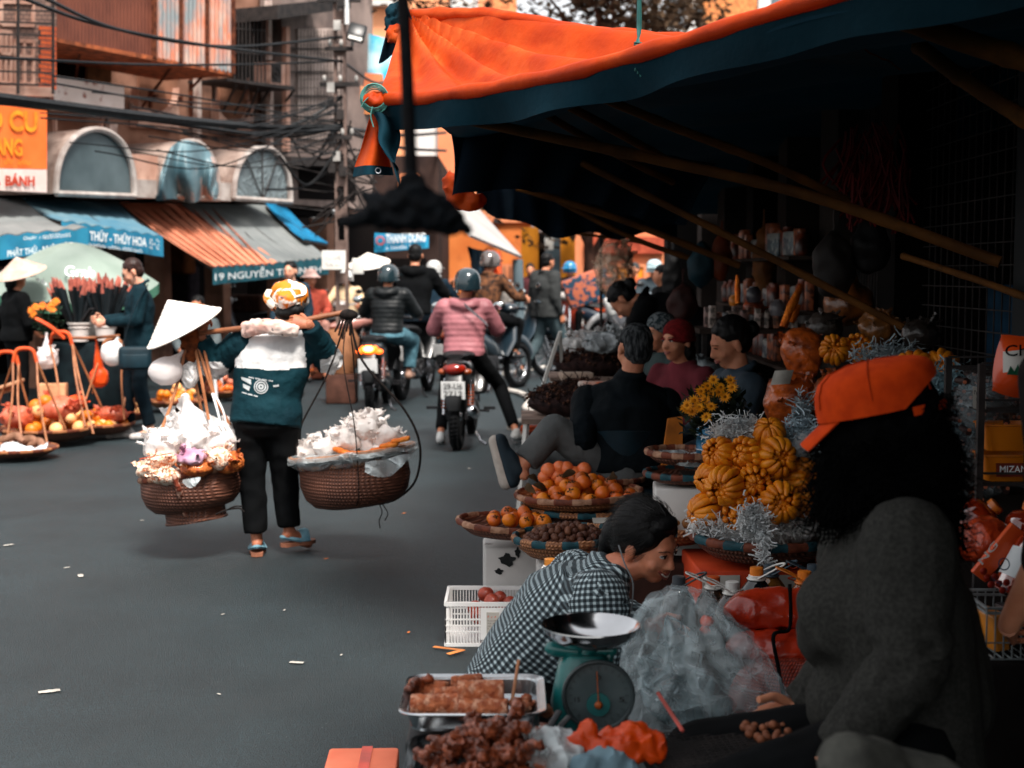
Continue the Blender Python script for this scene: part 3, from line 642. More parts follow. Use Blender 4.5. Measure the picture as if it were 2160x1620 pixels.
 for sx in(-1,1):
  m=MB();m.tube([(sx*.115,-.6,.3),(sx*.11,-.52,.6)],.014,8)
  for k in range(8):m.torus((sx*(.113),-.585+k*.01,.36+k*.026),.024,.006,None,12,5,1)
  m.obj('shock_absorber',[M['chrome'],M['amber']],t)
 h=MB()
 for sx in(-1,1):h.tube([(sx*.06,.66,.3),(sx*.06,.52,.66),(sx*.03,.42,.9)],.02,8)
 h.tube([(-.33,.34,.99),(-.2,.36,1.0),(0,.42,.97),(.2,.36,1.0),(.33,.34,.99)],.014,8);h.obj('handlebar',M['chrome'],t)
 g=MB()
 for sx in(-1,1):g.cap((sx*.24,.355,.997),(sx*.34,.335,.99),.02,.02,10)
 g.ell((0,.46,.98),(.14,.12,.08));g.obj('headlight_cowl',ac,t)
 MB().tube([V((0,.66+.33*math.cos(a),.285+.33*math.sin(a)))for a in[R(q)for q in range(20,160,12)]],.055,8,flat=.3,up=V((1,0,0))).obj('front_mudguard',ac,t)
 for sx in(-1,1):
  m=MB();m.tube([(sx*.2,.37,1.0),(sx*.25,.38,1.12),(sx*.27,.36,1.17)],.006,6,0);m.ell((sx*.28,.36,1.2),(.06,.018,.04),None,14,8,0);m.ell((sx*.28,.345,1.2),(.052,.008,.034),None,14,8,1)
  m.obj('mirror',[M['blackp'],M['glassm']],t)
 MB().tube([(.12,-.1,.1),(.16,-.2,.03),(.22,-.26,.01)],.012,6).obj('kick_stand',M['chrome'],t)
 return t
def put(o,g,a=0,s=1.0):
 o.location=g;o.rotation_euler=(0,0,R(a));o.scale=(s,s,s);return o
def puffer(name,c):return mat(name,c,tuple(int(u*.82)for u in c),sc=6,rough=.5,bump=.25,bsc=40)
M['denim']=mat('denim',(84,122,134),(60,94,106),sc=18,rough=.85,bump=.2,bsc=200)
M['helm_dark']=mat('helmet_dark',(34,52,58),(20,34,40),sc=3,rough=.15,coat=.8)
M['helm_white']=mat('helmet_white',(232,232,230),rough=.2,coat=.6)
# rider in pink and bike with plate
c=G(975,948);c.y+=.28
put(bike('dark motorbike with number plate 29-U6 2712 under the pink jacket rider',(24,22,24),plate=('29-U6','2712')),c+V((0,.3,0)),-4,1.0)
b0=c+V((0,.3,0))
J=pose('ride',head=(.03,.03,1.43),anL=(-.2,-.12,.08),knL=(-.19,.2,.46),toL=(-.21,.05,.03),anR=(.47,.0,.1),knR=(.3,.26,.5),toR=(.53,.1,.04),hipL=(-.1,-.02,.8),hipR=(.1,-.02,.8),hf=(-.15,1,.0))
J=place(J,b0+V((0,-.1,.0)),-4,.98)
p=person('person in pink quilted jacket and dark helmet astride the bike with plate 29-U6',J,.98,puffer('pink_puffer',(166,104,110)),M['black'],mat('shoe_white',(225,225,222),rough=.5),hair='short',hood=True,puff=True,bulk=1.14,armr=1.15,vox=.013,wr=.004,legbulk=.98)
helmet(p,J,1.0,M['helm_dark'],visor=True)
st=MB();st.tube(bez([b0+V(a)for a in((.14,-.24,1.18),(.05,-.36,1.3),(-.02,-.33,1.36))],5),.016,6,flat=.4)
q=MB();q.sheet(lambda u,v:b0+V((.02+.20*u-.02*v,-.25-.012*math.sin(u*3),1.20-.17*u+.045*v)),8,2,.006);q.obj('bag_strap',mat('strap_check',(120,112,116),(60,56,64),sc=70,rough=.7),p)
# scooter with lit tail light
c=G(790,872);b0=c+V((0,.55,0))
put(bike('black scooter with glowing tail light and blank white plate',(22,20,22),lit=True,scooter=True),b0,-2,1.0)
J=place(pose('ride',hf=(.1,1,0)),b0+V((.1,-.05,.04)),-6,1.0)
p=person('person in black quilted jacket and helmet riding the scooter with lit tail light',J,1.0,puffer('black_puffer',(18,22,24)),M['denim'],mat('shoe_tan',(180,140,120),rough=.5),hair='short',hood=True,puff=True,bulk=1.08,armr=1.15,vox=.014,wr=.004,legbulk=1.3)
helmet(p,J,1.0,M['helm_dark'])
# bareheaded rider in hooded black jacket
c=G(868,842);b0=c+V((0,.5,0))
put(bike('black motorbike ahead of the lit scooter, its big round mirror showing',(18,20,22)),b0,-10,1.06)
J=place(pose('ride',hf=(-.1,1,-.1)),b0+V((0,.0,.12)),-8,1.12)
person('bareheaded person in hooded black coat riding between two scooters',J,1.12,M['black'],mat('blue_grey_trousers',(60,76,88),rough=.9),M['blackp'],hood=True,bulk=1.15,vox=.016)
# rider with white helmet and pale scarf
c=G(925,780);b0=c+V((-.1,0.2,0))
put(bike('scooter carrying a white plastic bag, ridden by the white helmet rider',(60,56,60),scooter=True),b0,-12,1.0)
J=place(pose('ride'),b0+V((0,0,.06)),-14,1.05)
p=person('person with white helmet, pale scarf and navy jacket riding away',J,1.05,mat('navy_jacket',(32,52,66),rough=.85),M['black'],M['blackp'],hair='bob',vox=.018)
helmet(p,J,1.05,M['helm_white']);MB().torus(J['neck']+V((0,-.01,.03)),.085,.045,None,20,8).obj('scarf',mat('scarf_pale',(210,212,214),rough=.9),p)
bgm=mat('bag_white',(236,232,228),(210,204,200),sc=6,rough=.35,translucent=.3)
q=MB();q.ell(b0+V((.25,-.4,.72)),(.2,.2,.24));q2=remesh(q,.03,1,.05,6);q2.obj('plastic_bag',bgm,label='white plastic bag hanging on the scooter beside the pink jacket rider',cat='bag')
# rider just behind the pink jacket
c=G(1014,840);b0=c+V((.05,1.0,0))
put(bike('dark blue motorbike beyond the pink jacket rider',(28,44,54)),b0,-35,1.05)
J=place(pose('ride'),b0+V((0,.05,.1)),-30,1.08)
p=person('person in brown patterned jacket and chrome helmet, half hidden by the pink jacket',J,1.08,mat('brown_camo',(120,78,52),(40,34,32),sc=18,rough=.85),M['black'],M['blackp'],vox=.018)
helmet(p,J,1.08,mat('helmet_chrome',(150,140,136),rough=.12,metal=.8))
# approaching rider, left
c=G(735,770);b0=c
put(bike('motorbike coming towards the camera behind the pole tip',(150,52,38),(190,180,176)),b0,172,1.0)
J=place(pose('ride'),b0,172,1.0)
p=person('person with white cap helmet and cream jacket riding towards the camera',J,1.0,mat('cream_jacket',(240,214,178),(222,190,150),rough=.8),M['denim'],M['blackp'],vox=.018,face=True)
helmet(p,J,1.0,M['helm_white'])
# far riders facing us
for i,(px,py,hm,jc,lab)in enumerate(((1203,748,(40,140,190),(60,50,46),'person with blue helmet facing the camera just right of the walking man'),
          (1375,775,(200,226,232),(60,70,76),'person with glossy pale helmet far back under the canopy edge'))):
 b0=G(px,py)
 put(bike(('red and white motorbike under the blue helmet rider','grey motorbike of the pale helmet rider far back')[i],((178,60,36),(90,100,104))[i],(222,214,208)),b0,170+i*20,1.1)
 J=place(pose('ride'),b0,170+i*20,1.1)
 p=person(lab,J,1.1,mat('far_jacket%d'%i,jc,rough=.9),M['black'],M['blackp'],vox=.022,face=False)
 helmet(p,J,1.1,mat('far_helmet%d'%i,hm,rough=.2,coat=.5))
# parked bikes
park=[(1062,800,-62,(30,50,62),None,'dark teal motorbike parked side-on right of the pink jacket rider',1.1),
  (1225,735,60,(214,86,44),(232,228,222),'orange and white motorbike parked behind the walking man',1.1),
  (1262,742,-115,(30,44,58),(60,80,96),'dark blue motorbike parked behind the plastic-covered stall',1.15),
  (1310,728,80,(150,60,44),None,'brownish red motorbike parked in the row beyond the canopy pole',1.1),
  (1345,752,50,(40,42,46),(210,214,216),'black and white motorbike parked at the far end of the row',1.15),
  (1150,722,-50,(190,186,180),(160,60,44),'pale grey motorbike parked in front of the woman in dark red',1.1),
  (1075,730,40,(200,196,190),(170,70,50),'white motorbike parked far back below the hanging blue tarp',1.1),
  (690,780,110,(180,120,108),(200,150,130),'pinkish motorbike parked at the left shops beside the utility pole',1.05),
  (655,775,70,(60,62,70),(180,90,50),'dark motorbike parked behind the carrier and his pole',1.05),
  (540,762,95,(70,76,84),(225,228,230),'grey scooter with round white mirror parked behind the conical hat',1.05)]
for px,py,a,c1,c2,lab,s in park:put(bike(lab,c1,c2,scooter=(px in(540,1310)),group='motorbikes parked along the street'),G(px,py),a,s)
# ------------------------------------------------------------------ the woman with the shoulder pole
M['weave']=mat_weave('dark_weave',(122,74,54),(66,36,26),50,.65,1.0)
M['weave_l']=mat_weave('light_weave',(186,126,82),(112,66,40),55,.65,1.0)
M['rim_pale']=mat('rim_pale',(176,134,108),(132,92,70),sc=40,rough=.6)
M['rim_brown']=mat('rim_brown',(118,60,40),(84,40,28),sc=40,rough=.6)
M['rim_teal']=mat('rim_teal',(30,78,88),(20,54,62),sc=30,rough=.6)
M['film']=mat_film('clear_film',dens=.4)
M['film_white']=mat_film('milky_film',(244,242,240),.75)
D=7.5
def c_(x,y,d=0):return P(x,y,D+d)
J=dict(pelvis=c_(562,880),waist=c_(563,838,.02),chest=c_(574,772,.03),neck=c_(592,706,.02),head=c_(606,648,.12),hf=V((.12,1,-.55)),hu=V((.1,.45,1)),
  shL=c_(516,722),shR=c_(664,722,.02),elL=c_(450,772,.1),elR=c_(700,768,.1),wrL=c_(424,712,.02),wrR=c_(652,684,-.12),
  hipL=c_(528,890),hipR=c_(596,890),knL=c_(532,1010,.04),knR=c_(601,1008,.1),anL=c_(542,1144,.05),anR=c_(610,1128,.14),
  toL=c_(552,1163,-.02),toR=c_(632,1150,.17),hdL=V((.25,-.15,1)),hdR=V((-1,-.1,.2)))
J['toL']=J['anL']+V((.0,.12,-.06));J['anL']=V((J['anL'].x,J['anL'].y,.085));J['toL']=V((J['toL'].x-.02,J['anL'].y+.13,.03))
J['anR']=V((J['anR'].x,J['anR'].y,.11));J['toR']=V((J['anR'].x+.09,J['anR'].y+.09,.03))
navy=mat('navy_teal',(12,46,54),(8,34,42),sc=6,rough=.8,bump=2.2,bsc=11)
for k in('skin_dark',):M[k]=mat(k,(190,122,92),(160,96,70),sc=14,rough=.5,sss=.1)
car=person('person in dark teal and white jacket carrying two baskets on a shoulder pole',J,.97,navy,M['black'],False,M['skin_dark'],vox=.009,wr=.008,sleeves=True,hair='short',bulk=1.17,armr=1.12,legbulk=1.12,flare=1.04,ankle=.13,hem=.045,wf=7.5,
   palm=(V((.6,.6,.2)),V((0,1,-.5))),curl=1.2,collar=False,cuff=1.2)
# white yoke and sleeve bands follow the jacket shape: raised panels
jk=[o for o in COL.objects if o.name.startswith('jacket')and o.parent==car][0]
me=jk.data;offj=wloc(jk)
me.materials.append(mat('white_panel',(222,220,218),(196,198,200),sc=5,rough=.8,bump=2.0,bsc=11))
def px_of(p):
 q=p-C0;d=q.dot(CF);return 1080+q.dot(CR)/d*FPX,810-q.dot(CU)/d*FPX
for pl in me.polygons:
 p=pl.center+offj;x,y=px_of(p);back=pl.normal.y<.35
 loc=p-J['chest']
 yoke=(.0<p.z-J['chest'].z+.02)and abs(loc.x-.0)<.215 and p.z>J['chest'].z-.012+.06*abs(loc.x-.05)**1 and back and x>484 and x<640+(y-700)*.1
 lband=(p-J['elL']).length<.13 and x<480 and y>752+(x-430)*.2-10 and(p-J['elL']).z<.03
 rband=(p-J['elR']).length<.12 and x>672+(y-730)*.15 and y>728 and y<782 and(p-J['elR']).z<.1
 if yoke:pl.material_index=1
for o_ in[o for o in COL.objects if o.name.startswith('sleeve')and o.parent==car]:
 o_.data.materials.append(jk.data.materials[1]);of2=wloc(o_)
 for pl in o_.data.polygons:
  p=pl.center+of2;x,y=px_of(p)
  if((p-J['elL']).length<.125 and x<482 and y>750+(x-430)*.2 and p.z<J['elL'].z+.03)or((p-J['elR']).length<.12 and x>676 and y>728 and y<790):pl.material_index=1
# printed patch on the back
lg=MB();bx=lambda u,v:P(510+68*u,798+32*v,7.28+.02*abs(u-.5))
wt=mat('print_white',(206,212,214),rough=.7)
def on_jacket(mb,lift=.004):
 """press printed shapes onto the jacket back"""
 from mathutils.bvhtree import BVHTree
 bv=BVHTree.FromPolygons([v.co+offj for v in me.vertices],[tuple(p.vertices)for p in me.polygons])
 for i,v in enumerate(mb.v):
  h=bv.ray_cast(V((v.x,v.y-1,v.z)),V((0,1,0)))
  if h[0]is not None:mb.v[i]=h[0]-V((0,lift,0))
 return mb
s_=7.4/3000
def disc(mb,px,py,r0,r1,n=24,sx=1.0):
 c=P(px,py,7.4);rs=[[c+V((math.cos(2*math.pi*k/n)*r*s_*sx,0,math.sin(2*math.pi*k/n)*r*s_))for k in range(n)]for r in(r0,r1)]
 mb.rings(rs,caps=(False,False))
def quad(mb,pts):mb.sheet(lambda u,v:(P(*pts[0],7.4).lerp(P(*pts[1],7.4),u)).lerp(P(*pts[3],7.4).lerp(P(*pts[2],7.4),u),v),6,4,uv=False)
for r in((15,13),(11,8),(6,2)):disc(lg,552,815,*r)
quad(lg,[(508,795),(530,800),(531,811),(509,801)]);quad(lg,[(512,809),(529,815),(526,824),(513,817)]);quad(lg,[(577,812),(589,811),(589,815),(578,816)])
on_jacket(lg).obj('back_print',wt,jk,smooth=False)
for(x,y,w_,n_)in((525,797,.13,22),(511,829,.085,16)):
 t1=MB();rn_=random.Random(n_)
 for k in range(n_):
  if k%6==5:continue
  a_=P(x,y,7.4)+V((w_*k/n_,0,-.02*k/n_));t1.add([a_,a_+V((w_/n_*.7,0,0)),a_+V((w_/n_*.7,0,.007)),a_+V((0,0,.007))],[(0,1,2,3)])
 on_jacket(t1).obj('small_print',wt,jk,smooth=False)
# sandals
sb=mat('sandal_blue',(130,172,186),(84,126,142),sc=14,rough=.6);sl=mat('sandal_sole',(170,110,84),(120,76,58),sc=12,rough=.7)
for q in 'LR':
 a,o_=J['an'+q],J['to'+q];d=(o_-a);d.z=0;d.normalize();s=V((d.y,-d.x,0));m=MB();zz=a.z-.075 if q=='R' else.004;c=a+d*.03
 outl=[(-.085,.0),(-.07,.03),(0,.034),(.07,.046),(.12,.036),(.14,0),(.12,-.036),(.07,-.044),(0,-.034),(-.07,-.03)]
 m.prism([V((c.x,c.y,zz))+d*u+s*v for u,v in outl],V((0,0,.02)),0)
 m.tube(bez([c+s*.045+d*.05+V((0,0,zz-c.z+.02)),c+d*.06+V((0,0,zz-c.z+.08)),c-s*.045+d*.05+V((0,0,zz-c.z+.02))],6),.028,6,1,flat=.25,up=V((0,0,1)))
 m.tube(bez([c+s*.04+d*.02+V((0,0,zz-c.z+.03)),c-d*.08+V((0,0,zz-c.z+.055)),c-s*.04+d*.02+V((0,0,zz-c.z+.03))],6),.012,6,1)
 m.obj('sandal',[sl,sb],car)
# head scarf
m=MB();hc=J['head']
ax=V((.1,.35,1)).normalized();q0=frame(ax);ro=Matrix((q0[0],q0[1],ax)).transposed()
def sc_(u,v):
 a=(u-.5)*4.4;r=.105+.016*math.sin(u*34)*v+.01*noise.noise(V((u*5,v*4,0)))
 return hc+V((.0,-.01,0))+ro@V((math.sin(a)*r*(1-v*.25),-math.cos(a)*r*(1-v*.2),.02+v*.1+.01*math.sin(u*11)))
orange_sc=mat('scarf_print',(240,232,222),(226,126,30),sc=14,rough=.7,ramp=(.5,.55),c3=(40,70,96),sc3=26,thr3=(.6,.64))
m.ell(hc+ro@V((0,-.015,.075)),(.1,.112,.07),ro,20,10);m.ell(hc+ro@V((.0,-.075,.055)),(.085,.05,.045),ro,20,10);m.cap(hc+V((0,-.02,.03)),P(604,632,7.4),.08,.05);m2=remesh(m,.008,1,.010,14);m2.obj('head_scarf',orange_sc,car)
m=MB();m.tube(bez([P(568,612,7.45),P(562,628,7.43),P(578,648,7.42)],5),[.022]*10+[.012],7,flat=.4);m.tube(bez([P(604,640,7.4),P(622,628,7.4),P(640,622,7.44),P(637,606,7.5),P(615,604,7.5)],5),.018,7,flat=.45)
m.obj('scarf_band',mat('scarf_band',(236,134,40),(246,236,220),sc=11,rough=.7,ramp=(.5,.56)),car)
m=MB();m.ell(P(612,655,7.43),(.075,.05,.04));m.ell(P(600,662,7.42),(.05,.04,.03));hb=remesh(m,.008,1,.005,40);hb.obj('hair_bun',M['hair'],car)
m=MB();m.tube(bez([P(582,640,7.42),P(604,648,7.40),P(632,640,7.42)],5),.013,7,flat=.5);m.obj('scarf_tie',M['paper'],car)
# cloth pad on the shoulders, under the pole
pd=MB()
for i,(o1,r)in enumerate(((0,.03),(8,.026),(15,.02))):pd.tube(bez([P(516,690+o1,7.42),P(545,684+o1*.9,7.36),P(590,688+o1*.7,7.34),P(628,698+o1*.3,7.38)],5),r,10)
remesh(pd,.008,2,.007,22).obj('shoulder_cloth',mat('towel_pale',(232,214,204),(214,160,146),sc=12,rough=.9,bump=.3,c3=(60,66,70),sc3=20,thr3=(.62,.66)),label='pale folded cloth lying on the shoulders under the pole',cat='cloth')
# the pole
pm=bez([P(420,703,7.5),P(500,694,7.42),P(600,684,7.38),P(680,668,7.45),P(738,657,7.5)],8)
MB().tube(pm,[.016+.006*math.sin(math.pi*k/(len(pm)-1))for k in range(len(pm))],10,flat=.8).obj('carrying_pole',M['pole_wood'],label='wooden shoulder pole across the back of the person with the baskets',cat='carrying pole')
def pix(x,y,d=7.5):return P(x,y,d)
def bagblob(name,label,c,r,m,seed=0,vox=.02,amp=.35,f=7,parent=None,peak=None,group=None,cat='bag',squash=1.0,sm=1):
 """crumpled plastic bag: lumpy body, gathered neck, sharp creases"""
 b=MB();c=V(c);b.ell(c,(r,r*.9,r*.85*squash),None,16,10)
 if peak:
  pk=V(peak);b.tube([c,c.lerp(pk,.55),c.lerp(pk,.85),pk],[r*.7,r*.35,r*.16,r*.1],9);b.tube([c.lerp(pk,.85),pk+(pk-c).normalized()*r*.12],[r*.09,r*.2],8)
 o=remesh(b,vox,sm)
 for i,p in enumerate(o.v):
  q=(p+V((seed*3.1,seed*1.7,0)))*f;n=abs(noise.noise(q))+.5*abs(noise.noise(q*2.1))+.38*abs(noise.noise(q*4.7))-.08;dirr=(p-c).normalized()
  o.v[i]=p+dirr*r*amp*(.35-n)
 rn_=random.Random(seed*7+1)
 for k in range(9 if amp>.22 else 0):
  a,z_=rn_.uniform(0,6.3),rn_.uniform(-.1,.95);st=c+V((math.cos(a)*math.sqrt(1-z_*z_),math.sin(a)*math.sqrt(1-z_*z_)*.9,z_*.85*squash))*r*.9;dd=((st-c).normalized()+V((rn_.gauss(0,.5),rn_.gauss(0,.5),.5))).normalized();s1_,u1_=frame(dd);w_=r*rn_.uniform(.25,.55);l_=r*rn_.uniform(.25,.6)
  o.sheet(lambda u,v:st+dd*l_*v+s1_*(u-.5)*w_*(.5+v)+u1_*r*.22*noise.noise(V((u*4+k,v*3,seed)))+dd*r*.12*noise.noise(V((u*9,k,seed))),7,4,uv=False)
 return o.obj(name,m,parent,label=label if parent is None else None,cat=cat if parent is None else None,group=group,smooth=True)
def bowl(t,c,rad,h,rot,mw,rim=(None,None),rimr=.016,n=64,depth_prof=None,rname='rim',foot=0):
 """deep carrying basket as parts of t"""
 m=MB();pr=depth_prof or[(.0,0),(.55,.0),(.78,.08),(.93,.28),(1.0,.58),(.985,.85),(.96,1.0)]
 prof=[(rad*a+1e-4,h*b)for a,b in pr];m.lathe(prof,c,rot,48);m.lathe([(a*.97+1e-4,b+.006)for a,b in prof][::-1],c,rot,48)
 m.obj('bowl',mw,t)
 cc=V(c)+rot@V((0,0,h));m=MB();rr=[]
 for i in range(n*2):
  a=math.pi*i/n;row=[]
  k=1 if i%4<3 else.8
  for jx in range(7):
   qq=2*math.pi*jx/7;p=V(((rad*.97+rimr*k*math.cos(qq))*math.cos(a),(rad*.97+rimr*k*math.cos(qq))*math.sin(a),rimr*1.1*k*math.sin(qq)));row.append(cc+rot@p)
  rr.append(row)
 m.rings(rr,(lambda i,j:(i//4)%2),loop=True);m.obj(rname,list(rim),t)
 if foot:
  m=MB();m.lathe([(rad*.55,-foot),(rad*.6,-foot),(rad*.6,.01),(rad*.52,.01)],c,rot,40);m.torus(V(c)+rot@V((0,0,-foot)),rad*.6,.008,rot,40);m.obj('foot_ring',mw,t)
 return cc
def tray_basket(label,c,rad,rot=None,h=.07,rim=('rim_pale','rim_brown'),mw='weave',cat='basket',group=None,rimr=.013,n=44,name='flat_basket'):
 c=V(c);rot=rot or Matrix.Identity(3);t=thing(name,label,cat,c,group)
 bowl(t,c,rad,h,rot,M[mw],(M[rim[0]],M[rim[1]]),rimr,n,[(0,0),(.5,.05),(.72,.2),(.88,.55),(.97,1.0)]);return t
# ---- right basket
rr_=rotm(0,-7,0)@rotm(-3,0,0)
cR=P(757,1066,7.5);t=thing('carrying_basket','round brown basket hanging from the right end of the pole, plastic-wrapped tray on top','basket',cR)
top=bowl(t,cR,.292,.235,rr_,M['weave'],(M['rim_brown'],M['weave_l']),.012,60)
tr=tray_basket('flat tray wrapped in clear plastic on top of the right carried basket',top+rr_@V((0,0,.015)),.335,rr_,.035,('rim_pale','rim_pale'),'weave_l','tray',name='flat_tray')
w1=MB();w1.lathe([(.20,-.03),(.30,-.02),(.348,.022),(.345,.045),(.30,.052),(.0,.05)],top+rr_@V((0,0,.012)),rr_,60);disp(w1.v,.012,11);w1.obj('plastic_wrap',M['film'],tr)
w1=MB();w1.sheet(lambda u,v:P(770+95*u,975-18*u+(40*v)*math.sin(.5+u*2.4),7.17-.02*math.sin(u*9)),12,6);disp(w1.v,.012,9);w1.obj('plastic_flap',M['film'],tr)
bagm=mat('crumpled_bag_white',(250,246,243),(232,222,216),sc=9,rough=.4,translucent=.25,c3=(232,150,110),sc3=6,thr3=(.6,.7),bump=.3)
random.seed(3)
for i,(x,y,r,col)in enumerate(((650,955,.085,0),(690,945,.075,0),(662,930,.05,0),(730,925,.09,0),(765,905,.085,0),(745,895,.06,0),(790,900,.075,0),(775,880,.06,0),(815,925,.08,0),(835,920,.05,0),(705,918,.05,0),(800,870,.03,0),(720,955,.08,0),(785,940,.08,0))):
 rn=random.Random(i);bagblob('snack_bag','small knotted clear snack bag on the right carried tray',P(x,y,7.5+rn.uniform(-.2,.1)),r*.95,bagm,i,.016,.55,11,peak=P(x+rn.uniform(-8,8),y-r*330,7.45),group='snack bags on the right carried basket')
oc=mat('orange_snack',(236,140,50),(206,96,30),sc=20,rough=.6,bump=.4)
for i,(x,y,a)in enumerate(((738,962,8),(765,962,-5),(800,955,-8),(845,934,-12),(722,958,20),(820,945,-10))):
 m=MB();m.box(P(x,y-6,7.28),(.10,.06,.022),rotm(0,a,0),bev=.01);remesh(m,.008,1,.004,30).obj('orange_cake',oc,label='orange snack cake on the front of the right carried tray',cat='snack',group='orange cakes on the right carried tray')
# ropes of the right basket
tp=P(735,660,7.5);rp=MB()
rim_pts=[P(625,968,7.5),P(766,1030,7.18),P(884,945,7.5),P(716,910,7.78)]
rp.tube(bez([tp,P(690,790,7.5),P(632,905,7.5),P(626,975,7.5),P(640,1020,7.5)],6),.0055,6)
rp.tube(bez([tp,P(724,760,7.3),P(748,900,7.16),P(757,1035,7.2),P(752,1066,7.26)],6),.003,6)
rp.tube(bez([tp,P(764,760,7.5),P(850,860,7.5),P(885,935,7.5),P(878,1010,7.5),P(840,1050,7.5),P(800,1064,7.45)],7),.0065,6)
rp.tube(bez([tp,P(744,740,7.6),P(752,840,7.7)],5),.004,6)
rp.tube(bez([P(800,1062,7.4),P(806,1080,7.4),P(800,1098,7.4),P(802,1114,7.4)],4),.003,5);rp.tube(bez([P(806,1062,7.4),P(818,1082,7.4),P(812,1098,7.4)],4),.003,5)
for k in range(5):rp.tube(bez([P(722+k*7,662,7.48),P(716+k*7-k,680,7.46),P(706+k*8,700+8*(k%3),7.46)],3),.006,5)
rp.ell(P(735,664,7.48),(.05,.035,.03));rp.obj('hanging_cords',M['cord'],t)
# ---- left basket
rl_=rotm(0,-9,0)@rotm(-4,0,0)
cL=P(412,1076,7.5);t=thing('carrying_basket','round brown basket hanging from the left end of the pole, heaped with bagged snacks','basket',cL)
top=bowl(t,cL,.262,.20,rl_,M['weave'],(M['rim_pale'],M['rim_brown']),.016,56,foot=.05)
m=MB();m.tube(bez([P(366,1000,7.2),P(376,1030,7.22),P(384,1062,7.3),P(392,1086,7.36)],6),.018,8,flat=.7)
remesh(m,.008,1,.006,30).obj('striped_binding',mat('striped_binding',(196,150,130),(120,54,36),sc=26,rough=.7,ramp=(.47,.53)),t)
m=MB();m.tube(bez([P(310,1022,7.4),P(330,1045,7.35),P(352,1062,7.32)],4),.009,6);m.obj('side_handle',M['rubber'],t)
m=MB();m.tube(bez([P(308,1020,7.4),P(318,1040,7.4),P(326,1058,7.4)],4),.004,5);m.obj('red_ribbon',mat('red_ribbon',(208,70,60),rough=.6),t)
m=MB();m.tube(bez([P(455,1085,7.3),P(480,1075,7.3),P(505,1072,7.3),P(515,1080,7.3)],4),.005,5);m.tube(bez([P(480,1075,7.3),P(496,1068,7.25),P(512,1068,7.25)],4),.004,5);m.obj('loose_twine',M['cord'],t)
m=MB()
for a,b,c in(((398,715,7.5),(362,850,7.45),(322,948,7.4)),((408,715,7.5),(425,800,7.45),(440,885,7.4)),((402,715,7.5),(412,800,7.55),(428,880,7.6)),((412,715,7.5),(450,830,7.5),(490,905,7.5)),((425,715,7.5),(440,780,7.5),(455,850,7.5))):
 m.tube(bez([P(*a),P(*b),P(*c)],6),.0085,6)
m.obj('rattan_strap',M['rattan'],t)
whm=mat('bag_bright_white',(252,250,248),(238,234,232),sc=5,rough=.35,translucent=.3,bump=.35,bsc=30)
bagblob('snack_bag','big knotted white plastic bag topping the left carried basket',P(405,925,7.5),.17,whm,21,.016,.35,6,peak=P(392,842,7.45))
bagblob('snack_bag','white plastic sack at the left side of the left carried basket',P(345,940,7.4),.105,whm,22,.016,.35,7)
bagblob('snack_bag','white plastic sack in the left carried basket next to the black trousers',P(460,930,7.5),.12,whm,23,.016,.35,7)
cr=mat('puffed_rice',(246,222,200),(206,120,78),sc=60,rough=.8,bump=.9,bsc=90,ramp=(.38,.55))
bagblob('rice_cracker_bag','clear bag of pale puffed crackers at the left rim of the left basket',P(322,995,7.35),.085,cr,24,.014,.3,9,squash=.7)
bagblob('rice_cracker_bag','clear bag of pale crackers above the left rim, red band across it',P(345,970,7.35),.09,cr,25,.014,.3,9,squash=.6)
bagblob('rice_cracker_bag','crumpled bag of speckled crackers at the front of the left basket',P(350,1005,7.25),.08,cr,26,.014,.3,9,squash=.6)
bagblob('rice_cracker_bag','knotted tip of a speckled cracker bag near the black trousers',P(462,968,7.3),.075,cr,27,.014,.3,9,squash=.9)
on=mat('orange_snack_bag',(214,120,56),(140,56,26),sc=50,rough=.5,bump=.9,bsc=80,coat=.3)
bagblob('corn_snack_bag','long bag of orange corn snacks on the rim of the left basket',P(415,988,7.25),.085,on,28,.014,.3,9,squash=.55)
bagblob('corn_snack_bag','bag of orange snacks at the right rim of the left basket',P(482,975,7.35),.085,on,29,.014,.3,9,squash=.9)
bagblob('pink_bag','pinkish translucent bag draped over the front of the left basket',P(405,965,7.22),.07,mat('pink_film',(206,170,190),(176,110,140),sc=9,rough=.3),30,.014,.5,9,squash=.8)
m=MB();m.bar(P(295,968,7.24),P(361,956,7.24),.012,.004);m.obj('red_band',mat('red_band',(226,84,40),rough=.5),label='thin red elastic band around the cracker bag',cat='band')
MB().sheet(lambda u,v:P(385+38*u,1012-6*u+20*v*math.sin(.3+u*2.6),7.17),8,4).obj('plastic_scrap',M['film'],label='small clear plastic corner hanging over the left basket front',cat='plastic')
# conical hat and balloon bags on the left
cone_hat(None,P(354,633,7.45),P(354,633,7.45)-P(392,698,7.5),.215,.17,mat('palm_leaf_white',(244,238,230),(228,218,206),sc=12,rough=.6,bump=.15),label='big white conical hat tied at the left end of the shoulder pole',cat='hat')
m=MB();m.ell(P(398,712,7.5),(.05,.05,.075));m.ell(P(404,735,7.5),(.035,.035,.07))
remesh(m,.01,1,.015,22).obj('tied_cloth',mat('brown_cloth',(140,74,40),(70,36,24),sc=20,rough=.9),label='brown cloth knot under the conical hat',cat='cloth')
bm=mat('balloon_bag',(246,240,238),(232,224,222),sc=4,rough=.3,translucent=.35,c3=(226,110,90),sc3=5,thr3=(.66,.7))
bagblob('plastic_bag','puffed round white plastic bag with a red mark hanging below the conical hat',P(349,783,7.45),.09,bm,31,.012,.14,5,peak=P(385,742,7.5))
bagblob('plastic_bag','narrow clear bag of straws hanging right of the puffed white bag',P(400,790,7.5),.05,M['film_white'],32,.01,.3,8,peak=P(404,748,7.5),squash=1.7)
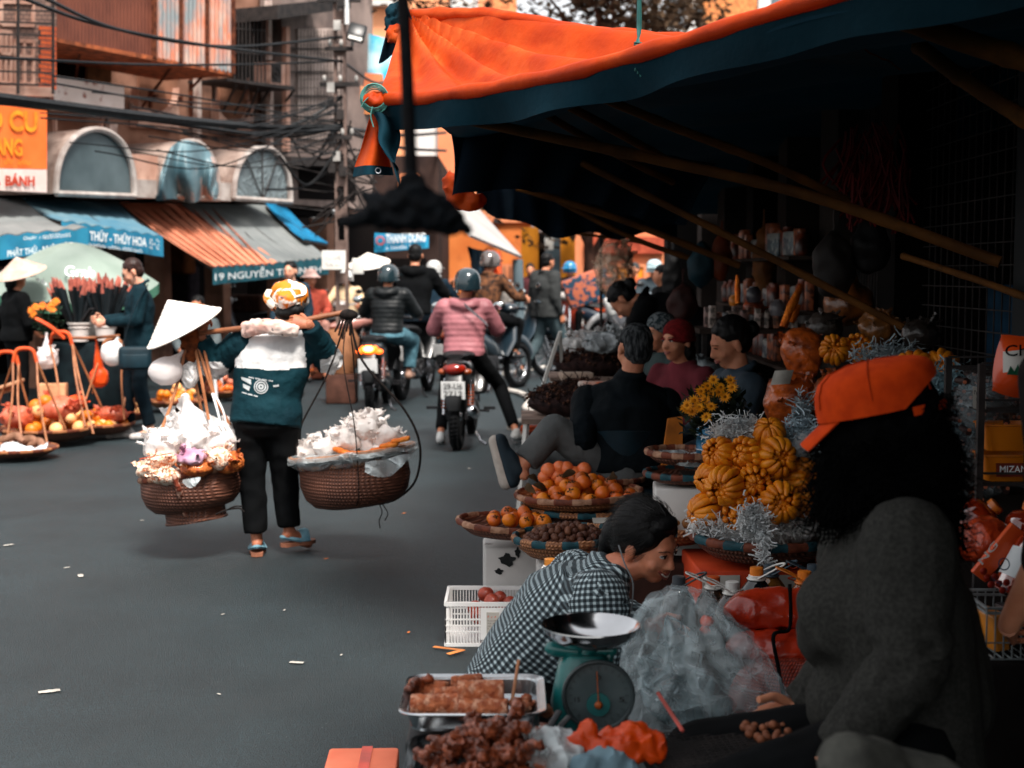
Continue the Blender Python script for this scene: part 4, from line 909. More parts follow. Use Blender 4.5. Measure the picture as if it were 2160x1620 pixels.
m=MB();m.tube(bez([P(448,830,7.45),P(457,860,7.4),P(468,905,7.4)],4),.006,5);m.tube(bez([P(452,830,7.45),P(470,865,7.4),P(478,900,7.4)],4),.005,5);m.obj('white_strings',M['text_white'],t)
m=MB();m.torus(P(476,830,7.6),.02,.005,rotm(90,0,0))
# ------------------------------------------------------------------ left-hand street sellers
def heap(name,labels,cat,group,c,rx,ry,h,r,n,mats,rot=None,seed=1,stretch=(1,1,1),stem=None,jitter=.12,lift=0.0,proto=None):
 """n countable fruits heaped on a disc; first is built, the rest are copies"""
 rn=random.Random(seed);pts=[];c=V(c);tries=0;rr=r*1.75
 while len(pts)<n and tries<6000:
  tries+=1;a=rn.uniform(0,2*math.pi);q=math.sqrt(rn.uniform(0,1));x,y=q*math.cos(a)*rx,q*math.sin(a)*ry
  z=r
  for p in pts:
   d2=(p.x-x)**2+(p.y-y)**2
   if d2<(rr)**2:z=max(z,p.z+math.sqrt(max(0,rr**2-d2)))
  if z>r+h*(1-q*q)+.001:continue
  pts.append(V((x,y,z)))
 out=[]
 protos=proto or[]
 if not protos:
  for k,m in enumerate(mats):
   b=MB();b.ell((0,0,0),(r*stretch[0],r*stretch[1],r*.93*stretch[2]),None,16,11)
   for i,p in enumerate(b.v):b.v[i]=p*(1+.05*noise.noise(p*(1.2/r)+V((k,0,0))))-V((0,0,r*.1*math.exp(-((p.x**2+p.y**2)/(r*.3)**2))))*(1 if p.z>0 else 0)
   ms=[m]
   if stem:
    for q in range(4):a=q*1.57;b.add([V((0,0,r*.84)),V((math.cos(a-.5)*r*.35,math.sin(a-.5)*r*.35,r*.88)),V((math.cos(a)*r*.5,math.sin(a)*r*.5,r*.84)),V((math.cos(a+.5)*r*.35,math.sin(a+.5)*r*.35,r*.88))],[(0,1,2,3)],1)
    b.tube([(0,0,r*.8),(r*.08,0,r*1.05)],r*.07,5,1);ms.append(stem)
   o=b.obj(name,ms,loc=(0,0,0),cat=cat,group=group);protos.append(o)
 for i,p in enumerate(pts):
  pr=protos[i%len(protos)]
  o=pr if i<len(protos)and not proto else pr.copy()
  if o is not pr:COL.objects.link(o)
  q=rot@p if rot else p;o.location=c+q+V((0,0,lift));s=1+rn.uniform(-jitter,jitter);o.scale=(s,s,s);o.rotation_euler=(rn.uniform(-.9,.9),rn.uniform(-.9,.9),rn.uniform(0,6.3))
  o['label']=labels if isinstance(labels,str)else labels[i%len(labels)];o['group']=group;o['category']=cat;out.append(o)
 return out
M['orange']=mat('orange_peel',(232,134,26),(212,108,16),sc=5,rough=.42,bump=.15,bsc=160)
M['orange2']=mat('persimmon_skin',(222,112,36),(198,84,24),sc=5,rough=.35)
M['pomelo']=mat('pomelo_peel',(246,190,132),(234,166,104),sc=6,rough=.5,bump=.15,bsc=160)
M['leaf_dry']=mat('dry_leaf',(84,62,40),(50,40,28),sc=12,rough=.8)
M['leaf']=mat('leaf_green',(52,76,52),(28,46,34),sc=10,rough=.6,translucent=.2)
# baskets on the ground with their rattan slings
def sling(label_hoop,hoop,hd,feet,hm,t,w=.013):
 m=MB();c=P(*hoop,hd)
 m.tube(bez([c+V((-.1,0,-.12)),c+V((-.07,0,-.02)),c,c+V((.07,0,-.02)),c+V((.1,0,-.12))],5),.017,8);m.obj('hoop',hm,t)
 m=MB()
 for f in feet:m.tube(bez([c+V((.1 if f[0]>hoop[0]else-.1,0,-.1)),P((hoop[0]+f[0])/2+(6 if f[0]>hoop[0]else-6),(hoop[1]+f[1])/2-4,(hd+f[2])/2),P(*f)],6),w*.75,6)
 m.obj('rattan_strap',M['rattan'],t)
hoopm=mat('hoop_orange',(222,92,44),(190,66,28),rough=.6)
bA=tray_basket('wide dark basket of pomelos at the left edge under the twin orange hoops',G(100,938)+V((0,0,.03)),.42,None,.12,('rattan','rim_brown'),'weave')
sling('',(52,735),12.0,[(12,950,11.8),(100,940,11.8),(-20,900,12.3),(138,905,12.2)],hoopm,bA)
sling('',(14,742),12.2,[(50,962,11.7),(-40,940,11.7),(60,860,12.4)],hoopm,bA)
bB=tray_basket('basket of pale oranges in the middle of the left row by the crossed rattan straps',G(205,925)+V((0,0,.04)),.34,None,.1,('rattan','rim_brown'),'weave')
sling('',(128,700),12.6,[(197,915,12.2),(128,925,12.2),(215,860,12.9),(180,900,12.3)],hoopm,bB)
bC=tray_basket('basket of oranges at the right end of the left row beside the white shoes',G(262,900)+V((0,0,.05)),.24,None,.09,('rattan','rim_brown'),'weave')
sling('',(238,716),12.9,[(165,890,12.6),(290,870,12.9),(262,885,12.7),(195,830,13.2)],M['rattan'],bC,.011)
sling('',(283,785),13.0,[(258,880,12.8),(305,865,13.0)],M['rattan'],bC,.011)
MB().tube(bez([P(108,710,12.6),P(180,713,12.7),P(252,708,12.9)],5),.014,8).obj('carrying_pole',M['pole_wood'],label='wooden shoulder pole resting level over the left fruit baskets',cat='carrying pole')
MB().tube(bez([P(76,672,12.5),P(105,688,12.5),P(134,712,12.6)],5),.035,8,flat=.5).obj('shoulder_pad',hoopm,label='long orange pad tied on the left carrying pole',cat='pad')
heap('pomelo','pale round pomelo heaped in the wide basket under the orange hoops','fruit','pomelos in the left basket',G(100,938)+V((.02,0,.1)),.30,.3,.24,.062,26,[M['pomelo'],M['orange']],seed=2)
heap('orange_fruit','pale orange heaped in the middle basket of the left row','fruit','oranges in the middle left basket',G(205,925)+V((0,0,.1)),.27,.27,.12,.047,34,[M['pomelo'],M['orange']],seed=3)
heap('orange_fruit','orange heaped in the right basket of the left row','fruit','oranges in the right left-row basket',G(262,900)+V((0,0,.11)),.18,.18,.1,.045,18,[M['orange'],M['pomelo']],seed=4)
t=tray_basket('low flat basket in the left corner with brown roots and a plastic sheet',G(35,968)+V((0,0,.02)),.33,None,.07,('rattan','rim_brown'),'weave')
for i,(x,y,a)in enumerate(((10,935,20),(30,928,-15),(60,935,10),(78,940,-30))):
 c=P(x,y,11.75);ca,sa=math.cos(R(a))*.09,math.sin(R(a))*.09
 m=MB();m.tube(bez([c+V((-ca,0,-.01)),c+V((0,.03,.03)),c+V((ca,sa,-.01))],5),[.018,.026,.032,.036,.038,.038,.038,.036,.032,.026,.018],9);m.obj('lotus_root',mat('root_brown',(150,110,90),(110,78,60),sc=16,rough=.8),label='thick brown root lying in the low left corner basket',cat='root',group='roots in the corner basket')
m=MB();m.sheet(lambda u,v:P(2+100*u,938+16*v-6*math.sin(u*7),11.55+.2*v*0)+V((0,-.1*v,.02*noise.noise(V((u*9,v*5,1))))),24,8);disp(m.v,.012,20);m.obj('plastic_sheet',mat_film('sheet_film',dens=.8),label='crumpled pale plastic sheet on the low left corner basket',cat='plastic')
redm=mat('red_net_plastic',(232,138,110),(218,100,66),sc=12,rough=.35,translucent=.3,bump=.4)
bagblob('fruit_bag','orange red plastic bag of fruit behind the pomelos',P(125,862,12.4),.17,redm,41,.02,.25,6,squash=.75)
bagblob('fruit_bag','bright orange end of plastic bag right of the small cardboard box',P(160,850,12.5),.09,mat('orange_plastic',(236,92,34),(214,66,20),sc=7,rough=.35),42,.016,.25,8)
bagblob('fruit_bag','reddish plastic bag on the far left of the pomelo basket',P(35,880,12.2),.14,redm,43,.02,.25,6,squash=.85)
bagblob('fruit_bag','reddish plastic bag over the oranges near the dark trousers',P(238,872,12.8),.14,redm,44,.02,.3,7,squash=.6)
m=MB();m.box(P(112,830,12.8),(.24,.16,.18),rotm(0,0,8),bev=.006);m.obj('carton',mat('carton_tan',(220,168,128),(196,140,102),rough=.8),label='small tan cardboard carton behind the pomelo basket',cat='box')
m=MB();m.box(P(18,812,12.6),(.26,.2,.03),rotm(0,-18,10),bev=.01);m.box(P(0,826,12.6),(.2,.03,.06),rotm(0,-18,10));m.obj('wooden_scoop',mat('tan_wood',(206,150,112),rough=.7),label='flat tan tray leaning in the sling at the far left',cat='tray')
# seller in black with conical hat
J=place(pose('stand',elR=(.24,.05,1.1),wrR=(.2,.28,1.02),elL=(-.24,.05,1.1),wrL=(-.2,.26,1.0),hf=(0,1,-.35)),G(40,905),-50,.93)
p=person('person in black with pale conical hat standing behind the leftmost baskets',J,.93,M['black'],M['black'],bulk=1.2,vox=.016,hair='bob',hands=True)
cone_hat(p,J['head']+V((.0,-.02,.21)),V((-.18,-.3,1)),.24,.16,mat('palm_leaf_pink',(226,196,180),(204,168,150),sc=12,rough=.6))
# man with phone
c=G(300,925)
J=place(pose('stand',head=(0,.06,1.53),hf=(0,1,-.5),hu=(0,.3,1),elR=(.22,.06,1.1),wrR=(.12,.32,1.1),elL=(-.22,.04,1.1),wrL=(-.08,.30,1.08),anL=(-.1,-.08,.08),toL=(-.12,.08,.03),anR=(.1,.12,.08),toR=(.12,.28,.03),knR=(.1,.1,.49)),c,108,.98)
p=person('person with dark hair and glasses in dark teal jacket looking at a phone',J,.98,mat('teal_black_jacket',(16,42,50),(10,28,36),sc=6,rough=.8,bump=2,bsc=11),mat('dark_navy_trousers',(14,28,36),rough=.9),mat('shoe_pale',(224,216,210),rough=.6),M['skin_pale'],vox=.012,face=True,glasses=True,bulk=1.1,hair='short',hairm=mat('hair_brown',(56,34,28),(28,18,16),sc=60,rough=.5),hem=.1,legbulk=1.05)
m=MB();m.box(J['wrR']+V((-.13,-.02,.04)),(.015,.085,.15),rotm(0,35,-15),bev=.006);m.obj('phone',M['blackp'],label='dark phone in the hand of the person with glasses',cat='phone')
m=MB();m.box(P(285,755,12.45),(.28,.1,.2),rotm(0,0,12),bev=.03);m.box(P(285,762,12.39),(.22,.02,.12),rotm(0,0,12),bev=.008);m.tube(bez([P(256,738,12.45),P(280,660,12.45),P(312,600,12.6)],6),.012,6,flat=.4);m.obj('shoulder_bag',mat('bag_teal',(16,44,54),(10,30,38),rough=.6),label='dark teal shoulder bag hanging at the hip of the phone user',cat='bag')
bagblob('tote_bag','white cloth bag hanging from the hand of the phone user',P(238,745,12.5),.11,whm,45,.015,.12,5,peak=P(248,712,12.5),squash=1.2)
bagblob('orange_bag','long orange plastic bag hanging below the level pole',P(210,795,12.9),.09,mat('orange_plastic',(236,92,34)),46,.012,.2,8,peak=P(203,715,12.8),squash=1.3)
bagblob('white_bag','small white bag with a round orange mark behind the orange hoops',P(100,755,12.9),.1,bm,47,.014,.3,8,peak=P(98,705,12.9),squash=1.2)
bagblob('white_bag','tiny white bag hanging behind the right leg of the phone user',P(291,840,13.1),.05,whm,48,.012,.2,8,peak=P(290,818,13.1))
# flower stand: buckets with wrapped bunches
m=MB();m.box(P(185,790,13.7),(.75,.4,.62),None,bev=.02);m.obj('crate_stand',mat('dark_crate',(22,34,38),(12,18,22),sc=9,rough=.8),label='dark covered stand under the flower buckets',cat='stand')
bk=mat('bucket_white',(220,212,206),(196,188,182),sc=5,rough=.4)
wrapm=mat('dark_wrap',(30,38,42),(10,15,18),sc=9,rough=.4,bump=.4,stretch=(1,1,.2))
tipm=mat('bud_pink',(196,110,92),(130,66,58),sc=12,rough=.7)
for i,(x,y,lab)in enumerate(((168,704,'white bucket of dark-wrapped pink buds left of the phone user, the left one'),(222,702,'white bucket of dark-wrapped pink buds right beside the phone'))):
 c=P(x,y+16,13.5);t=thing('flower_bucket',lab,'bucket',c)
 m=MB();m.lathe([(.08,0),(.10,.16),(.112,.165),(.112,.18),(.098,.18)],c,None,28,caps=(True,False));m.torus(c+V((0,0,.13)),.1,.005);m.obj('bucket',bk,t)
 rn=random.Random(i);w1=MB();tp_=MB()
 for k in range(46):
  a=rn.uniform(0,6.3);q=math.sqrt(rn.uniform(0,1));b_=c+V((math.cos(a)*q*.07,math.sin(a)*q*.07,.14));e_=c+V((math.cos(a)*q*.25,math.sin(a)*q*.16,.52+rn.uniform(-.06,.05)-q*.05))
  w1.tube([b_,b_.lerp(e_,.5),e_],[.012,.02,.03],5);tp_.tube([e_,e_+(e_-b_).normalized()*.05,e_+(e_-b_).normalized()*.10],[.02,.016,.004],5)
 w1.obj('wrapped_stems',wrapm,t);tp_.obj('flower_buds',tipm,t)
def bush(t,c,rx,ry,rz,n,lm,size=.04,seed=0,name='foliage'):
 rn=random.Random(seed);b=MB()
 for k in range(n):
  a,z_=rn.uniform(0,6.3),rn.uniform(-1,1);q=math.sqrt(1-z_*z_)*rn.uniform(.4,1);p=V(c)+V((math.cos(a)*q*rx,math.sin(a)*q*ry,z_*rz));d=V((rn.uniform(-1,1),rn.uniform(-1,1),rn.uniform(-.3,1))).normalized();s,u=frame(d);L=size*rn.uniform(.6,1.3)
  b.add([p,p+d*L*.5+s*L*.25,p+d*L,p+d*L*.5-s*L*.25],[(0,1,2,3)])
 return b.obj(name,lm,t,smooth=False)
def flowerhead(mb,c,n_,r,rn,mi=0,mc=1,petals=16):
 s,u=frame(n_);n_=V(n_).normalized()
 for lay in(0,1):
  for k in range(petals):
   a=2*math.pi*(k+lay*.5)/petals+rn.uniform(-.1,.1);d=s*math.cos(a)+u*math.sin(a);t_=n_.cross(d);L=r*(1-lay*.3)*rn.uniform(.85,1.1)
   mb.add([c+t_*r*.05,c+d*L*.6+t_*r*.11+n_*r*(.1+lay*.12),c+d*L+n_*r*(.02+lay*.2),c+d*L*.6-t_*r*.11+n_*r*(.1+lay*.12),c-t_*r*.05],[(0,1,2,3,4)],mi)
 mb.ell(c+n_*r*.1,(r*.24,)*3,None,8,6,mc)
t=thing('flower_bunch','leafy bunch of orange marigolds right of the pale conical hat','flowers',P(98,700,13.2))
bush(t,P(98,675,13.2),.16,.14,.15,260,M['leaf'],.07,5);yel=mat('petal_orange',(240,142,40),(222,104,24),sc=20,rough=.6)
m=MB();rn=random.Random(9)
for x,y in((66,655),(75,648),(105,648),(112,640),(118,636),(90,645),(70,662),(110,652)):flowerhead(m,P(x,y,13.05),(rn.uniform(-.4,.4),-1,.5),.045,rn)
m.obj('blossoms',[yel,yel],t,smooth=False)
# umbrella
c=P(150,512,14.4);t=thing('umbrella','pale green market umbrella with white lettering behind the flowers','umbrella',G(150,890))
ax=V((.06,-.22,1)).normalized();s1,u1=frame(ax);ro=Matrix((s1,u1,ax)).transposed();N=8
m=MB()
def um(u,v):
 a=2*math.pi*u;k=(a*N/(2*math.pi))%1;sc_=1-.07*math.sin(math.pi*k)*v;r=.86*v*sc_
 return c+ro@V((r*math.cos(a),r*math.sin(a),-.42*v**1.5-.015*math.sin(math.pi*k)*v))
m.sheet(um,64,12,.006)
m.sheet(lambda u,v:um(u,1.0)+V((0,0,-.10*v)),64,1,.004,mi=1)
m.obj('canopy',[mat('umbrella_green',(174,188,178),(154,172,160),sc=2,rough=.6,translucent=.35),mat('umbrella_band',(92,150,124),(76,136,108),rough=.6,translucent=.2)],t)
m=MB();m.tube([P(150,512,14.4),P(150,512,14.4)-ax*2.0],.018,8)
for k in range(N):a=2*math.pi*k/N;m.tube([c+ro@V((.02,.0,-.03)),c+ro@V((.84*math.cos(a),.84*math.sin(a),-.435))],.006,5)
m.obj('pole',M['white'],t)
def umt(x,y):return PP(x,y,c+ro@V((0,-.62,-.25)),ro@V((0,-.62,.88)))
o1=umt(136,592);text('Grab',o1,umt(200,596)-o1,umt(138,570)-o1,M['text_white'],t,th=.07)
o1=umt(45,588);text('Grab',o1,umt(100,618)-o1,umt(47,578)-o1,M['text_white'],t,th=.10)
# people further back on the left
J=place(pose('stand'),G(208,860)+V((0,0,-.1)),150,.97)
person('white haired person in pale clothes behind the wrapped flowers',J,.97,mat('pale_shirt',(206,190,180),rough=.9),M['black'],skin=mat('skin_red',(226,130,100),(204,104,80),rough=.5),vox=.018,hairm=mat('hair_white',(206,204,204),(170,168,168),sc=40,rough=.8),face=True)
J=place(pose('sit',seat=.42),G(425,850),172,1.0)
person('seated person in grey jacket over teal shirt behind the white conical hat',J,1.0,mat('grey_jacket',(92,100,102),(66,74,76),rough=.9),M['black'],vox=.018,face=True)
m=MB();m.box(G(425,850)+V((0,.1,.42)),(.4,.4,.04),bev=.01)
for a in(-1,1):
 for b in(-1,1):m.bar(G(425,850)+V((a*.16,.1+b*.16,.4)),G(425,850)+V((a*.19,.1+b*.19,0)),.03)
m.obj('stool',M['whitep'],label='low stool under the seated person in grey jacket',cat='stool')
J=place(pose('stand'),G(617,838),165,.98)
person('person with dark hair tied back in dark blue jacket behind the carrier head',J,.98,mat('blue_dark_jacket',(40,60,74),rough=.9),M['black'],skin=M['skin_pale'],vox=.016,face=True,hair='pony')
J=place(pose('sit',seat=.7),G(655,800),200,1.0)
p=person('person in red top and pale pink sun hat sitting by the left shops',J,1.0,mat('red_top',(216,96,76),rough=.9),mat('pink_trousers',(220,160,144),rough=.9),vox=.018,face=False)
m=MB();m.lathe([(.15,.0),(.11,.02),(.09,.06),(.07,.11),(.0,.12)],J['head']+V((0,0,.04)),None,24);m.obj('sun_hat',mat('hat_pink',(230,190,180),rough=.9),p)
m=MB();m.box(G(655,800)+V((0,0,.62)),(.5,.5,.08),bev=.02);m.box(G(655,800)+V((0,0,.3)),(.4,.4,.56),bev=.02);m.obj('box_seat',mat('crate_red',(150,84,64),rough=.8),label='reddish crate under the person with the pink sun hat',cat='crate')
J=place(pose('stand'),G(1118,748),180,1.0)
person('person in dark red sweater standing far back in front of the orange wall',J,1.0,mat('maroon_knit',(84,44,48),rough=.95),mat('pale_trousers',(150,156,158),rough=.9),vox=.02,face=True)
c=G(1150,799)
J=place(pose('stand',anL=(-.1,-.36,.13),toL=(-.1,-.24,.03),knL=(-.1,-.05,.5),anR=(.1,.28,.08),toR=(.1,.44,.03),knR=(.1,.22,.5),head=(0,.05,1.54)),c,-50,1.07)
person('person in dark grey jacket walking right between parked motorbikes',J,1.05,mat('charcoal_jacket',(58,60,60),(44,46,46),sc=5,rough=.9),mat('grey_trousers',(70,84,88),(54,68,72),rough=.9),M['blackp'],vox=.016,bulk=1.38,hem=.12,legbulk=1.4)
J=place(pose('stand'),G(1338,760),140,1.0)
person('person in orange vest with dark cap far back under the canopy edge',J,1.0,mat('orange_vest',(236,104,30),(60,62,62),sc=3,rough=.8),M['black'],vox=.02,hairm=mat('cap_grey',(80,80,80),rough=.8))
# small fruit baskets further along the left side
for i,(x,y,r_,lab,gl)in enumerate(((372,868,.30,'basket of oranges on the ground under the puffed white bag','orange heaped in the basket under the puffed white bag'),(460,845,.30,'basket of reddish fruit right of the rattan straps by the carrier elbow','reddish fruit heaped in the basket near the carrier elbow'),(655,800,.24,'small basket of orange peel and fruit right of the carrier','fruit in the small basket right of the carrier'))):
 c=G(x,y)+V((0,0,.03));tray_basket(lab,c,r_,None,.09,('rattan','rim_brown'),'weave_l')
 heap('orange_fruit',gl,'fruit',gl+'s',c+V((0,0,.07)),r_*.8,r_*.8,.14,.045,20,[M['orange'],M['pomelo']]if i==0 else[M['orange2'],mat('pink_fruit',(230,140,110),rough=.5)],seed=20+i)
t=thing('woven_basket','tall brown mesh basket beside the hanging cords of the right basket','basket',G(722,850))
m=MB();c=G(722,850)+V((0,0,.35));m.lathe([(.14,0),(.2,.18),(.2,.4),(.13,.52)],c,None,30,caps=(True,False));m.obj('bowl',M['weave_l'],t);m=MB();m.torus(c+V((0,0,.52)),.13,.012);m.obj('rim',M['rim_brown'],t)
m=MB();m.box(G(722,850)+V((0,0,.17)),(.34,.34,.34),bev=.02);m.obj('crate',mat('crate_dark',(90,60,50),rough=.8),label='dark crate under the tall brown mesh basket',cat='crate')
# ------------------------------------------------------------------ left row of shops, a real facade turned 25 degrees
FO=V((-6.35,17.6,0));FU=V((math.sin(R(25)),math.cos(R(25)),0));FN=V((FU.y,-FU.x,0))
def F(x,y,off=0):return PP(x,y,FO+FN*off,FN)
def Fz(x,z,off=0):
 p=F(x,560,off);return V((p.x,p.y,z))
def slab(pts,off,th=.06,mb=None,mi=0):
 mb=mb or MB();mb.prism([F(x,y,off)for x,y in pts],FN*-th,mi);return mb
M['plaster_br']=mat('plaster_brown',(168,126,106),(120,84,68),sc=1.6,rough=.9,bump=.4,bsc=40,c3=(54,40,36),sc3=.9,thr3=(.5,.7))
M['plaster_gr']=mat('plaster_grey',(150,132,124),(100,88,84),sc=1.3,rough=.9,bump=.4,bsc=30,c3=(60,54,52),sc3=1.2,thr3=(.52,.7))
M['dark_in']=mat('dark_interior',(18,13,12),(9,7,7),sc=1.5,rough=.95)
M['pinkplaster']=mat('plaster_pale',(208,170,152),(176,132,114),sc=2.5,rough=.9,bump=.3,c3=(120,84,70),sc3=2,thr3=(.55,.7))
M['rust']=mat('rusty_sheet',(196,168,154),(214,120,84),sc=9,rough=.7,c3=(134,142,144),sc3=3.4,thr3=(.45,.6),stretch=(1,1,.35),detail=12)
M['rustbar']=mat('rust_bar',(110,62,42),(64,36,28),sc=14,rough=.8)
M['iron']=mat('iron_dark',(52,46,44),(30,28,28),sc=12,rough=.7)
shop=thing('shop_building','old brown shop building with vaulted balcony covers along the left side of the street','building',Fz(300,0))
TOPZ=6.6
def wallrect(x0,x1,z0,z1,off,th,m,par,name='wall'):
 a,b=Fz(x0,0,off),Fz(x1,0,off);mb=MB();mb.prism([V((a.x,a.y,z0)),V((b.x,b.y,z0)),V((b.x,b.y,z1)),V((a.x,a.y,z1))],FN*-th);return mb.obj(name,m,par,smooth=False)
wallrect(-260,612,2.62,TOPZ,-.3,.3,M['plaster_br'],shop)
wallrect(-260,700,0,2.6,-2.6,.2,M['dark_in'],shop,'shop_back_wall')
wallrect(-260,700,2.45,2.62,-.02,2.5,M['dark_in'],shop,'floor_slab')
for x in(-250,70,345,470,600,690):wallrect(x,x+16,0,2.45,-.2,.35,M['plaster_br'],shop,'pier')
# things seen in the shops, dim
rn=random.Random(5)
for i,(x,y,w_,h_,c)in enumerate(((255,548,.35,.4,(150,130,120)),(375,545,.5,.5,(110,62,34)),(390,600,.4,.6,(50,44,50)),(560,610,.6,.5,(64,60,60)),(520,640,.8,.3,(90,60,50)),(20,600,.6,.5,(84,60,52)),(300,610,.4,.7,(54,40,36)),(640,640,.4,.3,(100,96,92)))):
 m=MB();m.box(F(x,y,-1.4),(w_,.3,h_),rotm(0,0,-25),bev=.05);disp(m.v,.02,4);m.obj('goods_sack',mat('goods_%d'%i,c,rough=.9),label=['grey bundle hanging inside the shop left of the tall dark opening','brown sack hanging in the dark shop behind the conical hat','dark bundle low in the shop behind the seated grey jacket','grey goods stacked in the shop beneath the street address banner','brown goods pile under the address banner near the ground','brown bundle in the shop behind the leftmost seller','dark tall bundle behind the phone user','pale goods bundle in the shop next to the utility pole'][i],cat='goods')
# second floor: pale scalloped panels, pipes, bracing
for i,(x0,x1,y0,y1)in enumerate(((292,378,150,268),(462,535,178,278))):
 mb=MB();cx=(x0+x1)/2;n=12
 pts=[(x0,y0+35),(x0,y1),(x1,y1+4),(x1,y0+35)]+[(cx+(x1-x0)/2*.98*math.cos(a),y1-30-(y1-y0)*.55+42*math.sin(a)+24)for a in[math.pi*k/n for k in range(1,n)]]
 slab(pts,-.12,.15,mb).obj('curved_panel',M['pinkplaster'],shop,smooth=False)
 slab([(x0+3,135),(x1-3,140),(x1-3,y1-10),(x0+3,y1-10)],-.24,.05).obj('recess_panel',mat('recess_tan',(150,106,84),(108,72,56),sc=2,rough=.9),shop,smooth=False)
for x0,y0,x1,y1,w_ in((232,262,248,280,0),(417,158,425,300,0),(567,0,574,126,0),(570,190,577,345,0)):
 slab([(x0,y0),(x0,y1),(x1,y1),(x1,y0)],.1,.08).obj('drain_pipe',mat('pipe_white',(214,196,186),(150,120,108),sc=5,rough=.7),shop,smooth=False)
slab([(405,160),(405,272),(412,272),(412,160)],-.1,.06).obj('drain_pipe',M['rustbar'],shop,smooth=False)
slab([(113,158),(113,232),(262,247),(262,180)],.25,.06).obj('sign_board',mat('faded_sign',(240,230,224),(226,212,204),sc=3,rough=.7,c3=(150,84,62),sc3=5,thr3=(.56,.62)),shop,smooth=False)
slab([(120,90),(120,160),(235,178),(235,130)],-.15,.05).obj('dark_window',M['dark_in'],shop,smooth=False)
slab([(185,100),(185,168),(235,176),(235,112)],-.1,.04).obj('inner_panel',mat('inner_tan',(132,92,62),rough=.9),shop,smooth=False)
# brown corrugated box and rusty panels overhanging the street
def corr(px,off,m,name,par,n=40,amp=.02,th=.015):
 (x0,yt0,yb0),(x1,yt1,yb1)=px
 mb=MB();mb.sheet(lambda u,v:F(x0+(x1-x0)*u,(yt0+(yt1-yt0)*u)*(1-v)+(yb0+(yb1-yb0)*u)*v,off+amp*(1 if math.sin(u*n*math.pi)>0 else-1)*min(1,abs(math.sin(u*n*math.pi))*3)),n*6,6,th);return mb.obj(name,m,par)
en=thing('balcony_enclosure','brown and rusty corrugated metal enclosure hanging over the left shops','enclosure',F(300,100,.5))
corr(((108,-140,78),(330,-140,122)),1.0,mat('brown_sheet',(112,62,46),(90,48,36),sc=3,rough=.6),'corrugated_sheet',en,60,.008)
for i in range(3):corr(((328+i*55,-140,122+i*11),(380+i*55,-140,132+i*11)),1.02,M['rust'],'rusty_panel',en,12,.012)
for i in range(4):slab([(327+i*55,-140),(327+i*55,122+i*11),(332+i*55,123+i*11),(332+i*55,-140)],1.08,.06).obj('panel_batten',M['rustbar'],en,smooth=False)
slab([(108,78),(108,86),(492,160),(492,150)],1.04,1.2).obj('floor_edge',mat('rust_orange',(176,96,60),(92,54,40),sc=8,rough=.8),en,smooth=False)
m=MB()
for a,b in(((172,86),(160,165)),((370,130),(300,225)),((440,148),(400,190))):m.bar(F(*a,.9),F(b[0],b[1],-.1),.03)
m.obj('brace',M['rustbar'],en)
# barred balcony with air conditioner
bb=thing('barred_balcony','barred window balcony with an air conditioner above the third vault','balcony',F(550,160,.4))
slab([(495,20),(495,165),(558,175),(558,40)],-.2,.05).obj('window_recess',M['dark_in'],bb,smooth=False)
m=MB()
for k in range(9):x=495+k*8;m.bar(F(x,20,.5),F(x,170+k,.5),.018)
for y in(60,110):m.bar(F(495,y,.5),F(560,y+5,.5),.018)
m.obj('bars',M['iron'],bb);slab([(478,165),(478,170),(620,190),(620,182)],.55,.7).obj('ledge',M['iron'],bb,smooth=False)
m=MB()
for a,b in(((498,180),(470,235)),((520,184),(495,240)),((545,187),(520,245)),((622,188),(570,258)),((570,186),(530,245))):m.bar(F(*a,.5),F(b[0],b[1],-.1),.03)
m.obj('brace',M['iron'],bb)
ac_=MB();ac_.prism([F(570,130,.5),F(570,176,.5),F(602,182,.5),F(602,134,.5)],FN*-.3);aco=ac_.obj('air_conditioner',M['pinkplaster'],label='square air conditioner unit on the barred balcony ledge',cat='air conditioner',smooth=False)
m=MB();c=F(583,155,.52);m.torus(c,.09,.01,Matrix((FU,V((0,0,1)),FN)).transposed(),24,5);m.ell(c,(.03,.03,.03));slab([(573,134),(573,173),(594,176),(594,137)],.51,.01,m);m.obj('fan_grille',M['iron'],aco)
# brick flat with a grille at the far left
bf=thing('brick_flat','brick flat with caged grille in the upper left corner','building',F(50,190,1.2))
brick=bpy.data.materials.new('brick');brick.use_nodes=True;ntb=brick.node_tree;bt=nn(ntb,'ShaderNodeTexBrick');tcb=nn(ntb,'ShaderNodeUVMap');ntb.links.new(tcb.outputs[0],bt.inputs[0])
bt.inputs['Color1'].default_value=lin((150,118,104));bt.inputs['Color2'].default_value=lin((120,88,76));bt.inputs['Mortar'].default_value=lin((70,58,54));bt.inputs['Scale'].default_value=9;bt.inputs['Mortar Size'].default_value=.03
ntb.links.new(bt.outputs[0],ntb.nodes['Principled BSDF'].inputs[0]);ntb.nodes['Principled BSDF'].inputs['Roughness'].default_value=.9
brick2=brick.copy();brick2.name='brick_orange';b2=[n for n in brick2.node_tree.nodes if n.bl_idname=='ShaderNodeTexBrick'][0];b2.inputs['Color1'].default_value=lin((216,96,44));b2.inputs['Color2'].default_value=lin((190,76,34));b2.inputs['Scale'].default_value=3.2
def uvslab(x0,x1,yt0,yb0,yt1,yb1,off,m,name,par):
 mb=MB();mb.sheet(lambda u,v:F(x0+(x1-x0)*u,(yt0+(yt1-yt0)*u)*(1-v)+(yb0+(yb1-yb0)*u)*v,off),4,4,.08);return mb.obj(name,m,par,smooth=False)
uvslab(-120,108,-160,178,-160,190,1.0,brick,'brick_wall',bf);uvslab(75,108,55,183,57,190,1.03,brick2,'brick_pier',bf)
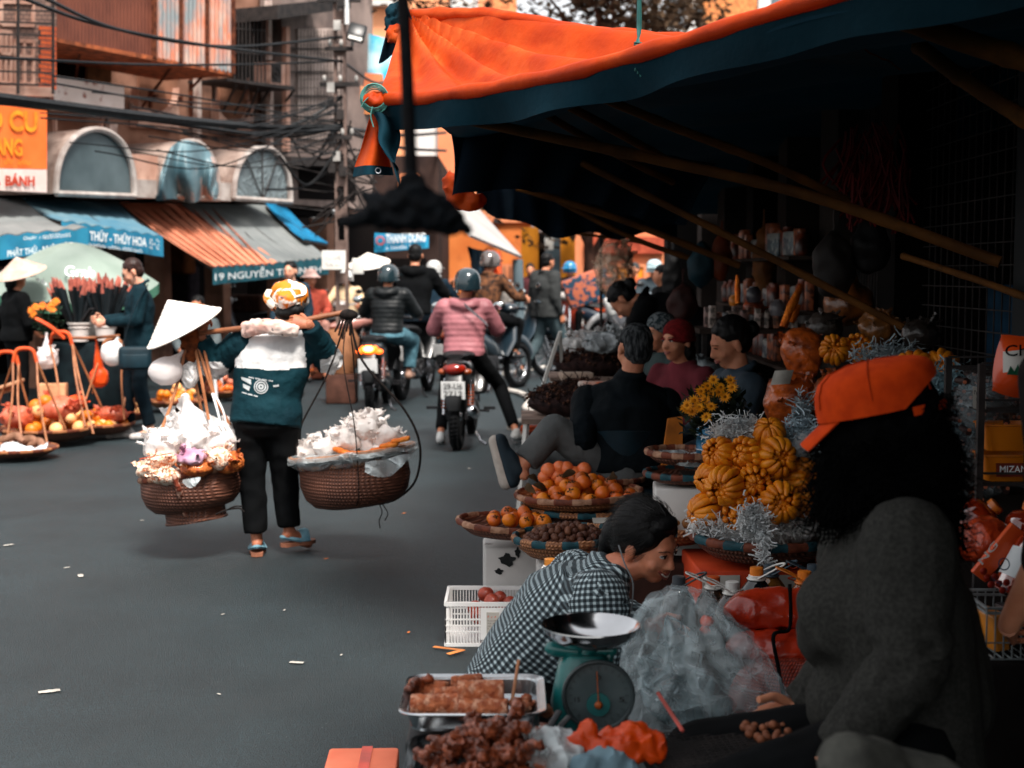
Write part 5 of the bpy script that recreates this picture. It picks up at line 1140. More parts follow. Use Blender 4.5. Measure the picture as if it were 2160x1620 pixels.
for q in([(0,62),(72,72),(72,80),(0,70)],[(70,50),(75,50),(75,186),(70,186)],[(24,-100),(30,-100),(30,180),(24,180)]):slab(q,1.06,.04).obj('white_trim',M['pinkplaster'],bf,smooth=False)
slab([(-120,176),(-120,196),(113,204),(113,184)],1.25,1.4).obj('ledge',M['pinkplaster'],bf,smooth=False)
m=MB()
for k in range(10):y=-60+k*26;m.bar(F(-60,y,1.35),F(112,y+6,1.35),.02)
for x in(-30,38,112):m.bar(F(x,-100,1.35),F(x,198,1.35),.025)
m.obj('grille',M['iron'],bf)
# vault covers over the shop fronts
gcan=mat('vault_skin',(164,146,136),(124,104,94),sc=3,rough=.7,c3=(84,62,54),sc3=2.4,thr3=(.48,.66));edge=mat('vault_edge',(184,176,170),(146,134,128),sc=5,rough=.6)
infill=mat('vault_infill',(84,98,102),(62,76,80),sc=2,rough=.35)
vinfo=[(112,278,408,414,273,infill,'left grey vaulted cover beside the orange sign'),(335,455,412,420,298,infill,'middle vaulted cover draped with a blue grey tarpaulin'),(488,608,418,426,311,mat_film('net_infill',(120,134,138),.8,.5),'right vaulted cover with a dark meshed front')]
for x0,x1,yb0,yb1,yt,mm,lab in vinfo:
 t=thing('vault_cover',lab,'awning',F((x0+x1)/2,yb1,.9))
 def arch(u,off,k=1.0,x0=x0,x1=x1,yb0=yb0,yb1=yb1,yt=yt):
  a=math.pi*(1-u);cx=(x0+x1)/2;hx=(x1-x0)/2;yb=yb0+(yb1-yb0)*u
  b_=F(cx+hx*k*math.cos(a),yb-(yb-yt)*k*(abs(math.sin(a))**.8),.95);return b_-FN*(.95-off)
 m=MB();m.sheet(lambda u,v:arch(u,1.0-1.3*v),28,4,.03);m.obj('vault',gcan,t)
 m=MB();m.tube([arch(k/28,1.0)for k in range(29)],.04,6);m.tube([arch(0,1.0),arch(1,1.0)],.04,6);m.obj('edge_band',edge,t)
 m=MB();m.sheet(lambda u,v:arch(u,.96,.97).lerp(arch(1-u,.96,.97)*.5+arch(u,.96,.97)*.5,0)*(1-v)+(arch(0,.96).lerp(arch(1,.96),(1-math.cos(math.pi*u))/2))*v,28,6);m.obj('front_sheet',mm,t)
 if x0==488:
  m=MB()
  for u in(.3,.5,.7):m.tube([arch(u,.99),arch(0,.99).lerp(arch(1,.99),.5)],.012,5)
  m.obj('ribs',M['iron'],t)
for x0,x1,y0,y1 in((278,333,325,416),(455,490,385,422)):
 t_=MB();slab([(x0,y0),(x0,y1),(x1,y1+2),(x1,y0+2)],.9,1.2,t_);o=t_.obj('valance_box',M['pinkplaster'],label='pale %s box between the vaulted covers'%('wide' if x0==278 else 'narrow'),cat='fascia',smooth=False)
 slab([(x0+4,y1-38),(x0+4,y1),(x1-2,y1+2),(x1-2,y1-36)],.94,.03).obj('white_flap',edge,o,smooth=False)
tar=mat('tarp_blue_grey',(104,132,140),(62,92,102),sc=3,rough=.45,bump=.2,c3=(190,160,148),sc3=2.4,thr3=(.56,.64))
def drape(u,v):
 a=math.pi*(1-u);x=395+62*math.cos(a)*(1-.12*v*(1-v));yt_=412-116*abs(math.sin(a))**.7;yb=424-12*(abs(u-.5)*2)**3+4*math.sin(u*15)
 y=yt_+(yb-yt_)*v;fold=.13*math.sin((u-.5)*26/(1+.35*v)+1.2*math.sin(v*3))*(.25+v)*(1-abs(u-.5));return F(x+6*math.sin(v*4+u*9),y,1.10+fold+.1*math.sin(math.pi*v))
MB().sheet(drape,70,24,.008).obj('draped_tarp',tar,label='blue grey tarpaulin bunched over the middle vault',cat='tarpaulin')
# orange sign
sg=thing('shop_sign','orange shop sign with a white strip reading BANH at the left edge','sign',F(50,404,1.2))
slab([(-120,206),(-120,352),(99,357),(99,234)],1.3,.12).obj('orange_panel',mat('sign_orange',(255,124,56),(250,112,46),sc=3,rough=.5),sg,smooth=False)
slab([(-120,353),(-120,396),(99,406),(99,358)],1.31,.12).obj('white_panel',mat('sign_white',(236,214,206),(228,200,190),rough=.6),sg,smooth=False)
def ftext(body,x0,y0,x1,y1,h,off,m,par,bold=.02):o=F(x0,y0,off);return text(body,o,F(x1,y1,off)-o,F(x0,y0-h,off)-o,m,par,bold=bold,th=.01)
yl=mat('sign_yellow',(255,160,40),rough=.5);rd=mat('sign_red',(206,60,24),rough=.5)
ftext('O CU',-32,275,78,279,46,1.31,yl,sg,.03);ftext('ANG',-14,326,46,330,38,1.31,yl,sg,.03);o_=F(4,346,1.31);marks(o_,F(70,348,1.31)-o_,F(4,334,1.31)-o_,yl,sg,14,1,.01);ftext('BÁNH',10,392,72,393,27,1.32,rd,sg,.035);ftext('HOA',-50,390,0,391,24,1.32,rd,sg,.03)
# awnings
def awning(lab,bl,br,fl,fr,ob,of,m,val=None,vh=(0,0),vm=None,stripes=None,sagv=.05):
 t=thing('shop_awning',lab,'awning',F((fl[0]+fr[0])/2,fl[1],of))
 A,B,Cc,Dd=F(*bl,ob),F(*br,ob),F(*fl,of),F(*fr,of)
 f=lambda u,v:(A.lerp(B,u)).lerp(Cc.lerp(Dd,u),v)-V((0,0,sagv*math.sin(math.pi*v)+.012*math.sin(u*50)*v))
 mb=MB();mb.sheet(f,40,10,.012);mb.obj('canvas',m,t)
 if vm:
  mb=MB();mb.sheet(lambda u,v:f(u,1.0).lerp(F(fl[0]+(fr[0]-fl[0])*u,fl[1]+vh[0]+(fr[1]+vh[1]-fl[1]-vh[0])*u,of),v)+FN*(.012+.012*math.sin(u*40)*v),60,4,.008);mb.obj('valance',vm,t)
 mb=MB()
 for u in(0.02,.5,.98):mb.tube([f(u,0)-V((0,0,.05)),f(u,1)-V((0,0,.04))],.015,6)
 mb.tube([f(0,1)-V((0,0,.03)),f(1,1)-V((0,0,.03))],.015,6);mb.obj('awning_frame',M['iron'],t);return t
bluev=mat('valance_blue',(44,132,164),(32,112,146),sc=3,rough=.6);tealv=mat('valance_teal',(34,92,104),(24,74,86),sc=3,rough=.6)
gaw=mat('awning_grey',(138,142,141),(116,122,122),sc=1.5,rough=.7,translucent=.2)
t=awning('grey awning at the left edge with blue PHAT THU banner',(-160,412),(60,424),(-160,512),(183,482),.1,2.4,gaw,vh=(58,40),vm=bluev)
ftext('PHẬT THỦ - NHÂN SÂM',14,546,150,528,22,2.47,M['text_white'],t,.02);ftext('Chuyên:',48,509,76,506,10,2.47,M['text_white'],t,.005);o_=F(82,505,2.47);marks(o_,F(148,499,2.47)-o_,F(82,496,2.47)-o_,M['text_white'],t,20,2,.01)
t=awning('blue grey awning with THUY - THUY HOA banner',(50,420),(248,428),(128,466),(341,500),.1,2.0,mat('awning_bluegrey',(116,146,156),(66,124,150),sc=.9,rough=.7,translucent=.2),vh=(40,42),vm=bluev)
ftext('THÚY - THÚY HOA',188,507,308,521,25,2.07,M['text_white'],t,.03);o_=F(185,519,2.07);marks(o_,F(300,533,2.07)-o_,F(185,512,2.07)-o_,M['text_white'],t,34,3,.01)
for i_ in range(3):o_=F(314,508+i_*8,2.07);marks(o_,F(336,511+i_*8,2.07)-o_,F(314,502+i_*8,2.07)-o_,M['text_white'],t,6,4+i_,.01)
peach=mat('awning_peach',(232,160,128),(214,132,100),sc=2,rough=.7,translucent=.25)
t=awning('peach and grey awning with teal 19 NGUYEN THIEN banner',(252,428),(470,432),(447,563),(586,556),.1,2.1,peach,vh=(38,30),vm=tealv)
awning('grey right half of the awning over the 19 NGUYEN banner',(380,430),(575,434),(578,556),(690,545),.12,2.1,gaw,vh=(30,34),vm=tealv)
m=MB()
for k in range(9):u=k/9;m.tube([F(262+200*u,432,.12),F(452+125*u,563-5*u,2.14)],.012,5)
m.obj('ridge_seam',mat('seam_brown',(170,96,70),rough=.7),t)
ftext('19 NGUYỄN THIỆN TH',452,596,676,578,27,2.17,M['text_white'],t,.012)
awning('bright blue awning strip behind the right end of the address banner',(560,430),(600,434),(640,505),(692,515),.3,1.6,mat('awning_blue',(24,120,164),rough=.6),None)
# grey building after the shops, with netting
gb=thing('grey_building','tall stained grey building with mesh netting left of the utility pole','building',Fz(680,0))
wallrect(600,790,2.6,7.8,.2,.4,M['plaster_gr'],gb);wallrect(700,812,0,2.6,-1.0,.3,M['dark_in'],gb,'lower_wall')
m=MB()
for k in range(14):
 m.bar(F(628+k*7,60+k*.5,.35),F(628+k*7,300,.35),.008)
 m.bar(F(628,60+k*18,.35),F(720,58+k*18,.35),.008)
m.obj('wire_mesh',M['iron'],gb)
slab([(585,10),(585,40),(740,18),(740,-5)],1.0,1.2).obj('roof_ledge',M['iron'],gb,smooth=False)
slab([(615,330),(615,348),(760,352),(760,338)],.8,.9).obj('ledge',M['iron'],gb,smooth=False);slab([(630,350),(630,420),(750,424),(750,352)],.21,.02).obj('dark_window',M['dark_in'],gb,smooth=False)
# utility pole
up_=thing('utility_pole','concrete utility pole carrying wires between the left shops and the riders','pole',G(724,822))
b0=G(724,822);m=MB()
for sx in(-.06,.06):m.box(b0+V((sx,0,3)),(.035,.12,6))
for k in range(15):m.box(b0+V((0,0,.2+k*.41)),(.1,.1,.14))
m.obj('pole',mat('concrete',(128,108,100),(92,76,70),sc=6,rough=.9),up_)
ins=mat('insulator_grey',(190,186,180),rough=.4)
for z,w_ in((3.86,.5),(4.9,.55),(3.2,.3),(4.3,.35)):
 ca_=MB().box(b0+V((0,-.09,z)),(w_,.05,.05)).obj('crossarm',M['iron'],up_,smooth=False)
 for k in range(3):MB().ell(b0+V((-w_/2+.06+k*w_*.4,-.09,z+.07)),(.025,.025,.045)).obj('insulator',ins,ca_)
for k in range(9):MB().box(b0+V((rnd.uniform(-.12,.12),-.12,rnd.uniform(2.6,5))),(.09,.06,.12)).obj('junction_box',M['iron']if k%3 else ins,up_,smooth=False)
m=MB();m.box(b0+V((-.08,-.2,1.66)),(.3,.02,.24));mo=m.obj('white_placard',M['white'],up_,smooth=False);faint=mat('faint_print',(200,198,194),rough=.8);marks(b0+V((-.18,-.211,1.66)),V((.2,0,0)),V((0,0,.05)),faint,mo,6,3,.002);marks(b0+V((-.18,-.211,1.58)),V((.2,0,0)),V((0,0,.04)),faint,mo,8,5,.002)
m=MB();m.box(b0+V((.22,-.15,1.58)),(.14,.1,.2),bev=.01);m.obj('meter_box',M['white'],up_)
MB().tube([b0+V((.12,-.1,5.4)),b0+V((.1,-.1,5.0)),b0+V((.1,-.1,4.6))],.03,8).obj('pipe',M['whitep'],up_)
fl=thing('floodlight','black floodlight bracketed to the utility pole top','lamp',b0+V((.22,-.3,4.35)))
m=MB();m.box(b0+V((.24,-.25,4.47)),(.22,.14,.2),rotm(-30,15,0),bev=.02);m.obj('housing',M['blackp'],fl);m=MB();m.box(b0+V((.24,-.335,4.43)),(.17,.01,.15),rotm(-30,15,0));m.obj('lens',mat('lens_grey',(120,120,112),rough=.2),fl)
# overhead cables
def cable(name,pts,r,lab,wob=0):return MB().tube(bez(pts,8),r,6).obj(name,mat('cable_black',(34,36,38),(22,24,26),sc=20,rough=.6),label=lab,cat='cable',group='overhead cables')
T=b0
W=lambda x,y,d:P(x,y,d)
cab=[([(-60,198,12),(330,247,14.5),(560,268,17),(722,268,18)],.045,'thick black cable bundle sagging under the faded sign board'),
 ([(-60,210,12),(250,240,14),(520,280,16.6),(722,272,18)],.03,'second thick cable just under the upper bundle'),
 ([(-60,205,12),(380,262,15),(600,288,17.4),(722,268,18)],.02,'lowest sagging cable passing above the vault tops'),
 ([(60,-20,12),(250,62,14),(480,98,16),(722,78,18)],.018,'thin cable crossing the brown sheet and dipping right'),
 ([(20,-15,12),(200,50,13.6),(430,95,15.5),(722,130,18)],.018,'thin cable crossing the brick flat and rusty panels'),
 ([(-60,118,12),(300,136,14.5),(560,135,17),(722,128,18)],.014,'level thin wire running below the brown enclosure'),
 ([(110,160,13),(380,200,15.5),(560,232,17),(722,262,18)],.010,'thin wire over the first curved panel'),
 ([(110,175,13),(400,225,15.5),(600,246,17.4),(722,240,18)],.010,'thin wire grazing both curved panels'),
 ([(600,270,17.6),(660,245,17.8),(722,205,18)],.02,'short wire climbing to the pole crossarm'),
 ([(590,330,17.4),(650,390,17.8),(722,300,18)],.018,'loose wire looping left of the pole'),
 ([(560,400,17.2),(640,395,17.8),(700,350,18),(722,290,18)],.014,'low loose wire near the right vault'),
 ([(722,270,18),(850,285,24),(940,280,30)],.03,'cable leaving the pole to the right, upper'),
 ([(722,275,18),(850,312,24),(940,318,30)],.03,'cable leaving the pole to the right, lower'),
 ([(722,130,18),(800,175,24),(870,150,30)],.02,'wire crossing in front of the blue banner')]
for pts,r,lab in cab:cable('overhead_cable',[W(*p)for p in pts],r,lab)
m=MB();rn=random.Random(2)
for k in range(24):
 c=P(724+rn.uniform(-22,22),rn.uniform(230,420),18.0);q=rn.uniform(.15,.5)
 m.tube(bez([c,c+V((rn.uniform(-.5,.5),.1,-q)),c+V((rn.uniform(-.8,.5),0,rn.uniform(-.5,.3)))],5),.012,5)
m.obj('wire_tangle',M['iron'],up_)

slab([(628,60),(628,290),(716,300),(716,58)],.24,.03).obj('net_panel',mat('net_pale',(196,176,166),(150,134,126),sc=2.2,rough=.9,c3=(110,96,90),sc3=1.6,thr3=(.5,.66)),gb,smooth=False)
slab([(604,56),(604,318),(612,320),(612,56)],.3,.08).obj('drain_pipe',M['pinkplaster'],gb,smooth=False)
for y in(100,150,200,250):slab([(612,y),(612,y+3),(716,y+5),(716,y+2)],.3,.03).obj('wire_strut',M['iron'],gb,smooth=False)
for x0,x1,y0,y1 in((2,22,66,112),(30,70,86,118),(32,70,122,176),(0,22,122,174),(2,70,4,52)):
 w_=slab([(x0,y0),(x0,y1),(x1,y1+2),(x1,y0+2)],1.06,.02).obj('window',mat('pane_grey',(104,100,98),(70,66,66),sc=4,rough=.4),bf,smooth=False);m=MB()
 for a,b in(((x0,y0),(x1,y0+2)),((x0,y1),(x1,y1+2)),((x0,y0),(x0,y1)),((x1,y0),(x1,y1)),(((x0+x1)/2,y0),((x0+x1)/2,y1))):m.bar(F(*a,1.09),F(*b,1.09),.035)
 m.obj('frame',M['pinkplaster'],w_,smooth=False)
rn=random.Random(12)
for k in range(26):
 x=rn.uniform(112,600);y=rn.uniform(160,400);w_=rn.uniform(2,8);h_=rn.uniform(10,50)
 if any(a-6<x<b+6 for a,b in((100,285),(330,460),(485,612)))and y>265:continue
 slab([(x,y),(x,y+h_),(x+w_,y+h_),(x+w_,y)],rn.uniform(-.1,.1),.05).obj(('wall_patch','small_box','bracket')[k%3],(M['plaster_gr'],M['pinkplaster'],M['iron'],M['rustbar'])[k%4],shop,smooth=False)
for k in range(16):
 y0=rn.uniform(190,330);x0=rn.uniform(-20,420);cable('overhead_cable',[W(x0,y0,13+x0/160),W((x0+720)/2,y0+rn.uniform(14,40),15.5+x0/320),W(722,rn.uniform(200,330),18)],rn.uniform(.006,.011),'one of the fine sagging wires running to the utility pole')
# ------------------------------------------------------------------ far end of the street
def fbox(nm,lab,x0,x1,yt,d,m,dep=4,base=0,par=None,cat='building'):
 a,b,c=P(x0,575,d),P(x1,575,d),P(x0,yt,d);mb=MB();mb.box(((a.x+b.x)/2,a.y+dep/2,(c.z+base)/2),(b.x-a.x,dep,c.z-base));return mb.obj(nm,m,par,label=lab if par is None else None,cat=cat if par is None else None,smooth=False)
ow=mat('wall_orange',(214,128,70),(190,104,52),sc=.8,rough=.9,c3=(150,80,46),sc3=.7,thr3=(.55,.75));yw=mat('wall_yellow',(222,142,44),(200,122,36),sc=1,rough=.9);pk=mat('wall_salmon',(216,140,100),(190,112,78),sc=.8,rough=.9)
gw=mat('wall_greyblue',(96,110,116),(74,88,94),sc=1,rough=.9);lw=mat('wall_light',(214,212,208),(190,188,184),sc=1,rough=.9)
def win(par,x0,x1,y0,y1,d,m=None,fr=True):
 a,b=P(x0,y1,d-.06),P(x1,y0,d-.06);mb=MB();mb.box(((a.x+b.x)/2,a.y,(a.z+b.z)/2),(abs(b.x-a.x),.08,abs(b.z-a.z)));w_=mb.obj('window',m or M['dark_in'],par,smooth=False)
 if fr:
  mb=MB()
  for p,q in(((x0,y0),(x1,y0)),((x0,y1),(x1,y1)),((x0,y0),(x0,y1)),((x1,y0),(x1,y1)),(((x0+x1)/2,y0),((x0+x1)/2,y1))):mb.bar(P(*p,d-.14),P(*q,d-.14),.07)
  mb.obj('frame',pk,w_)
b=thing('orange_house','orange house with worn wall at the end of the street behind the riders','building',P(1010,680,34))
fbox('wall','',925,1120,455,34,ow,par=b);win(b,935,960,590,630,34);win(b,1050,1090,560,640,34,mat('shutter_worn',(190,130,96),(150,96,70),sc=5));fbox('parapet','',1020,1125,440,33.9,pk,dep=.3,base=P(0,470,34).z,par=b)
m=MB();m.box(P(1048,466,33.6),(.15,.3,.12),rotm(0,25,0));m.obj('wall_lamp',M['iron'],b)
b=thing('salmon_house','salmon pink house with red tiled band seen under the canopy','building',P(1300,680,36))
fbox('wall','',1205,1420,470,36,pk,par=b);win(b,1248,1275,555,640,36,gw);win(b,1300,1360,560,590,36,yw)
fbox('red_band','',1235,1400,500,35.8,mat('red_tile',(178,84,60),(140,60,44),sc=6,rough=.8),dep=.5,base=P(0,535,36).z,par=b)
b=thing('yellow_gate','yellow gate pillars with grey post between them behind the walking man','gate',P(1170,690,33))
fbox('pillar','',1100,1136,480,33,yw,dep=.6,par=b);fbox('pillar','',1181,1213,490,33,yw,dep=.6,par=b);fbox('grey_post','',1150,1182,490,32.6,gw,dep=.5,par=b);fbox('dark_door','',1136,1150,490,33.2,M['dark_in'],dep=.4,par=b)
m=MB();m.box(P(1158,515,32),(.2,.15,.28),bev=.02);m.obj('meter_box',M['white'],b)
# trees
bark=mat('bark',(84,58,48),(54,38,32),sc=8,rough=.95,bump=.6,stretch=(1,1,.3))
def tree(lab,base,h,crown_c,cr,n,lm,trunk_r=.22,seed=0,leaf=.3):
 t=thing('street_tree',lab,'tree',base);rn=random.Random(seed);m=MB();top=V(crown_c)
 m.tube(bez([base,base.lerp(top,.4)+V((.15,0,0)),base.lerp(top,.75),top],4),[trunk_r*(1-.06*k)for k in range(13)],9)
 tips=[]
 for k in range(12):
  a=rn.uniform(0,6.3);s0=base.lerp(top,rn.uniform(.55,1));e=top+V((math.cos(a)*cr[0]*rn.uniform(.4,.9),math.sin(a)*cr[1]*.7,rn.uniform(-.5,.9)*cr[2]));m.tube(bez([s0,s0.lerp(e,.5)+V((0,0,.3)),e],4),[trunk_r*.35*(1-.1*q)for q in range(9)],6);tips.append(e)
 m.obj('trunk',bark,t);b=MB()
 cl=tips+[top+V((rn.gauss(0,.5)*cr[0],rn.gauss(0,.5)*cr[1],rn.gauss(0,.45)*cr[2]))for _ in range(16)]
 for k in range(n):
  c=cl[k%len(cl)];p=c+V((rn.gauss(0,1)*cr[0]*.17,rn.gauss(0,1)*cr[1]*.17,rn.gauss(0,1)*cr[2]*.14));d=V((rn.uniform(-1,1),rn.uniform(-1,1),rn.uniform(-.6,.6))).normalized();s,u=frame(d);L=leaf*rn.uniform(.5,1.2)
  b.add([p,p+d*L*.5+s*L*.3,p+d*L,p+d*L*.5-s*L*.3],[(0,1,2,3)])
 b.obj('crown',lm,t,smooth=False)
tl=mat('tree_leaf_brown',(104,84,66),(56,44,36),sc=.9,rough=.8,translucent=.25)
tree('brown leaved tree rising above the orange canopy at the top of the picture',V((3.6,42,0)),8,V((P(1265,20,42))),(3.4,3,2.3),6500,tl,.25,1,.34)
tree('slanting tree with thick dark trunk in front of the salmon house',P(1222,760,31)*1,6,P(1248,430,31),(1.6,1.5,.8),900,tl,.2,2,.28)
# behind the pole
b=thing('dark_house','dark brown shabby house behind the utility pole wires','building',P(820,680,29))
fbox('wall','',735,925,330,29,mat('soot_brown',(74,56,50),(44,34,32),sc=1.4,rough=.95),dep=5,par=b);win(b,770,800,470,640,29,M['dark_in']);win(b,812,900,545,660,29,M['dark_in'],False);win(b,845,880,370,420,29)
fbox('ledge','',730,930,448,28.6,mat('ledge_brown',(120,92,78),rough=.9),dep=.6,base=P(0,456,29).z,par=b)
b=thing('pale_house','pale grey and salmon house front high behind the wires','building',P(900,300,38))
fbox('wall','',860,945,245,38,lw,dep=5,par=b);fbox('salmon_pier','',925,960,240,37.8,pk,dep=1,par=b)
for y in(275,300,340,365):win(b,875,915,y,y+12,37.9,gw,False)
b=thing('apartment_block','tall peach apartment block above the knotted orange tarpaulin','building',P(950,200,55))
pe=mat('peach_wall',(250,176,130),(236,156,112),sc=.5,rough=.9)
fbox('wall','',790,1052,-60,55,pe,dep=8,par=b);fbox('wing','',1040,1090,-60,54,mat('peach_dark',(232,148,98),rough=.9),dep=8,par=b)
fbox('vent_panel','',952,1010,-30,54.8,lw,dep=.3,base=P(0,28,55).z,par=b)
mb=MB()
for i in range(4):
 for k in range(8):mb.box(P(960+k*6.5,-14+i*12,54.7),(.07,.1,.1))
mb.obj('vent_slots',M['iron'],b);win(b,808,822,-5,14,55,gw,False);win(b,1053,1068,0,60,54,M['plaster_br'],False);fbox('roof_edge','',780,850,8,54.5,lw,dep=1,base=P(0,24,55).z,par=b)
b=thing('glass_tower','grey and orange tower top at the upper right of the canopy','building',P(1530,100,60))
fbox('wall','',1440,1640,-80,60,mat('tower_grey',(110,122,128),(90,102,108),sc=.8,rough=.5),dep=8,par=b)
fbox('orange_panel','',1478,1590,-80,59.7,mat('tower_orange',(236,146,84),rough=.6),dep=.5,base=P(0,60,60).z,par=b)
mb=MB()
for x in(1478,1505,1532,1590):mb.bar(P(x,-80,59.3),P(x,60,59.3),.16)
mb.bar(P(1470,28,59.3),P(1600,24,59.3),.16);mb.obj('mullion',M['iron'],b);fbox('white_pier','',1443,1466,-80,59.6,lw,dep=.8,par=b);fbox('white_pier','',1592,1618,-80,59.6,lw,dep=.8,par=b)
b=thing('low_roof','pale low roofs between the tree and the canopy edge','building',P(1200,300,48));fbox('wall','',1088,1150,40,48,mat('roof_pinkgrey',(206,180,176),rough=.9),dep=4,par=b);fbox('wall','',1140,1445,66,50,lw,dep=4,par=b)
# blue banners and the Thanh Dung sign
bn=thing('street_banner','tall blue advertising banner behind the floodlight','banner',P(790,240,25))
mb=MB();mb.sheet(lambda u,v:P(742+98*u,60+30*u+150*v,25+.1*math.sin(u*9)),20,10,.03);mb.obj('banner_sheet',mat('banner_blue',(70,176,206),(186,222,232),sc=1.6,rough=.6,ramp=(.4,.55)),bn)
for c_x,c_y,r_,col in((790,180,.28,(232,130,84)),(815,196,.2,(240,236,230)),(765,195,.16,(250,160,110))):
 mb=MB();mb.prism([P(c_x+22*r_*4*sx,c_y+26*sy*(1 if r_>.25 else.5),24.8)for sx,sy in((-1,1),(-.8,-1),(.7,-.9),(1,1))],V((0,-.03,0)));mb.obj('printed_shape',mat('banner_patch_%d'%c_x,col,rough=.6),bn,smooth=False)
mb=MB();mb.prism([P(742,214,24.9),P(742,240,24.9),P(800,240,24.9),P(800,216,24.9)],V((0,.05,0)));mb.obj('orange_strip',mat('banner_strip',(240,150,90),rough=.6),bn,smooth=False)
sg=thing('shop_sign','blue THANH DUNG sign below the dark hanging bundle','sign',P(848,530,26))
mb=MB();mb.prism([P(790,491,26),P(790,532,26),P(904,523,26),P(904,497,26)],V((0,.1,0)));mb.obj('board',mat('sign_sky',(40,150,190),(30,134,176),sc=2,rough=.5),sg,smooth=False)
o=P(814,514,25.95);text('THANH DUNG',o,P(898,510,25.95)-o,P(814,494,25.95)-o,M['text_white'],sg,th=.02,bold=.03)
o=P(814,527,25.95);marks(o,P(886,522,25.95)-o,P(814,520,25.95)-o,M['text_white'],sg,26,6,.02)
mb=MB();mb.torus(P(802,508,25.93),.07,.018,rotm(90,0,0),20,5);mb.obj('sign_emblem',mat('emblem_red',(220,110,110),rough=.5),sg)
cone_hat(None,P(775,533,20),V((-.1,-.3,1)),.30,.16,mat('palm_leaf_white',(244,238,230)),'parasol_top','small white parasol top far back right of the pole','parasol')
# grey awning on the right of the riders, hanging tarp
t=thing('grey_awning','pale grey sloping awning over the hanging blue and orange tarpaulins','awning',P(1030,545,22))
A,B,Cc,Dd=P(955,438,23),P(1000,436,27),P(990,500,21),P(1098,545,23)
MB().sheet(lambda u,v:A.lerp(B,u).lerp(Cc.lerp(Dd,u),v),12,8,.04).obj('canvas',mat('awning_pale',(170,166,162),(150,148,146),sc=1.5,rough=.7),t)
m=MB();m.tube([P(1092,548,23),P(1096,700,23)],.09,8);m.obj('post',gw,t)
m=MB();m.sheet(lambda u,v:P(985+45*u+20*v,520+12*u+78*v*(1-.3*u),22+.15*math.sin(u*9+v*3)),14,10,.02);m.obj('hanging_tarp',mat('tarp_navy',(26,58,76),(16,40,54),rough=.6),label='dark blue tarpaulin hanging left of the orange one',cat='tarpaulin')
m=MB();m.sheet(lambda u,v:P(1022+32*u+6*v,525+5*u+84*v,21.7+.15*math.sin(u*12+v*3)),14,10,.02);m.obj('hanging_tarp',mat('tarp_orange_far',(226,92,38),(190,70,30),rough=.6),label='orange tarpaulin hanging below the pale grey awning',cat='tarpaulin')
# ------------------------------------------------------------------ tarpaulin canopy over the right-hand stalls
E0,E1=P(790,214,5.5),P(1700,4,3.6);ED=(E1-E0)
def E(t):return E0+ED*t+V((0,0,.05*math.sin(math.pi*min(1,max(0,t)))*-1))
torange=mat('tarp_orange',(206,70,0),(178,54,0),sc=5,rough=.62,bump=.5,bsc=24,translucent=.3,c3=(222,98,34),sc3=1.2,thr3=(.5,.68),stretch=(1,1,1))  # paler patches in the colour stand in for light glowing through the sheet
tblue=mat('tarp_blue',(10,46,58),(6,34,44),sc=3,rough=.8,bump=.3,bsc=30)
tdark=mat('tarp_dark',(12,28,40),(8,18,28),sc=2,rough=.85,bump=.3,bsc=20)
cn=thing('tarp_canopy','big orange and blue tarpaulin canopy stretched over the right-hand stalls','canopy',V((1.0,5.5,2.2)))
RA=P(862,28,6.4);RB=P(1360,80,5.3);RC=P(1900,150,4.9)
def Rg(u):return RA.lerp(RB,u/.5)if u<.5 else RB.lerp(RC,(u-.5)/.5)
def flap(u,v):
 t=.01+u*.99;a=E(t);b=Rg(u**1.25)
 q=a.lerp(b,v);k=math.atan2(v,u+.02) # folds fan out from the knotted corner
 d=math.hypot(u,1-v);fold=.042*math.sin(18*math.atan2(1-v+.02,u*1.6+.02))*math.exp(-((d-.45)/.45)**2)*(.4+v*.6)
 sag_=-.10*math.sin(math.pi*v)*math.sin(math.pi*min(1,u*1.3))
 return q+V((0,-.3,1)).normalized()*(fold+sag_)+V((0,0,.012*noise.noise(q*5)))
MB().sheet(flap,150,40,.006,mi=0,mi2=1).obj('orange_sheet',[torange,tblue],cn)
m=MB();m.tube(bez([RA+V((0,0,-.01)),Rg(.2)+V((0,0,.03)),Rg(.35),Rg(.5),Rg(.7)],8),.03,8);disp(m.v,.012,9);m.obj('rolled_ridge',torange,cn)
# rolled near edge and the blue band hanging from it
m=MB();pts=[E(-.01+k*1.9/50)+V((0,0,.008*noise.noise(V((k*.3,0,0)))))for k in range(51)];m.tube(pts,[.022+.003*math.sin(k*1.7)for k in range(51)],10,flat=1.15);disp(m.v,.006,14);m.obj('rolled_edge',torange,cn)
def band(u,v):
 t=u*1.9;p=E(t);h=.09;return p+V((.02*math.sin(u*40)*v,.05*v+.02*math.sin(u*31+2)*v,-.02-h*v+.004*math.sin(u*47)*v))
MB().sheet(band,90,8,.006).obj('hanging_hem',tblue,cn)
# roof sheet seen from below
L0,L1=P(950,232,5.6),P(1185,470,13.5)
def roof(u,v):
 a=E(.10+.9*u*2.0)+V((0,0,-.02));bk=L1.lerp(V((4.6,13.5,2.3)),u)
 if u<.001:a=L0
 p=a.lerp(bk,v);return p+V((0,0,.32*math.sin(math.pi*v)*min(1,u*4)-.10*math.sin(v*18)**2*(.3+u)+.03*noise.noise(p*1.5)))
MB().sheet(roof,50,50,.01).obj('roof_sheet',mat('tarp_roof',(20,72,92),(12,46,60),sc=.8,rough=.8,bump=.3,bsc=12),cn)
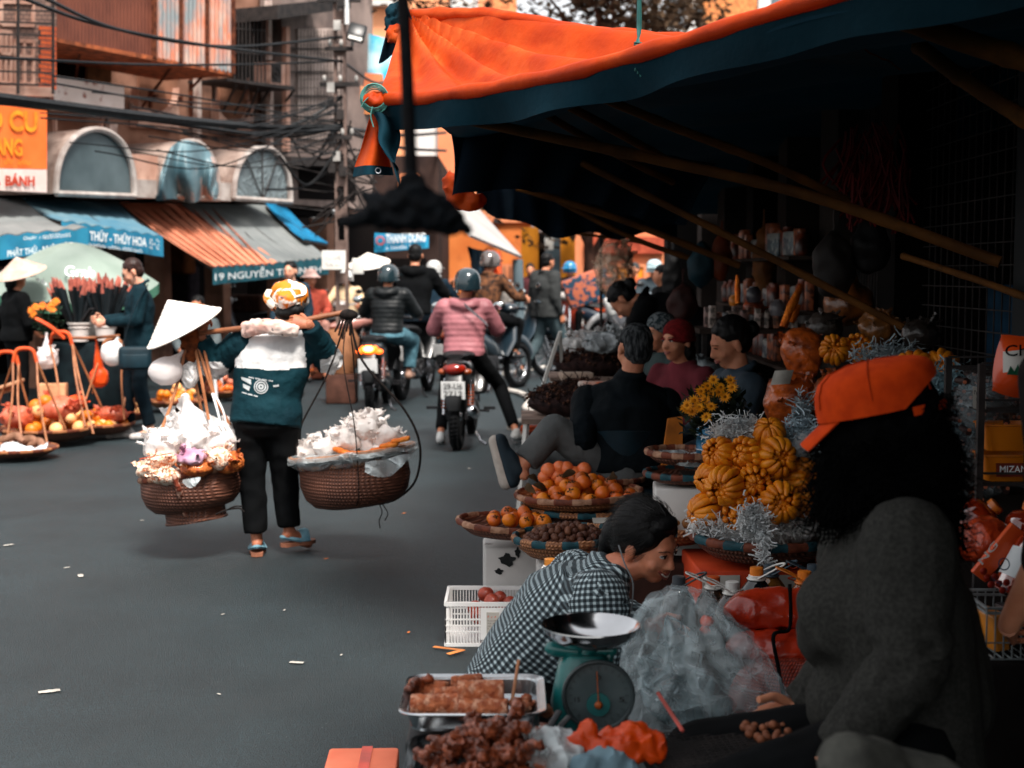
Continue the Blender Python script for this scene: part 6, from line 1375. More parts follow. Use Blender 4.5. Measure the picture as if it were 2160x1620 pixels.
# side panels that hang beyond the roof
def side1(u,v):
 top=P(945+560*u,252+92*u,6.2+.6*u);bot=P(952+500*u,412-24*math.sin(u*5)+40*u,6.3+.6*u);return top.lerp(bot,v)+V((.02*math.sin(u*40+v*3),.03*math.sin(u*34+v*2),0))
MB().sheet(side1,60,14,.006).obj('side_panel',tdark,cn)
def side2(u,v):
 top=P(1000+430*u,380+70*u,9.2+u);bot=P(1010+420*u,432+65*math.sin(min(1,u*2.1)*1.57)-2*u+8*math.sin(u*20),9.4+u);return top.lerp(bot,v)+V((0,.05*math.sin(u*40),0))
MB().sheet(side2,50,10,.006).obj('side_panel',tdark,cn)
m=MB();m.ell(P(968,408,6.6),(.055,.05,.085));m.ell(P(990,425,6.6),(.07,.05,.04));m.ell(P(950,392,6.6),(.03,.03,.08));b_=remesh(m,.012,1,.022,16);b_.obj('gathered_orange',torange,cn)
# corner knot and the tail hanging under it
kn=thing('tarp_corner','knotted blue and orange tarpaulin corner with teal string at the left tip','tarpaulin',P(800,300,5.45))
m=MB();m.ell(P(790,212,5.42),(.042,.04,.03));remesh(m,.008,1,.012,30).obj('orange_knot',torange,kn)
m=MB()
for k in range(5):m.torus(P(790,208,5.40),.04+.004*k,.0025,rotm(70+k*9,12*k,0),20,4)
m.tube(bez([P(778,205,5.38),P(768,215,5.38),P(762,226,5.38)],4),.0025,4);m.tube(bez([P(786,225,5.38),P(782,245,5.38),P(788,268,5.38)],4),.0025,4);m.obj('teal_string',mat('string_teal',(90,160,150),rough=.6),kn)
def tail1(u,v):
 a=P(784+10*u,232+8*u,5.45);b=P(747+76*u,352+0*u,5.5);return a.lerp(b,v)+V((0,.05*math.sin(u*6+v*2)*v,0))
MB().sheet(tail1,20,16,.005).obj('orange_tail',torange,kn)
def tail1b(u,v):
 a=P(747+78*u,351,5.5);b=P(744+84*u,372-4*u,5.5);return a.lerp(b,v)+V((0,.05*math.sin(u*6+2),0))
MB().sheet(tail1b,20,3,.006).obj('tail_hem',tblue,kn);m=MB();m.torus(P(798,360,5.42),.010,.003,rotm(90,0,0),16,5);m.obj('eyelet',M['steel'],kn)
def tail2(u,v):
 a=P(784+52*u,232+24*u,5.44);b=P(824+18*u,345+48*u*u,5.4);return a.lerp(b,v)+V((.012*math.sin(v*7),-.04*math.sin(u*5+v*2),0))
MB().sheet(tail2,16,20,.005).obj('blue_tail',tblue,kn)
k2=thing('tarp_corner','dark blue knotted tarpaulin tip at the top behind the hanging rope','tarpaulin',P(830,100,6.3))
m=MB();m.ell(P(838,28,6.3),(.045,.04,.04));m.ell(P(835,55,6.3),(.04,.04,.07));remesh(m,.01,1,.018,24).obj('blue_knot',tblue,k2)
m=MB();m.ell(P(838,75,6.25),(.045,.03,.04));remesh(m,.01,1,.018,24).obj('orange_fold',torange,k2)
MB().sheet(lambda u,v:P(822+30*u,40,6.3).lerp(P(798+50*u,134-30*u,6.3),v)+V((0,.03*math.sin(u*6),0)),10,12,.006).obj('tip_cloth',tdark,k2)
m=MB();m.torus(P(862,30,6.35),.03,.006,rotm(0,70,0),16,5);m.obj('binding',M['cord'],k2)
# bamboo poles
def bam(pts,r,lab,m_=None):
 mb=MB();path=bez(pts,10);n=len(path);mb.tube(path,[r*(1+(.16 if k%8==0 else 0))for k in range(n)],10);return mb.obj('bamboo_pole',m_ or M['bamboo'],label=lab,cat='pole',group='bamboo poles under the canopy')
bam([P(925,240,5.75),P(1400,340,5.5),P(1715,415,5.3),P(2110,553,5.0)],.022,'thickest bamboo pole running from the light gap down to the right pillar')
bam([P(1120,290,6.6),P(1400,430,6.4),P(1590,525,6.3),P(1905,690,6.1)],.017,'bamboo pole below the thickest one ending above the orange bags')
bam([P(1100,212,6.0),P(1280,315,6.3),P(1420,385,6.6)],.016,'first reddish bamboo strut under the blue roof')
bam([P(1165,205,5.6),P(1300,278,5.9),P(1420,345,6.2)],.018,'second reddish bamboo strut under the blue roof')
bam([P(1255,200,5.2),P(1420,268,5.3),P(1620,345,5.4),P(1790,425,5.5)],.017,'long bamboo strut right of the two reddish ones')
bam([P(1010,238,6.4),P(1080,262,6.5),P(1180,330,6.8)],.010,'thin pole just right of the light gap')
bam([P(1090,395,9),P(1300,460,9),P(1560,560,9)],.022,'deep bamboo pole ending by the dark shelves')
bam([P(1130,400,9.6),P(1330,500,9.6),P(1500,560,9.6)],.018,'deep thin bamboo pole over the orange wall view')
bam([P(1180,488,12),P(1330,508,12),P(1440,535,12)],.012,'far level pole at the end of the canopy')
bam([P(1937,96,4.4),P(2050,180,4.2),P(2240,300,4.0)],.024,'dark bamboo beam at the upper right corner, the lower one')
bam([P(1700,-60,3.8),P(1960,60,3.7),P(2240,150,3.6)],.03,'dark bamboo beam at the upper right corner, the upper one')
bam([P(1905,540,5.6),P(2060,590,5.2),P(2200,640,4.8)],.013,'thin pole crossing low behind the right pillar')
MB().tube([P(1267,500,12),P(1268,700,12)],.012,8).obj('iron_post',M['iron'],label='thin dark upright post in front of the salmon house',cat='post')
m=MB()
for k in range(3):m.tube(bez([P(1346+k*2,-20,4.2),P(1345+k*3,60,4.2),P(1348-k*3,100,4.18),P(1344+k*6-4,150+k*6,4.18)],5),.0035,5)
for k in range(8):m.torus(P(1347,92+k*3.5,4.18),.012,.0035,rotm(12*(k%3),10,0),12,4)
m.obj('teal_string',mat('string_dark_teal',(40,100,96),(24,70,68),rough=.6),label='dark teal string lashing the orange tarpaulin edge from above',cat='string')
# rope with a dark bundle hanging close to the camera
rp=thing('hanging_bundle','dark rope with a knotted black rag bundle hanging close to the camera','rope',P(860,420,1.75))
MB().tube(bez([P(846,-60,1.75),P(856,100,1.75),P(862,250,1.75),P(868,390,1.75)],8),.0085,8).obj('rope',mat('rope_black',(20,20,22),(10,10,12),sc=60,rough=.9),rp)
m=MB();Dn=1.75
for(x,y,a,b)in((868,418,.022,.03),(845,432,.03,.02),(890,440,.034,.022),(920,455,.03,.018),(820,448,.03,.016),(855,455,.045,.016)):m.ell(P(x,y,Dn),(a,.02,b))
for p0,p1,r0,r1 in(((830,445),(722,468),.012,.005),((840,430),(772,416),.012,.006),((900,440),(985,485),.016,.005),((880,430),(930,425),.01,.006),((860,450),(800,470),.012,.006),((900,455),(960,492),.012,.004)):m.cap(P(*p0,Dn),P(*p1,Dn),r0,r1)
remesh(m,.004,1,.006,50).obj('rag_bundle',mat('rag_black',(22,26,30),(8,9,11),sc=60,rough=.85),rp)
# ------------------------------------------------------------------ right-hand shop front, running along the street
WX=1.95;sf=thing('shop_building','dark shop front with pale piers behind the right-hand stalls','building',V((WX,9,0)))
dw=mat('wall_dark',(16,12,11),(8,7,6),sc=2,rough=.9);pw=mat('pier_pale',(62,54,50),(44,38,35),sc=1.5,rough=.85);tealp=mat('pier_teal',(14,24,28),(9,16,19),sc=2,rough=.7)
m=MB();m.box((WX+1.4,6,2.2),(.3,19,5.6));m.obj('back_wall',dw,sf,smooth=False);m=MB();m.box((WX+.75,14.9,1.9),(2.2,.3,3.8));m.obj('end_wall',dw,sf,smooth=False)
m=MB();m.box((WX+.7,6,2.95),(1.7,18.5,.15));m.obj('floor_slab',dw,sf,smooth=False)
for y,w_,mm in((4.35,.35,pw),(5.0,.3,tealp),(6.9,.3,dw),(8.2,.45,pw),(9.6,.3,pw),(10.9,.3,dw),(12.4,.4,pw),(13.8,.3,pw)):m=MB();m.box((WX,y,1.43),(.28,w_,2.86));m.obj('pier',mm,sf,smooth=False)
m=MB()
for k in range(16):m.bar((WX-.02,7.1+k*.06,.0),(WX-.02,7.1+k*.06,2.8),.012)
for z in(.6,1.3,2.0):m.bar((WX-.03,7.05,z),(WX-.03,8.0,z),.02)
m.obj('window_bars',M['iron'],sf)
m=MB()
for k in range(16):m.bar((WX-.02,5.25+k*.09,.9),(WX-.02,5.25+k*.09,2.6),.005)
for k in range(20):m.bar((WX-.02,5.2,.9+k*.09),(WX-.02,6.7,.9+k*.09),.005)
m.obj('wire_mesh',M['iron'],sf)
for y,z,w_,h_,c,nm in((5.6,2.0,.5,.5,(86,92,92),'pale_poster'),(9.0,2.1,.5,.4,(120,132,130),'pale_poster'),(10.2,1.9,.4,.5,(150,150,146),'pale_poster'),(6.0,1.2,.35,.5,(26,60,84),'blue_poster'),(10.2,1.3,.3,.5,(130,74,36),'orange_poster')):
 m=MB();m.box((WX+.12,y,z),(.02,w_,h_));m.obj(nm,mat(nm+str(c[0]),c,rough=.8),sf,smooth=False)

# unseen tarpaulin roof on the camera side, added to shade the near stalls
n2=thing('tarp_canopy','unseen dark tarpaulin roof added to shade the near side of the stalls','canopy',V((2.2,1.2,2.5)))
def roof2(u,v):
 x=-.05+3.9*u;y=-3.5+6.9*v-max(0,x-.6)*.35*v;return V((x,y,2.42+.35*math.sin(math.pi*u)+.06*math.sin(v*12+u*3)))
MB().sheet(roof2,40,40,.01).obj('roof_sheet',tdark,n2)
m=MB()
for x_ in(.35,1.6,2.9):m.tube([(x_,-3.4,2.55+.2*(x_>1)),(x_,3.2-max(0,x_-.6)*.35,2.5+.2*(x_>1))],.025,8)
m.obj('ridge_poles',M['bamboo'],n2)
# ------------------------------------------------------------------ stalls under the canopy
M['citron']=mat('citron_skin',(232,142,22),(200,108,12),sc=12,rough=.45,bump=.35,bsc=70)
M['bag_dark']=mat_film('smoky_film',(150,160,164),.28,.25)
foam=mat('foam_box',(214,212,208),(186,182,178),sc=3,rough=.7,bump=.3,c3=(120,112,106),sc3=5,thr3=(.6,.66))
def shred(label,fn,n,m_,L=.05,w=.0024,seed=0,kind=None,name='shredded_paper',drop=0):
 rn=random.Random(seed);mb=MB()
 for k in range(n):
  p=V(fn(rn));d=V((rn.gauss(0,1),rn.gauss(0,1),rn.gauss(0,.5)-drop)).normalized();c=V((rn.gauss(0,1),rn.gauss(0,1),rn.gauss(0,1))).normalized()*1.2;L_=L;pts=[];l=L*rn.uniform(.35,1.0)
  for s in range(6):pts.append(p.copy());d=(d+c*.75+V((rn.gauss(0,.4),rn.gauss(0,.4),rn.gauss(0,.4)))).normalized();p=p+d*l/5
  s_=d.cross(V((rn.gauss(0,1),rn.gauss(0,1),rn.gauss(0,1)))).normalized()*w
  mb.add([q+s_ for q in pts]+[q-s_ for q in pts],[(i,i+1,i+7,i+6)for i in range(5)])
 return mb.obj(name,m_,label=label,cat='paper',kind='stuff',smooth=True)
def citron(seed):
 """ribbed fruit whose fingers run from the stalk round the belly and curl in at the front (+Z)"""
 rn=random.Random(seed);mb=MB();RR=.056;top=(72,58,30,64)[seed%4];n=(13,14,15,12)[seed%4];mb.ell((0,0,-.004),(.034,.034,.032))
 def arc(a,f0,f1,rad,th,sq=1.0):
  u=V((math.cos(a),math.sin(a),0));w_=V((-u.y,u.x,0));tw=rn.uniform(-.25,.25);pts=[];rs=[];N=9
  for i in range(N):
   t=i/(N-1);f=R(f0+(f1-f0)*t);pts.append(u*math.cos(f)*rad+V((0,0,math.sin(f)*rad*sq))+w_*tw*.012*t*t);rs.append(th*(.55+.5*math.cos(f)**.7)*(1 if i<N-1 else.62))
  e=(pts[-1]-pts[-2]).normalized();pts.append(pts[-1]+e*th*.35);rs.append(th*.2);mb.tube(pts,rs,9)
 for k in range(n):a=2*math.pi*k/n+rn.uniform(-.1,.1);arc(a,-82,top+rn.uniform(-14,8),RR*rn.uniform(.94,1.05),3.3*RR/n)
 m_=(5,7,9,6)[seed%4]
 for k in range(m_):a=2*math.pi*k/m_+rn.uniform(-.2,.2);arc(a,5,60+rn.uniform(-12,12),RR*.58,.0105,1.25)
 for k in range(4):a=k*1.57;arc(a,10,50,RR*.3,.008,2.2)
 disp(mb.v,.0022,40);return mb
cit=[citron(k).obj('buddhas_hand_citron',M['citron'],loc=(0,0,0),cat='citron')for k in range(4)]
used=[]
def put_cit(x,y,d,s,aim,label,roll=0,group='citrons in the big pile'):
 i=len(used)%4;o=cit[i]if len(used)<4 else cit[i].copy()
 if len(used)>=4:COL.objects.link(o)
 used.append(1);o.location=P(x,y,d);q=V(aim).normalized().to_track_quat('Z','Y');o.rotation_euler=(q.to_matrix()@rotm(0,0,roll)).to_euler();s*=.84;o.scale=(s,s,s);o['label']=label;o['category']='citron';o['group']=group;return o
# pile of Buddha's hand citrons on a dark basket
dC=5.25
cb=P(1610,1140,dC);t=tray_basket("dark-rimmed basket under the pile of finger citrons",cb+V((0,0,-.07)),.27,None,.09,('rim_teal','rim_brown'),'weave',rimr=.016)
cl=[(1622,915,.05,1.1,(-.1,-.5,.6),'topmost finger citron of the pile'),(1517,958,0,1.15,(-.5,-.7,.3),'upper left finger citron next to the blue tin'),(1570,962,-.04,1.3,(-.6,-.7,.2),'large closed finger citron left of the pile centre'),(1637,965,-.05,1.35,(.2,-.9,.1),'large dark-centred finger citron at the right of the upper row'),
 (1500,1010,0,1.1,(-.8,-.5,0),'finger citron on the left flank of the pile'),(1530,1025,-.1,1.3,(-.6,-.8,-.1),'big ribbed finger citron low on the left side'),(1590,1022,-.1,1.2,(0,-1,.1),'finger citron with thin fingers in the pile centre'),(1690,1005,0,1.2,(.6,-.7,.1),'finger citron half hidden by the orange cap wearer'),
 (1488,1078,0,1.2,(-.9,-.4,-.1),'lowest finger citron at the left corner of the pile'),(1645,1060,-.16,1.35,(0,-1,.15),'flower-like open finger citron low in the pile front'),(1560,1085,-.1,1.15,(-.4,-.8,-.2),'small finger citron below the big ribbed one'),(1700,1060,-.02,1.15,(.7,-.6,0),'finger citron at the lower right end of the pile')]
for i,(x,y,dd,s,aim,lab)in enumerate(cl):put_cit(x,y,dC+dd,s,aim,lab,i*37)
for i,(x,y)in enumerate(((1600,990),(1565,1055),(1535,990),(1605,1035),(1665,1015),(1590,940),(1650,1030),(1515,1048),(1625,1000))):put_cit(x,y,dC+.17,1.1,(rnd.uniform(-.5,.5),-.6,.5),'finger citron buried behind the front ones of the pile',i*50)
pshr=mat('shred_white',(226,226,224),(190,196,198),sc=9,rough=.95,translucent=.2)
def shape_lo(rn):a=rn.uniform(-.27,.27);return P(1610,1112,dC)+V((a,rn.uniform(-.22,.02)*(1-abs(a)*2)+rn.uniform(0,.1),rn.uniform(-.03,.03)+.03*rn.random()))
shred('white shredded paper spilling over the rim of the dark basket under the citrons',lambda rn:shape_lo(rn),2200,pshr,.045,.003,1)
shred('white shredded paper fluffed in front of the open flower-like citron',lambda rn:P(1590+rn.gauss(0,14),1100+rn.gauss(0,14),dC-.24),900,pshr,.045,.003,2)
shred('strand of shredded paper dangling from the citron basket',lambda rn:P(1612+rn.gauss(0,3),rn.uniform(1120,1185),dC-.3),160,pshr,.06,.0025,3,drop=3)
shred('white shredded paper heaped above and behind the citron pile, left part',lambda rn:P(1560+rn.gauss(0,26),915+rn.gauss(0,15),dC+.06),2400,pshr,.045,.0022,4)
shred('bluish shredded paper right of the topmost citron',lambda rn:P(1690+rn.gauss(0,18),930+rn.gauss(0,22),dC+.1),700,mat('shred_blue',(190,206,214),(160,180,190),rough=.7),.06,.0028,5)
m=MB();m.ell(P(1590,1010,dC+.22),(.20,.14,.22));m.ell(P(1600,1100,dC+.1),(.26,.2,.1));m.ell(P(1560,925,dC+.14),(.085,.08,.075));m.ell(P(1690,940,dC+.14),(.06,.08,.07));remesh(m,.02,1,.01,20).obj('paper_mound',pshr,label='packed white paper core inside the citron pile',cat='paper')
# red and white cartons under the citrons
bxm=mat('carton_red',(206,70,30),(176,54,22),sc=4,rough=.6);
def carton(label,c,sz,m_,rz=0,tape=None,cat='box',name='carton',bev=.008):
 c=V(c);mb=MB();rot=rotm(0,0,rz);mb.box(c+V((0,0,sz[2]/2)),sz,rot,bev=bev);o=mb.obj(name,m_,label=label,cat=cat)
 if tape:
  mb=MB();f=V((0,-sz[1]/2-.003,0))
  for x0,x1,z0,z1 in tape:mb.box(c+rot@(V(((x0+x1)/2*sz[0],0,(z0+z1)/2*sz[2]))+f),(abs(x1-x0)*sz[0],.004,abs(z1-z0)*sz[2]),rot)
  mb.obj('white_label',M['paper'],o,smooth=False)
 return o
zt=cb.z-.085
carton('red and white carton under the citron basket',(cb.x,dC+.02,max(.1,zt-.32)),(.52,.42,.32),bxm,2,[(-.48,-.22,.2,.95),(-.06,.44,.15,.95)])
carton('plain brown carton on the ground under the red and white carton',(cb.x,dC+.04,0),(.5,.42,max(.08,zt-.325)),mat('carton_brown',(120,84,60),rough=.8),2)
m=MB();m.tube(bez([P(1660,1185,5.0),P(1672,1200,5.0),P(1690,1192,5.0),P(1680,1215,5.0),P(1662,1220,5.0),P(1690,1228,5.0)],4),.0025,4);m.obj('red_string',bxm,label='curl of thin red string on the white carton label',cat='string')
# persimmon baskets
dP=6.3
c1=P(1222,1058,dP);tray_basket('upper flat basket heaped with persimmons, brown wrapped rim',c1+V((0,0,-.03)),.285,rotm(0,-2,0),.07,('rim_pale','rim_brown'),'weave_l')
tray_basket('second flat basket stacked right under the persimmon basket',c1+V((.02,.02,-.085)),.275,None,.06,('rim_teal','weave_l'),'weave')
tray_basket('pale rimmed flat basket behind the persimmons',P(1268,1008,dP+.3)+V((0,0,-.05)),.2,rotm(0,3,0),.06,('rim_pale','rim_brown'),'weave_l')
stm=mat('calyx',(70,60,40),(44,38,26),rough=.8)
heap('persimmon','orange persimmon heaped in the upper flat basket','fruit','persimmons in the upper basket',c1+V((0,0,.0)),.235,.22,.07,.032,46,[M['orange'],mat('orange_deep',(222,104,30),rough=.4),M['orange2']],seed=8,stem=stm)
for i,(x,y,r_)in enumerate(((1157,992,.036),(1195,988,.034),(1232,990,.034),(1175,1002,.032),(1212,998,.033),(1148,1006,.03),(1180,985,.03),(1205,1000,.034))):
 m=MB();m.ell((0,0,0),(r_,r_,r_*.95),None,18,12);o=m.obj('apple',mat('apple_skin',(232,124,70),(208,92,44),sc=7,rough=.35),loc=(0,0,0),label='pinkish red round fruit on top behind the persimmons',cat='fruit',group='pinkish fruit on top of the persimmon heap');o.location=P(x,y,dP+.12)
for i,(x,y,a)in enumerate(((1125,1010,20),(1118,1030,-30),(1200,1000,70),(1292,1005,50),(1140,1028,10))):
 c=P(x,y,dP-.1);ro=rotm(60,20,a*2);m=MB();m.sheet(lambda u,v:c+ro@V(((u-.5)*.075,(v-.5)*.035*math.sin(math.pi*(u*.9+.05)),.012*math.sin(u*4)+.008*(v-.5)**2)),8,4,.001);m.obj('dry_leaf',M['leaf_dry'],label='brown dried leaf among the persimmons',cat='leaf',group='dried leaves on the persimmons')
dL=6.1
c2=P(1062,1112,dL);tray_basket('small tilted flat basket of oranges at the stall corner',c2+V((0,0,-.04)),.205,rotm(0,4,0),.06,('rim_pale','rim_brown'),'weave',n=34)
heap('persimmon','orange fruit in the small tilted corner basket','fruit','fruit in the corner basket',c2+V((.06,.02,.0)),.13,.13,.03,.031,17,[M['orange'],mat('orange_deep',(222,104,30))],seed=12,stem=stm)
dN=5.75
c3=P(1200,1135,dN);tray_basket('teal rimmed basket of brown longans in front of the persimmons',c3+V((0,0,-.08)),.225,rotm(0,-2,0),.09,('rim_teal','weave_l'),'weave_l',rimr=.015)
heap('longan','small brown round fruit heaped in the teal rimmed basket','fruit','small brown fruit in the teal rimmed basket',c3+V((0,0,-.015)),.18,.17,.055,.0145,190,[mat('longan_a',(92,54,40),(64,36,26),sc=20,rough=.6,bump=.3),mat('longan_b',(114,72,52),(80,48,34),sc=20,rough=.6,bump=.3)],seed=15,stretch=(1,1,1.1))
m=MB();m.box(P(1270,1098,dN-.1),(.075,.03,.003),rotm(35,0,8));m.obj('price_tag',M['paper'],label='white folded price tag beside the brown fruit',cat='tag')
c4=P(1400,1118,5.6);tray_basket('nearly empty woven basket between the woman in check and the citrons',c4+V((0,0,-.05)),.19,rotm(0,3,0),.07,('rim_teal','weave_l'),'weave_l',rimr=.014)
heap('egg_fruit','dull ochre fruit at the back of the nearly empty basket','fruit','ochre fruit in the nearly empty basket',c4+V((.02,.07,0)),.12,.06,.02,.022,12,[mat('ochre_fruit',(150,100,56),(120,78,42),rough=.6)],seed=18)
m=MB() # props carrying the baskets
for c,sz,mm,lab in((c2+V((.08,.14,0)),(.34,.26,.0),foam,'white taped foam box under the corner basket'),(P(1285,1100,6.55),(.36,.3,.0),mat('crate_brown',(110,60,44),rough=.8),'brown crate under the persimmon baskets'),
      (c3+V((.0,.05,0)),(.26,.24,.0),foam,'white foam box under the basket of brown fruit'),(c4+V((0,0,0)),(.3,.26,.0),mat('crate_dark2',(60,40,34),rough=.9),'dark crate under the nearly empty basket')):
 zt={foam:c.z-.09}.get(mm,c.z-.14)if mm is foam else c.z-.11
 carton(lab,(c.x,c.y,0),(sz[0],sz[1],zt),mm,rnd.uniform(-3,3),bev=.015)
fb=c2+V((.08,.14,0));m=MB()
for i,(x,y,a,b)in enumerate(((1070,1188,.035,.025),(1052,1213,.018,.012),(1092,1172,.012,.02),(1122,1236,.02,.006))):
 c=P(x,y,fb.y/CF.y-.145);n=14;pts=[V((c.x+a*math.cos(2*math.pi*k/n)*(1+.3*math.sin(k*2.3)),fb.y-.1365,c.z+b*math.sin(2*math.pi*k/n)*(1+.3*math.cos(k*1.7))))for k in range(n)];MB().prism(pts,V((0,.004,0))).obj('torn_patch',mat('hole_dark',(50,52,52),(24,26,26),sc=20,rough=.9),label=('large dark torn patch on the white foam box','lower left small dark patch on the white foam box','narrow dark patch right of the large one on the foam box','thin dark smear at the bottom of the foam box')[i],cat='patch',smooth=False)
carton('pale worn box holding the stacked flat baskets left of the citrons',P(1442,1100,5.75)*1-V((0,0,P(1442,1100,5.75).z)),(.24,.22,P(1440,1022,5.75).z),foam,-3)
b5=P(1442,1008,5.75);tray_basket('lower flat basket with red and teal rim on the pale worn box',b5+V((0,0,-.02)),.16,None,.04,('rim_teal','rim_brown'),'weave');tray_basket('upper dark flat basket lined with plastic beside the blue tin',b5+V((.0,.0,.055)),.155,rotm(0,1,0),.05,('rim_brown','rim_pale'),'weave')
m=MB();m.lathe([(.001,0),(.12,.0),(.14,.03)],b5+V((0,0,.07)),None,24);disp(m.v,.015,14);m.obj('plastic_lining',M['film'],label='clear plastic lining crumpled in the upper dark flat basket',cat='plastic')
carton('flat red crate behind the persimmon baskets',G(1365,1130)+V((0,.3,0)),(.3,.3,.52),mat('crate_red2',(150,50,24),(110,34,18),rough=.7),5)
# blue tin of chrysanthemums
dT=5.85;tb=P(1502,975,dT);t=thing('flower_pot','blue metal tin of yellow chrysanthemums behind the flat baskets','flower pot',tb)
m=MB();m.lathe([(.001,0),(.066,0),(.068,.01),(.066,.02),(.066,.05),(.069,.055),(.066,.06),(.066,.11),(.069,.115),(.066,.12),(.067,.15),(.062,.152),(.06,.13),(.001,.13)],tb,None,32);m.obj('tin',mat('tin_blue',(22,104,138),(16,80,112),sc=4,rough=.3,metal=.3),t)
m=MB();m.torus(tb+V((0,0,.056)),.069,.0025,None,32,5);m.torus(tb+V((0,0,.116)),.069,.0025,None,32,5);m.obj('tin_hoop',M['steel'],t);o=tb+V((-.045,-.068,.075));text('SOLIT',o,V((.085,0,0)),V((0,0,.025)),mat('tin_text',(140,190,206),rough=.5),t,th=.001)
bush(t,P(1510,880,dT),.15,.12,.13,700,mat('leaf_dark',(38,50,34),(20,28,20),rough=.7),.05,4,'leaves')
m=MB();rn=random.Random(3)
for k in range(22):e=P(1500+rn.uniform(-50,45),860+rn.uniform(-50,60),dT-.05+rn.uniform(-.1,.1));m.tube(bez([tb+V((rn.uniform(-.03,.03),rn.uniform(-.03,.03),.12)),(tb+e)*.5+V((0,0,.05)),e],3),.003,4)
m.obj('stems',mat('stem_green',(54,60,34),rough=.8),t)
m=MB();ym=mat('petal_yellow',(244,168,30),(226,136,16),sc=20,rough=.6,translucent=.2)
for i,(x,y)in enumerate(((1505,802),(1540,802),(1492,815),(1520,818),(1478,826),(1545,818),(1500,832),(1465,845),(1488,842),(1450,855),(1475,860),(1460,868),(1500,858),(1446,862),(1490,880),(1515,828),(1530,838))):
 flowerhead(m,P(x,y,dT-.1+rn.uniform(-.04,.04)),(rn.uniform(-.7,.3),-1,rn.uniform(.1,.9)),.028,rn,0,1,14)
m.obj('blossoms',[ym,mat('petal_core',(170,100,16),rough=.8)],t,smooth=False)
MB().box(P(1512,1000,dT),(.3,.25,.02)).obj('board',mat('board_dark',(60,44,36),rough=.8),label='dark board under the blue flower tin',cat='board')
carton('dark crate carrying the flower tin board',(P(1512,1000,dT).x,P(1512,1000,dT).y,0),(.28,.24,P(1512,1000,dT).z-.011),mat('crate_dark2',(60,40,34)),0)
m=MB();m.prism([P(1395,990,6.4),P(1410,885,6.4),P(1440,880,6.4),P(1440,990,6.4)],V((0,.05,0)));m.obj('yellow_board',mat('board_yellow',(200,112,30),rough=.7),label='ochre board leaning behind the flower tin',cat='board',smooth=False)
# seated man with crossed legs
d0=6.7;q=lambda x,y,d=0:P(x,y,d0+d)
J=dict(pelvis=q(1325,985),waist=q(1328,940),chest=q(1322,872,.0),neck=q(1328,800,-.02),head=q(1337,738,-.02),hf=V((-.35,.9,-.1)),hu=V((.02,.12,1)),shL=q(1240,846,.05),shR=q(1404,852,.05),elL=q(1228,925,-.1),elR=q(1412,945,.0),wrL=q(1262,965,.15),wrR=q(1340,960,.35),
  hipL=q(1280,985,.0),hipR=q(1300,1000,.1),knL=q(1168,905,-.1),knR=q(1160,935,.3),anL=q(1100,985,-.15),anR=q(1120,1120,.4),toL=q(1062,945,-.12),toR=q(1070,1150,.45))
p=person('seated grey haired person in black jacket with legs crossed, seen from behind',J,.98,mat('black_blue_jacket',(8,16,21),(4,9,12),sc=6,rough=.8,bump=2,bsc=10),mat('grey_cloth_trousers',(92,94,94),(70,72,72),sc=5,rough=.9,bump=2,bsc=10),False,vox=.010,wr=.003,hands=False,bulk=1.22,armr=.98,legbulk=1.15,sleeves=True,extra_top=[(q(1322,860),q(1330,800,-.01),.10,.072)],hairm=mat('hair_grey',(74,77,79),(24,26,28),sc=70,rough=.9,stretch=(1,1,.25),ramp=(.4,.62)))
m=MB();a,b=q(1080,1012,-.15),q(1055,930,-.15);m.cap(a,b,.04,.036);m.cap(q(1092,990,-.15),q(1072,960,-.15),.04,.036);remesh(m,.008,2).obj('shoe',mat('shoe_navy',(30,46,56),rough=.7),p)
m=MB();d_=(b-a).normalized();n_=V((-1,0,-.3)).normalized();m.cap(a-d_*.005+n_*.03,b+d_*.005+n_*.024,.034,.031);o=remesh(m,.008,2);o.obj('shoe_sole',mat('sole_pale',(190,180,170),rough=.8),p)
m=MB();cpt=q(1325,1000);cpt.z=0;sz_=q(1325,1000).z-.06;m.box(cpt+V((0,0,sz_)),(.42,.4,.03),bev=.01)
for a in(-1,1):
 for b in(-1,1):m.bar(cpt+V((a*.17,b*.16,sz_)),cpt+V((a*.2,b*.2,0)),.03)
m.sheet(lambda u,v:q(1250+150*u,1000-90*v,-.02-.06*v-.1*math.sin(math.pi*u)*1),10,5,.012);m.obj('plastic_chair',mat('chair_teal',(18,40,50),rough=.5),label='dark teal plastic chair under the seated person with crossed legs',cat='chair')
# seated women behind
def seated(label,head,d,look,top,bot,s=1.0,**kw):
 h=P(*head,d);yaw=math.degrees(math.atan2(-look[0],look[1]));J=place(pose('sit',seat=(h.z/s-.62-.08)),V((h.x,h.y,0)),yaw,s);off=h-J['head'];off.z=0
 J={k:(v if k in('hf','hu')else v+off)for k,v in J.items()};J['hf']=V(look);J['hu']=kw.pop('hu',V((0,0,1)));return person(label,J,s,top,bot,vox=kw.pop('vox',.013),**kw),J
p,J=seated('seated person in dark red beanie and maroon jumper looking left',(1428,718),8.0,(-.75,-.6,-.05),mat('maroon_jumper',(112,46,54),(84,34,40),sc=6,rough=.95),mat('jeans_teal',(50,96,106),(36,74,84),rough=.9),1.0,face=True,hair='bob')
m=MB();rt=frame(J['hf']);m.ell(J['head']+V((.012,.012,.045)),(.092,.096,.085),None,20,12);m.torus(J['head']+V((.01,.01,.01)),.088,.014,None,28,7);m2=remesh(m,.008,1);m2.obj('beanie',mat('beanie_red',(116,26,28),(84,18,20),sc=40,rough=.95,bump=.4),p)
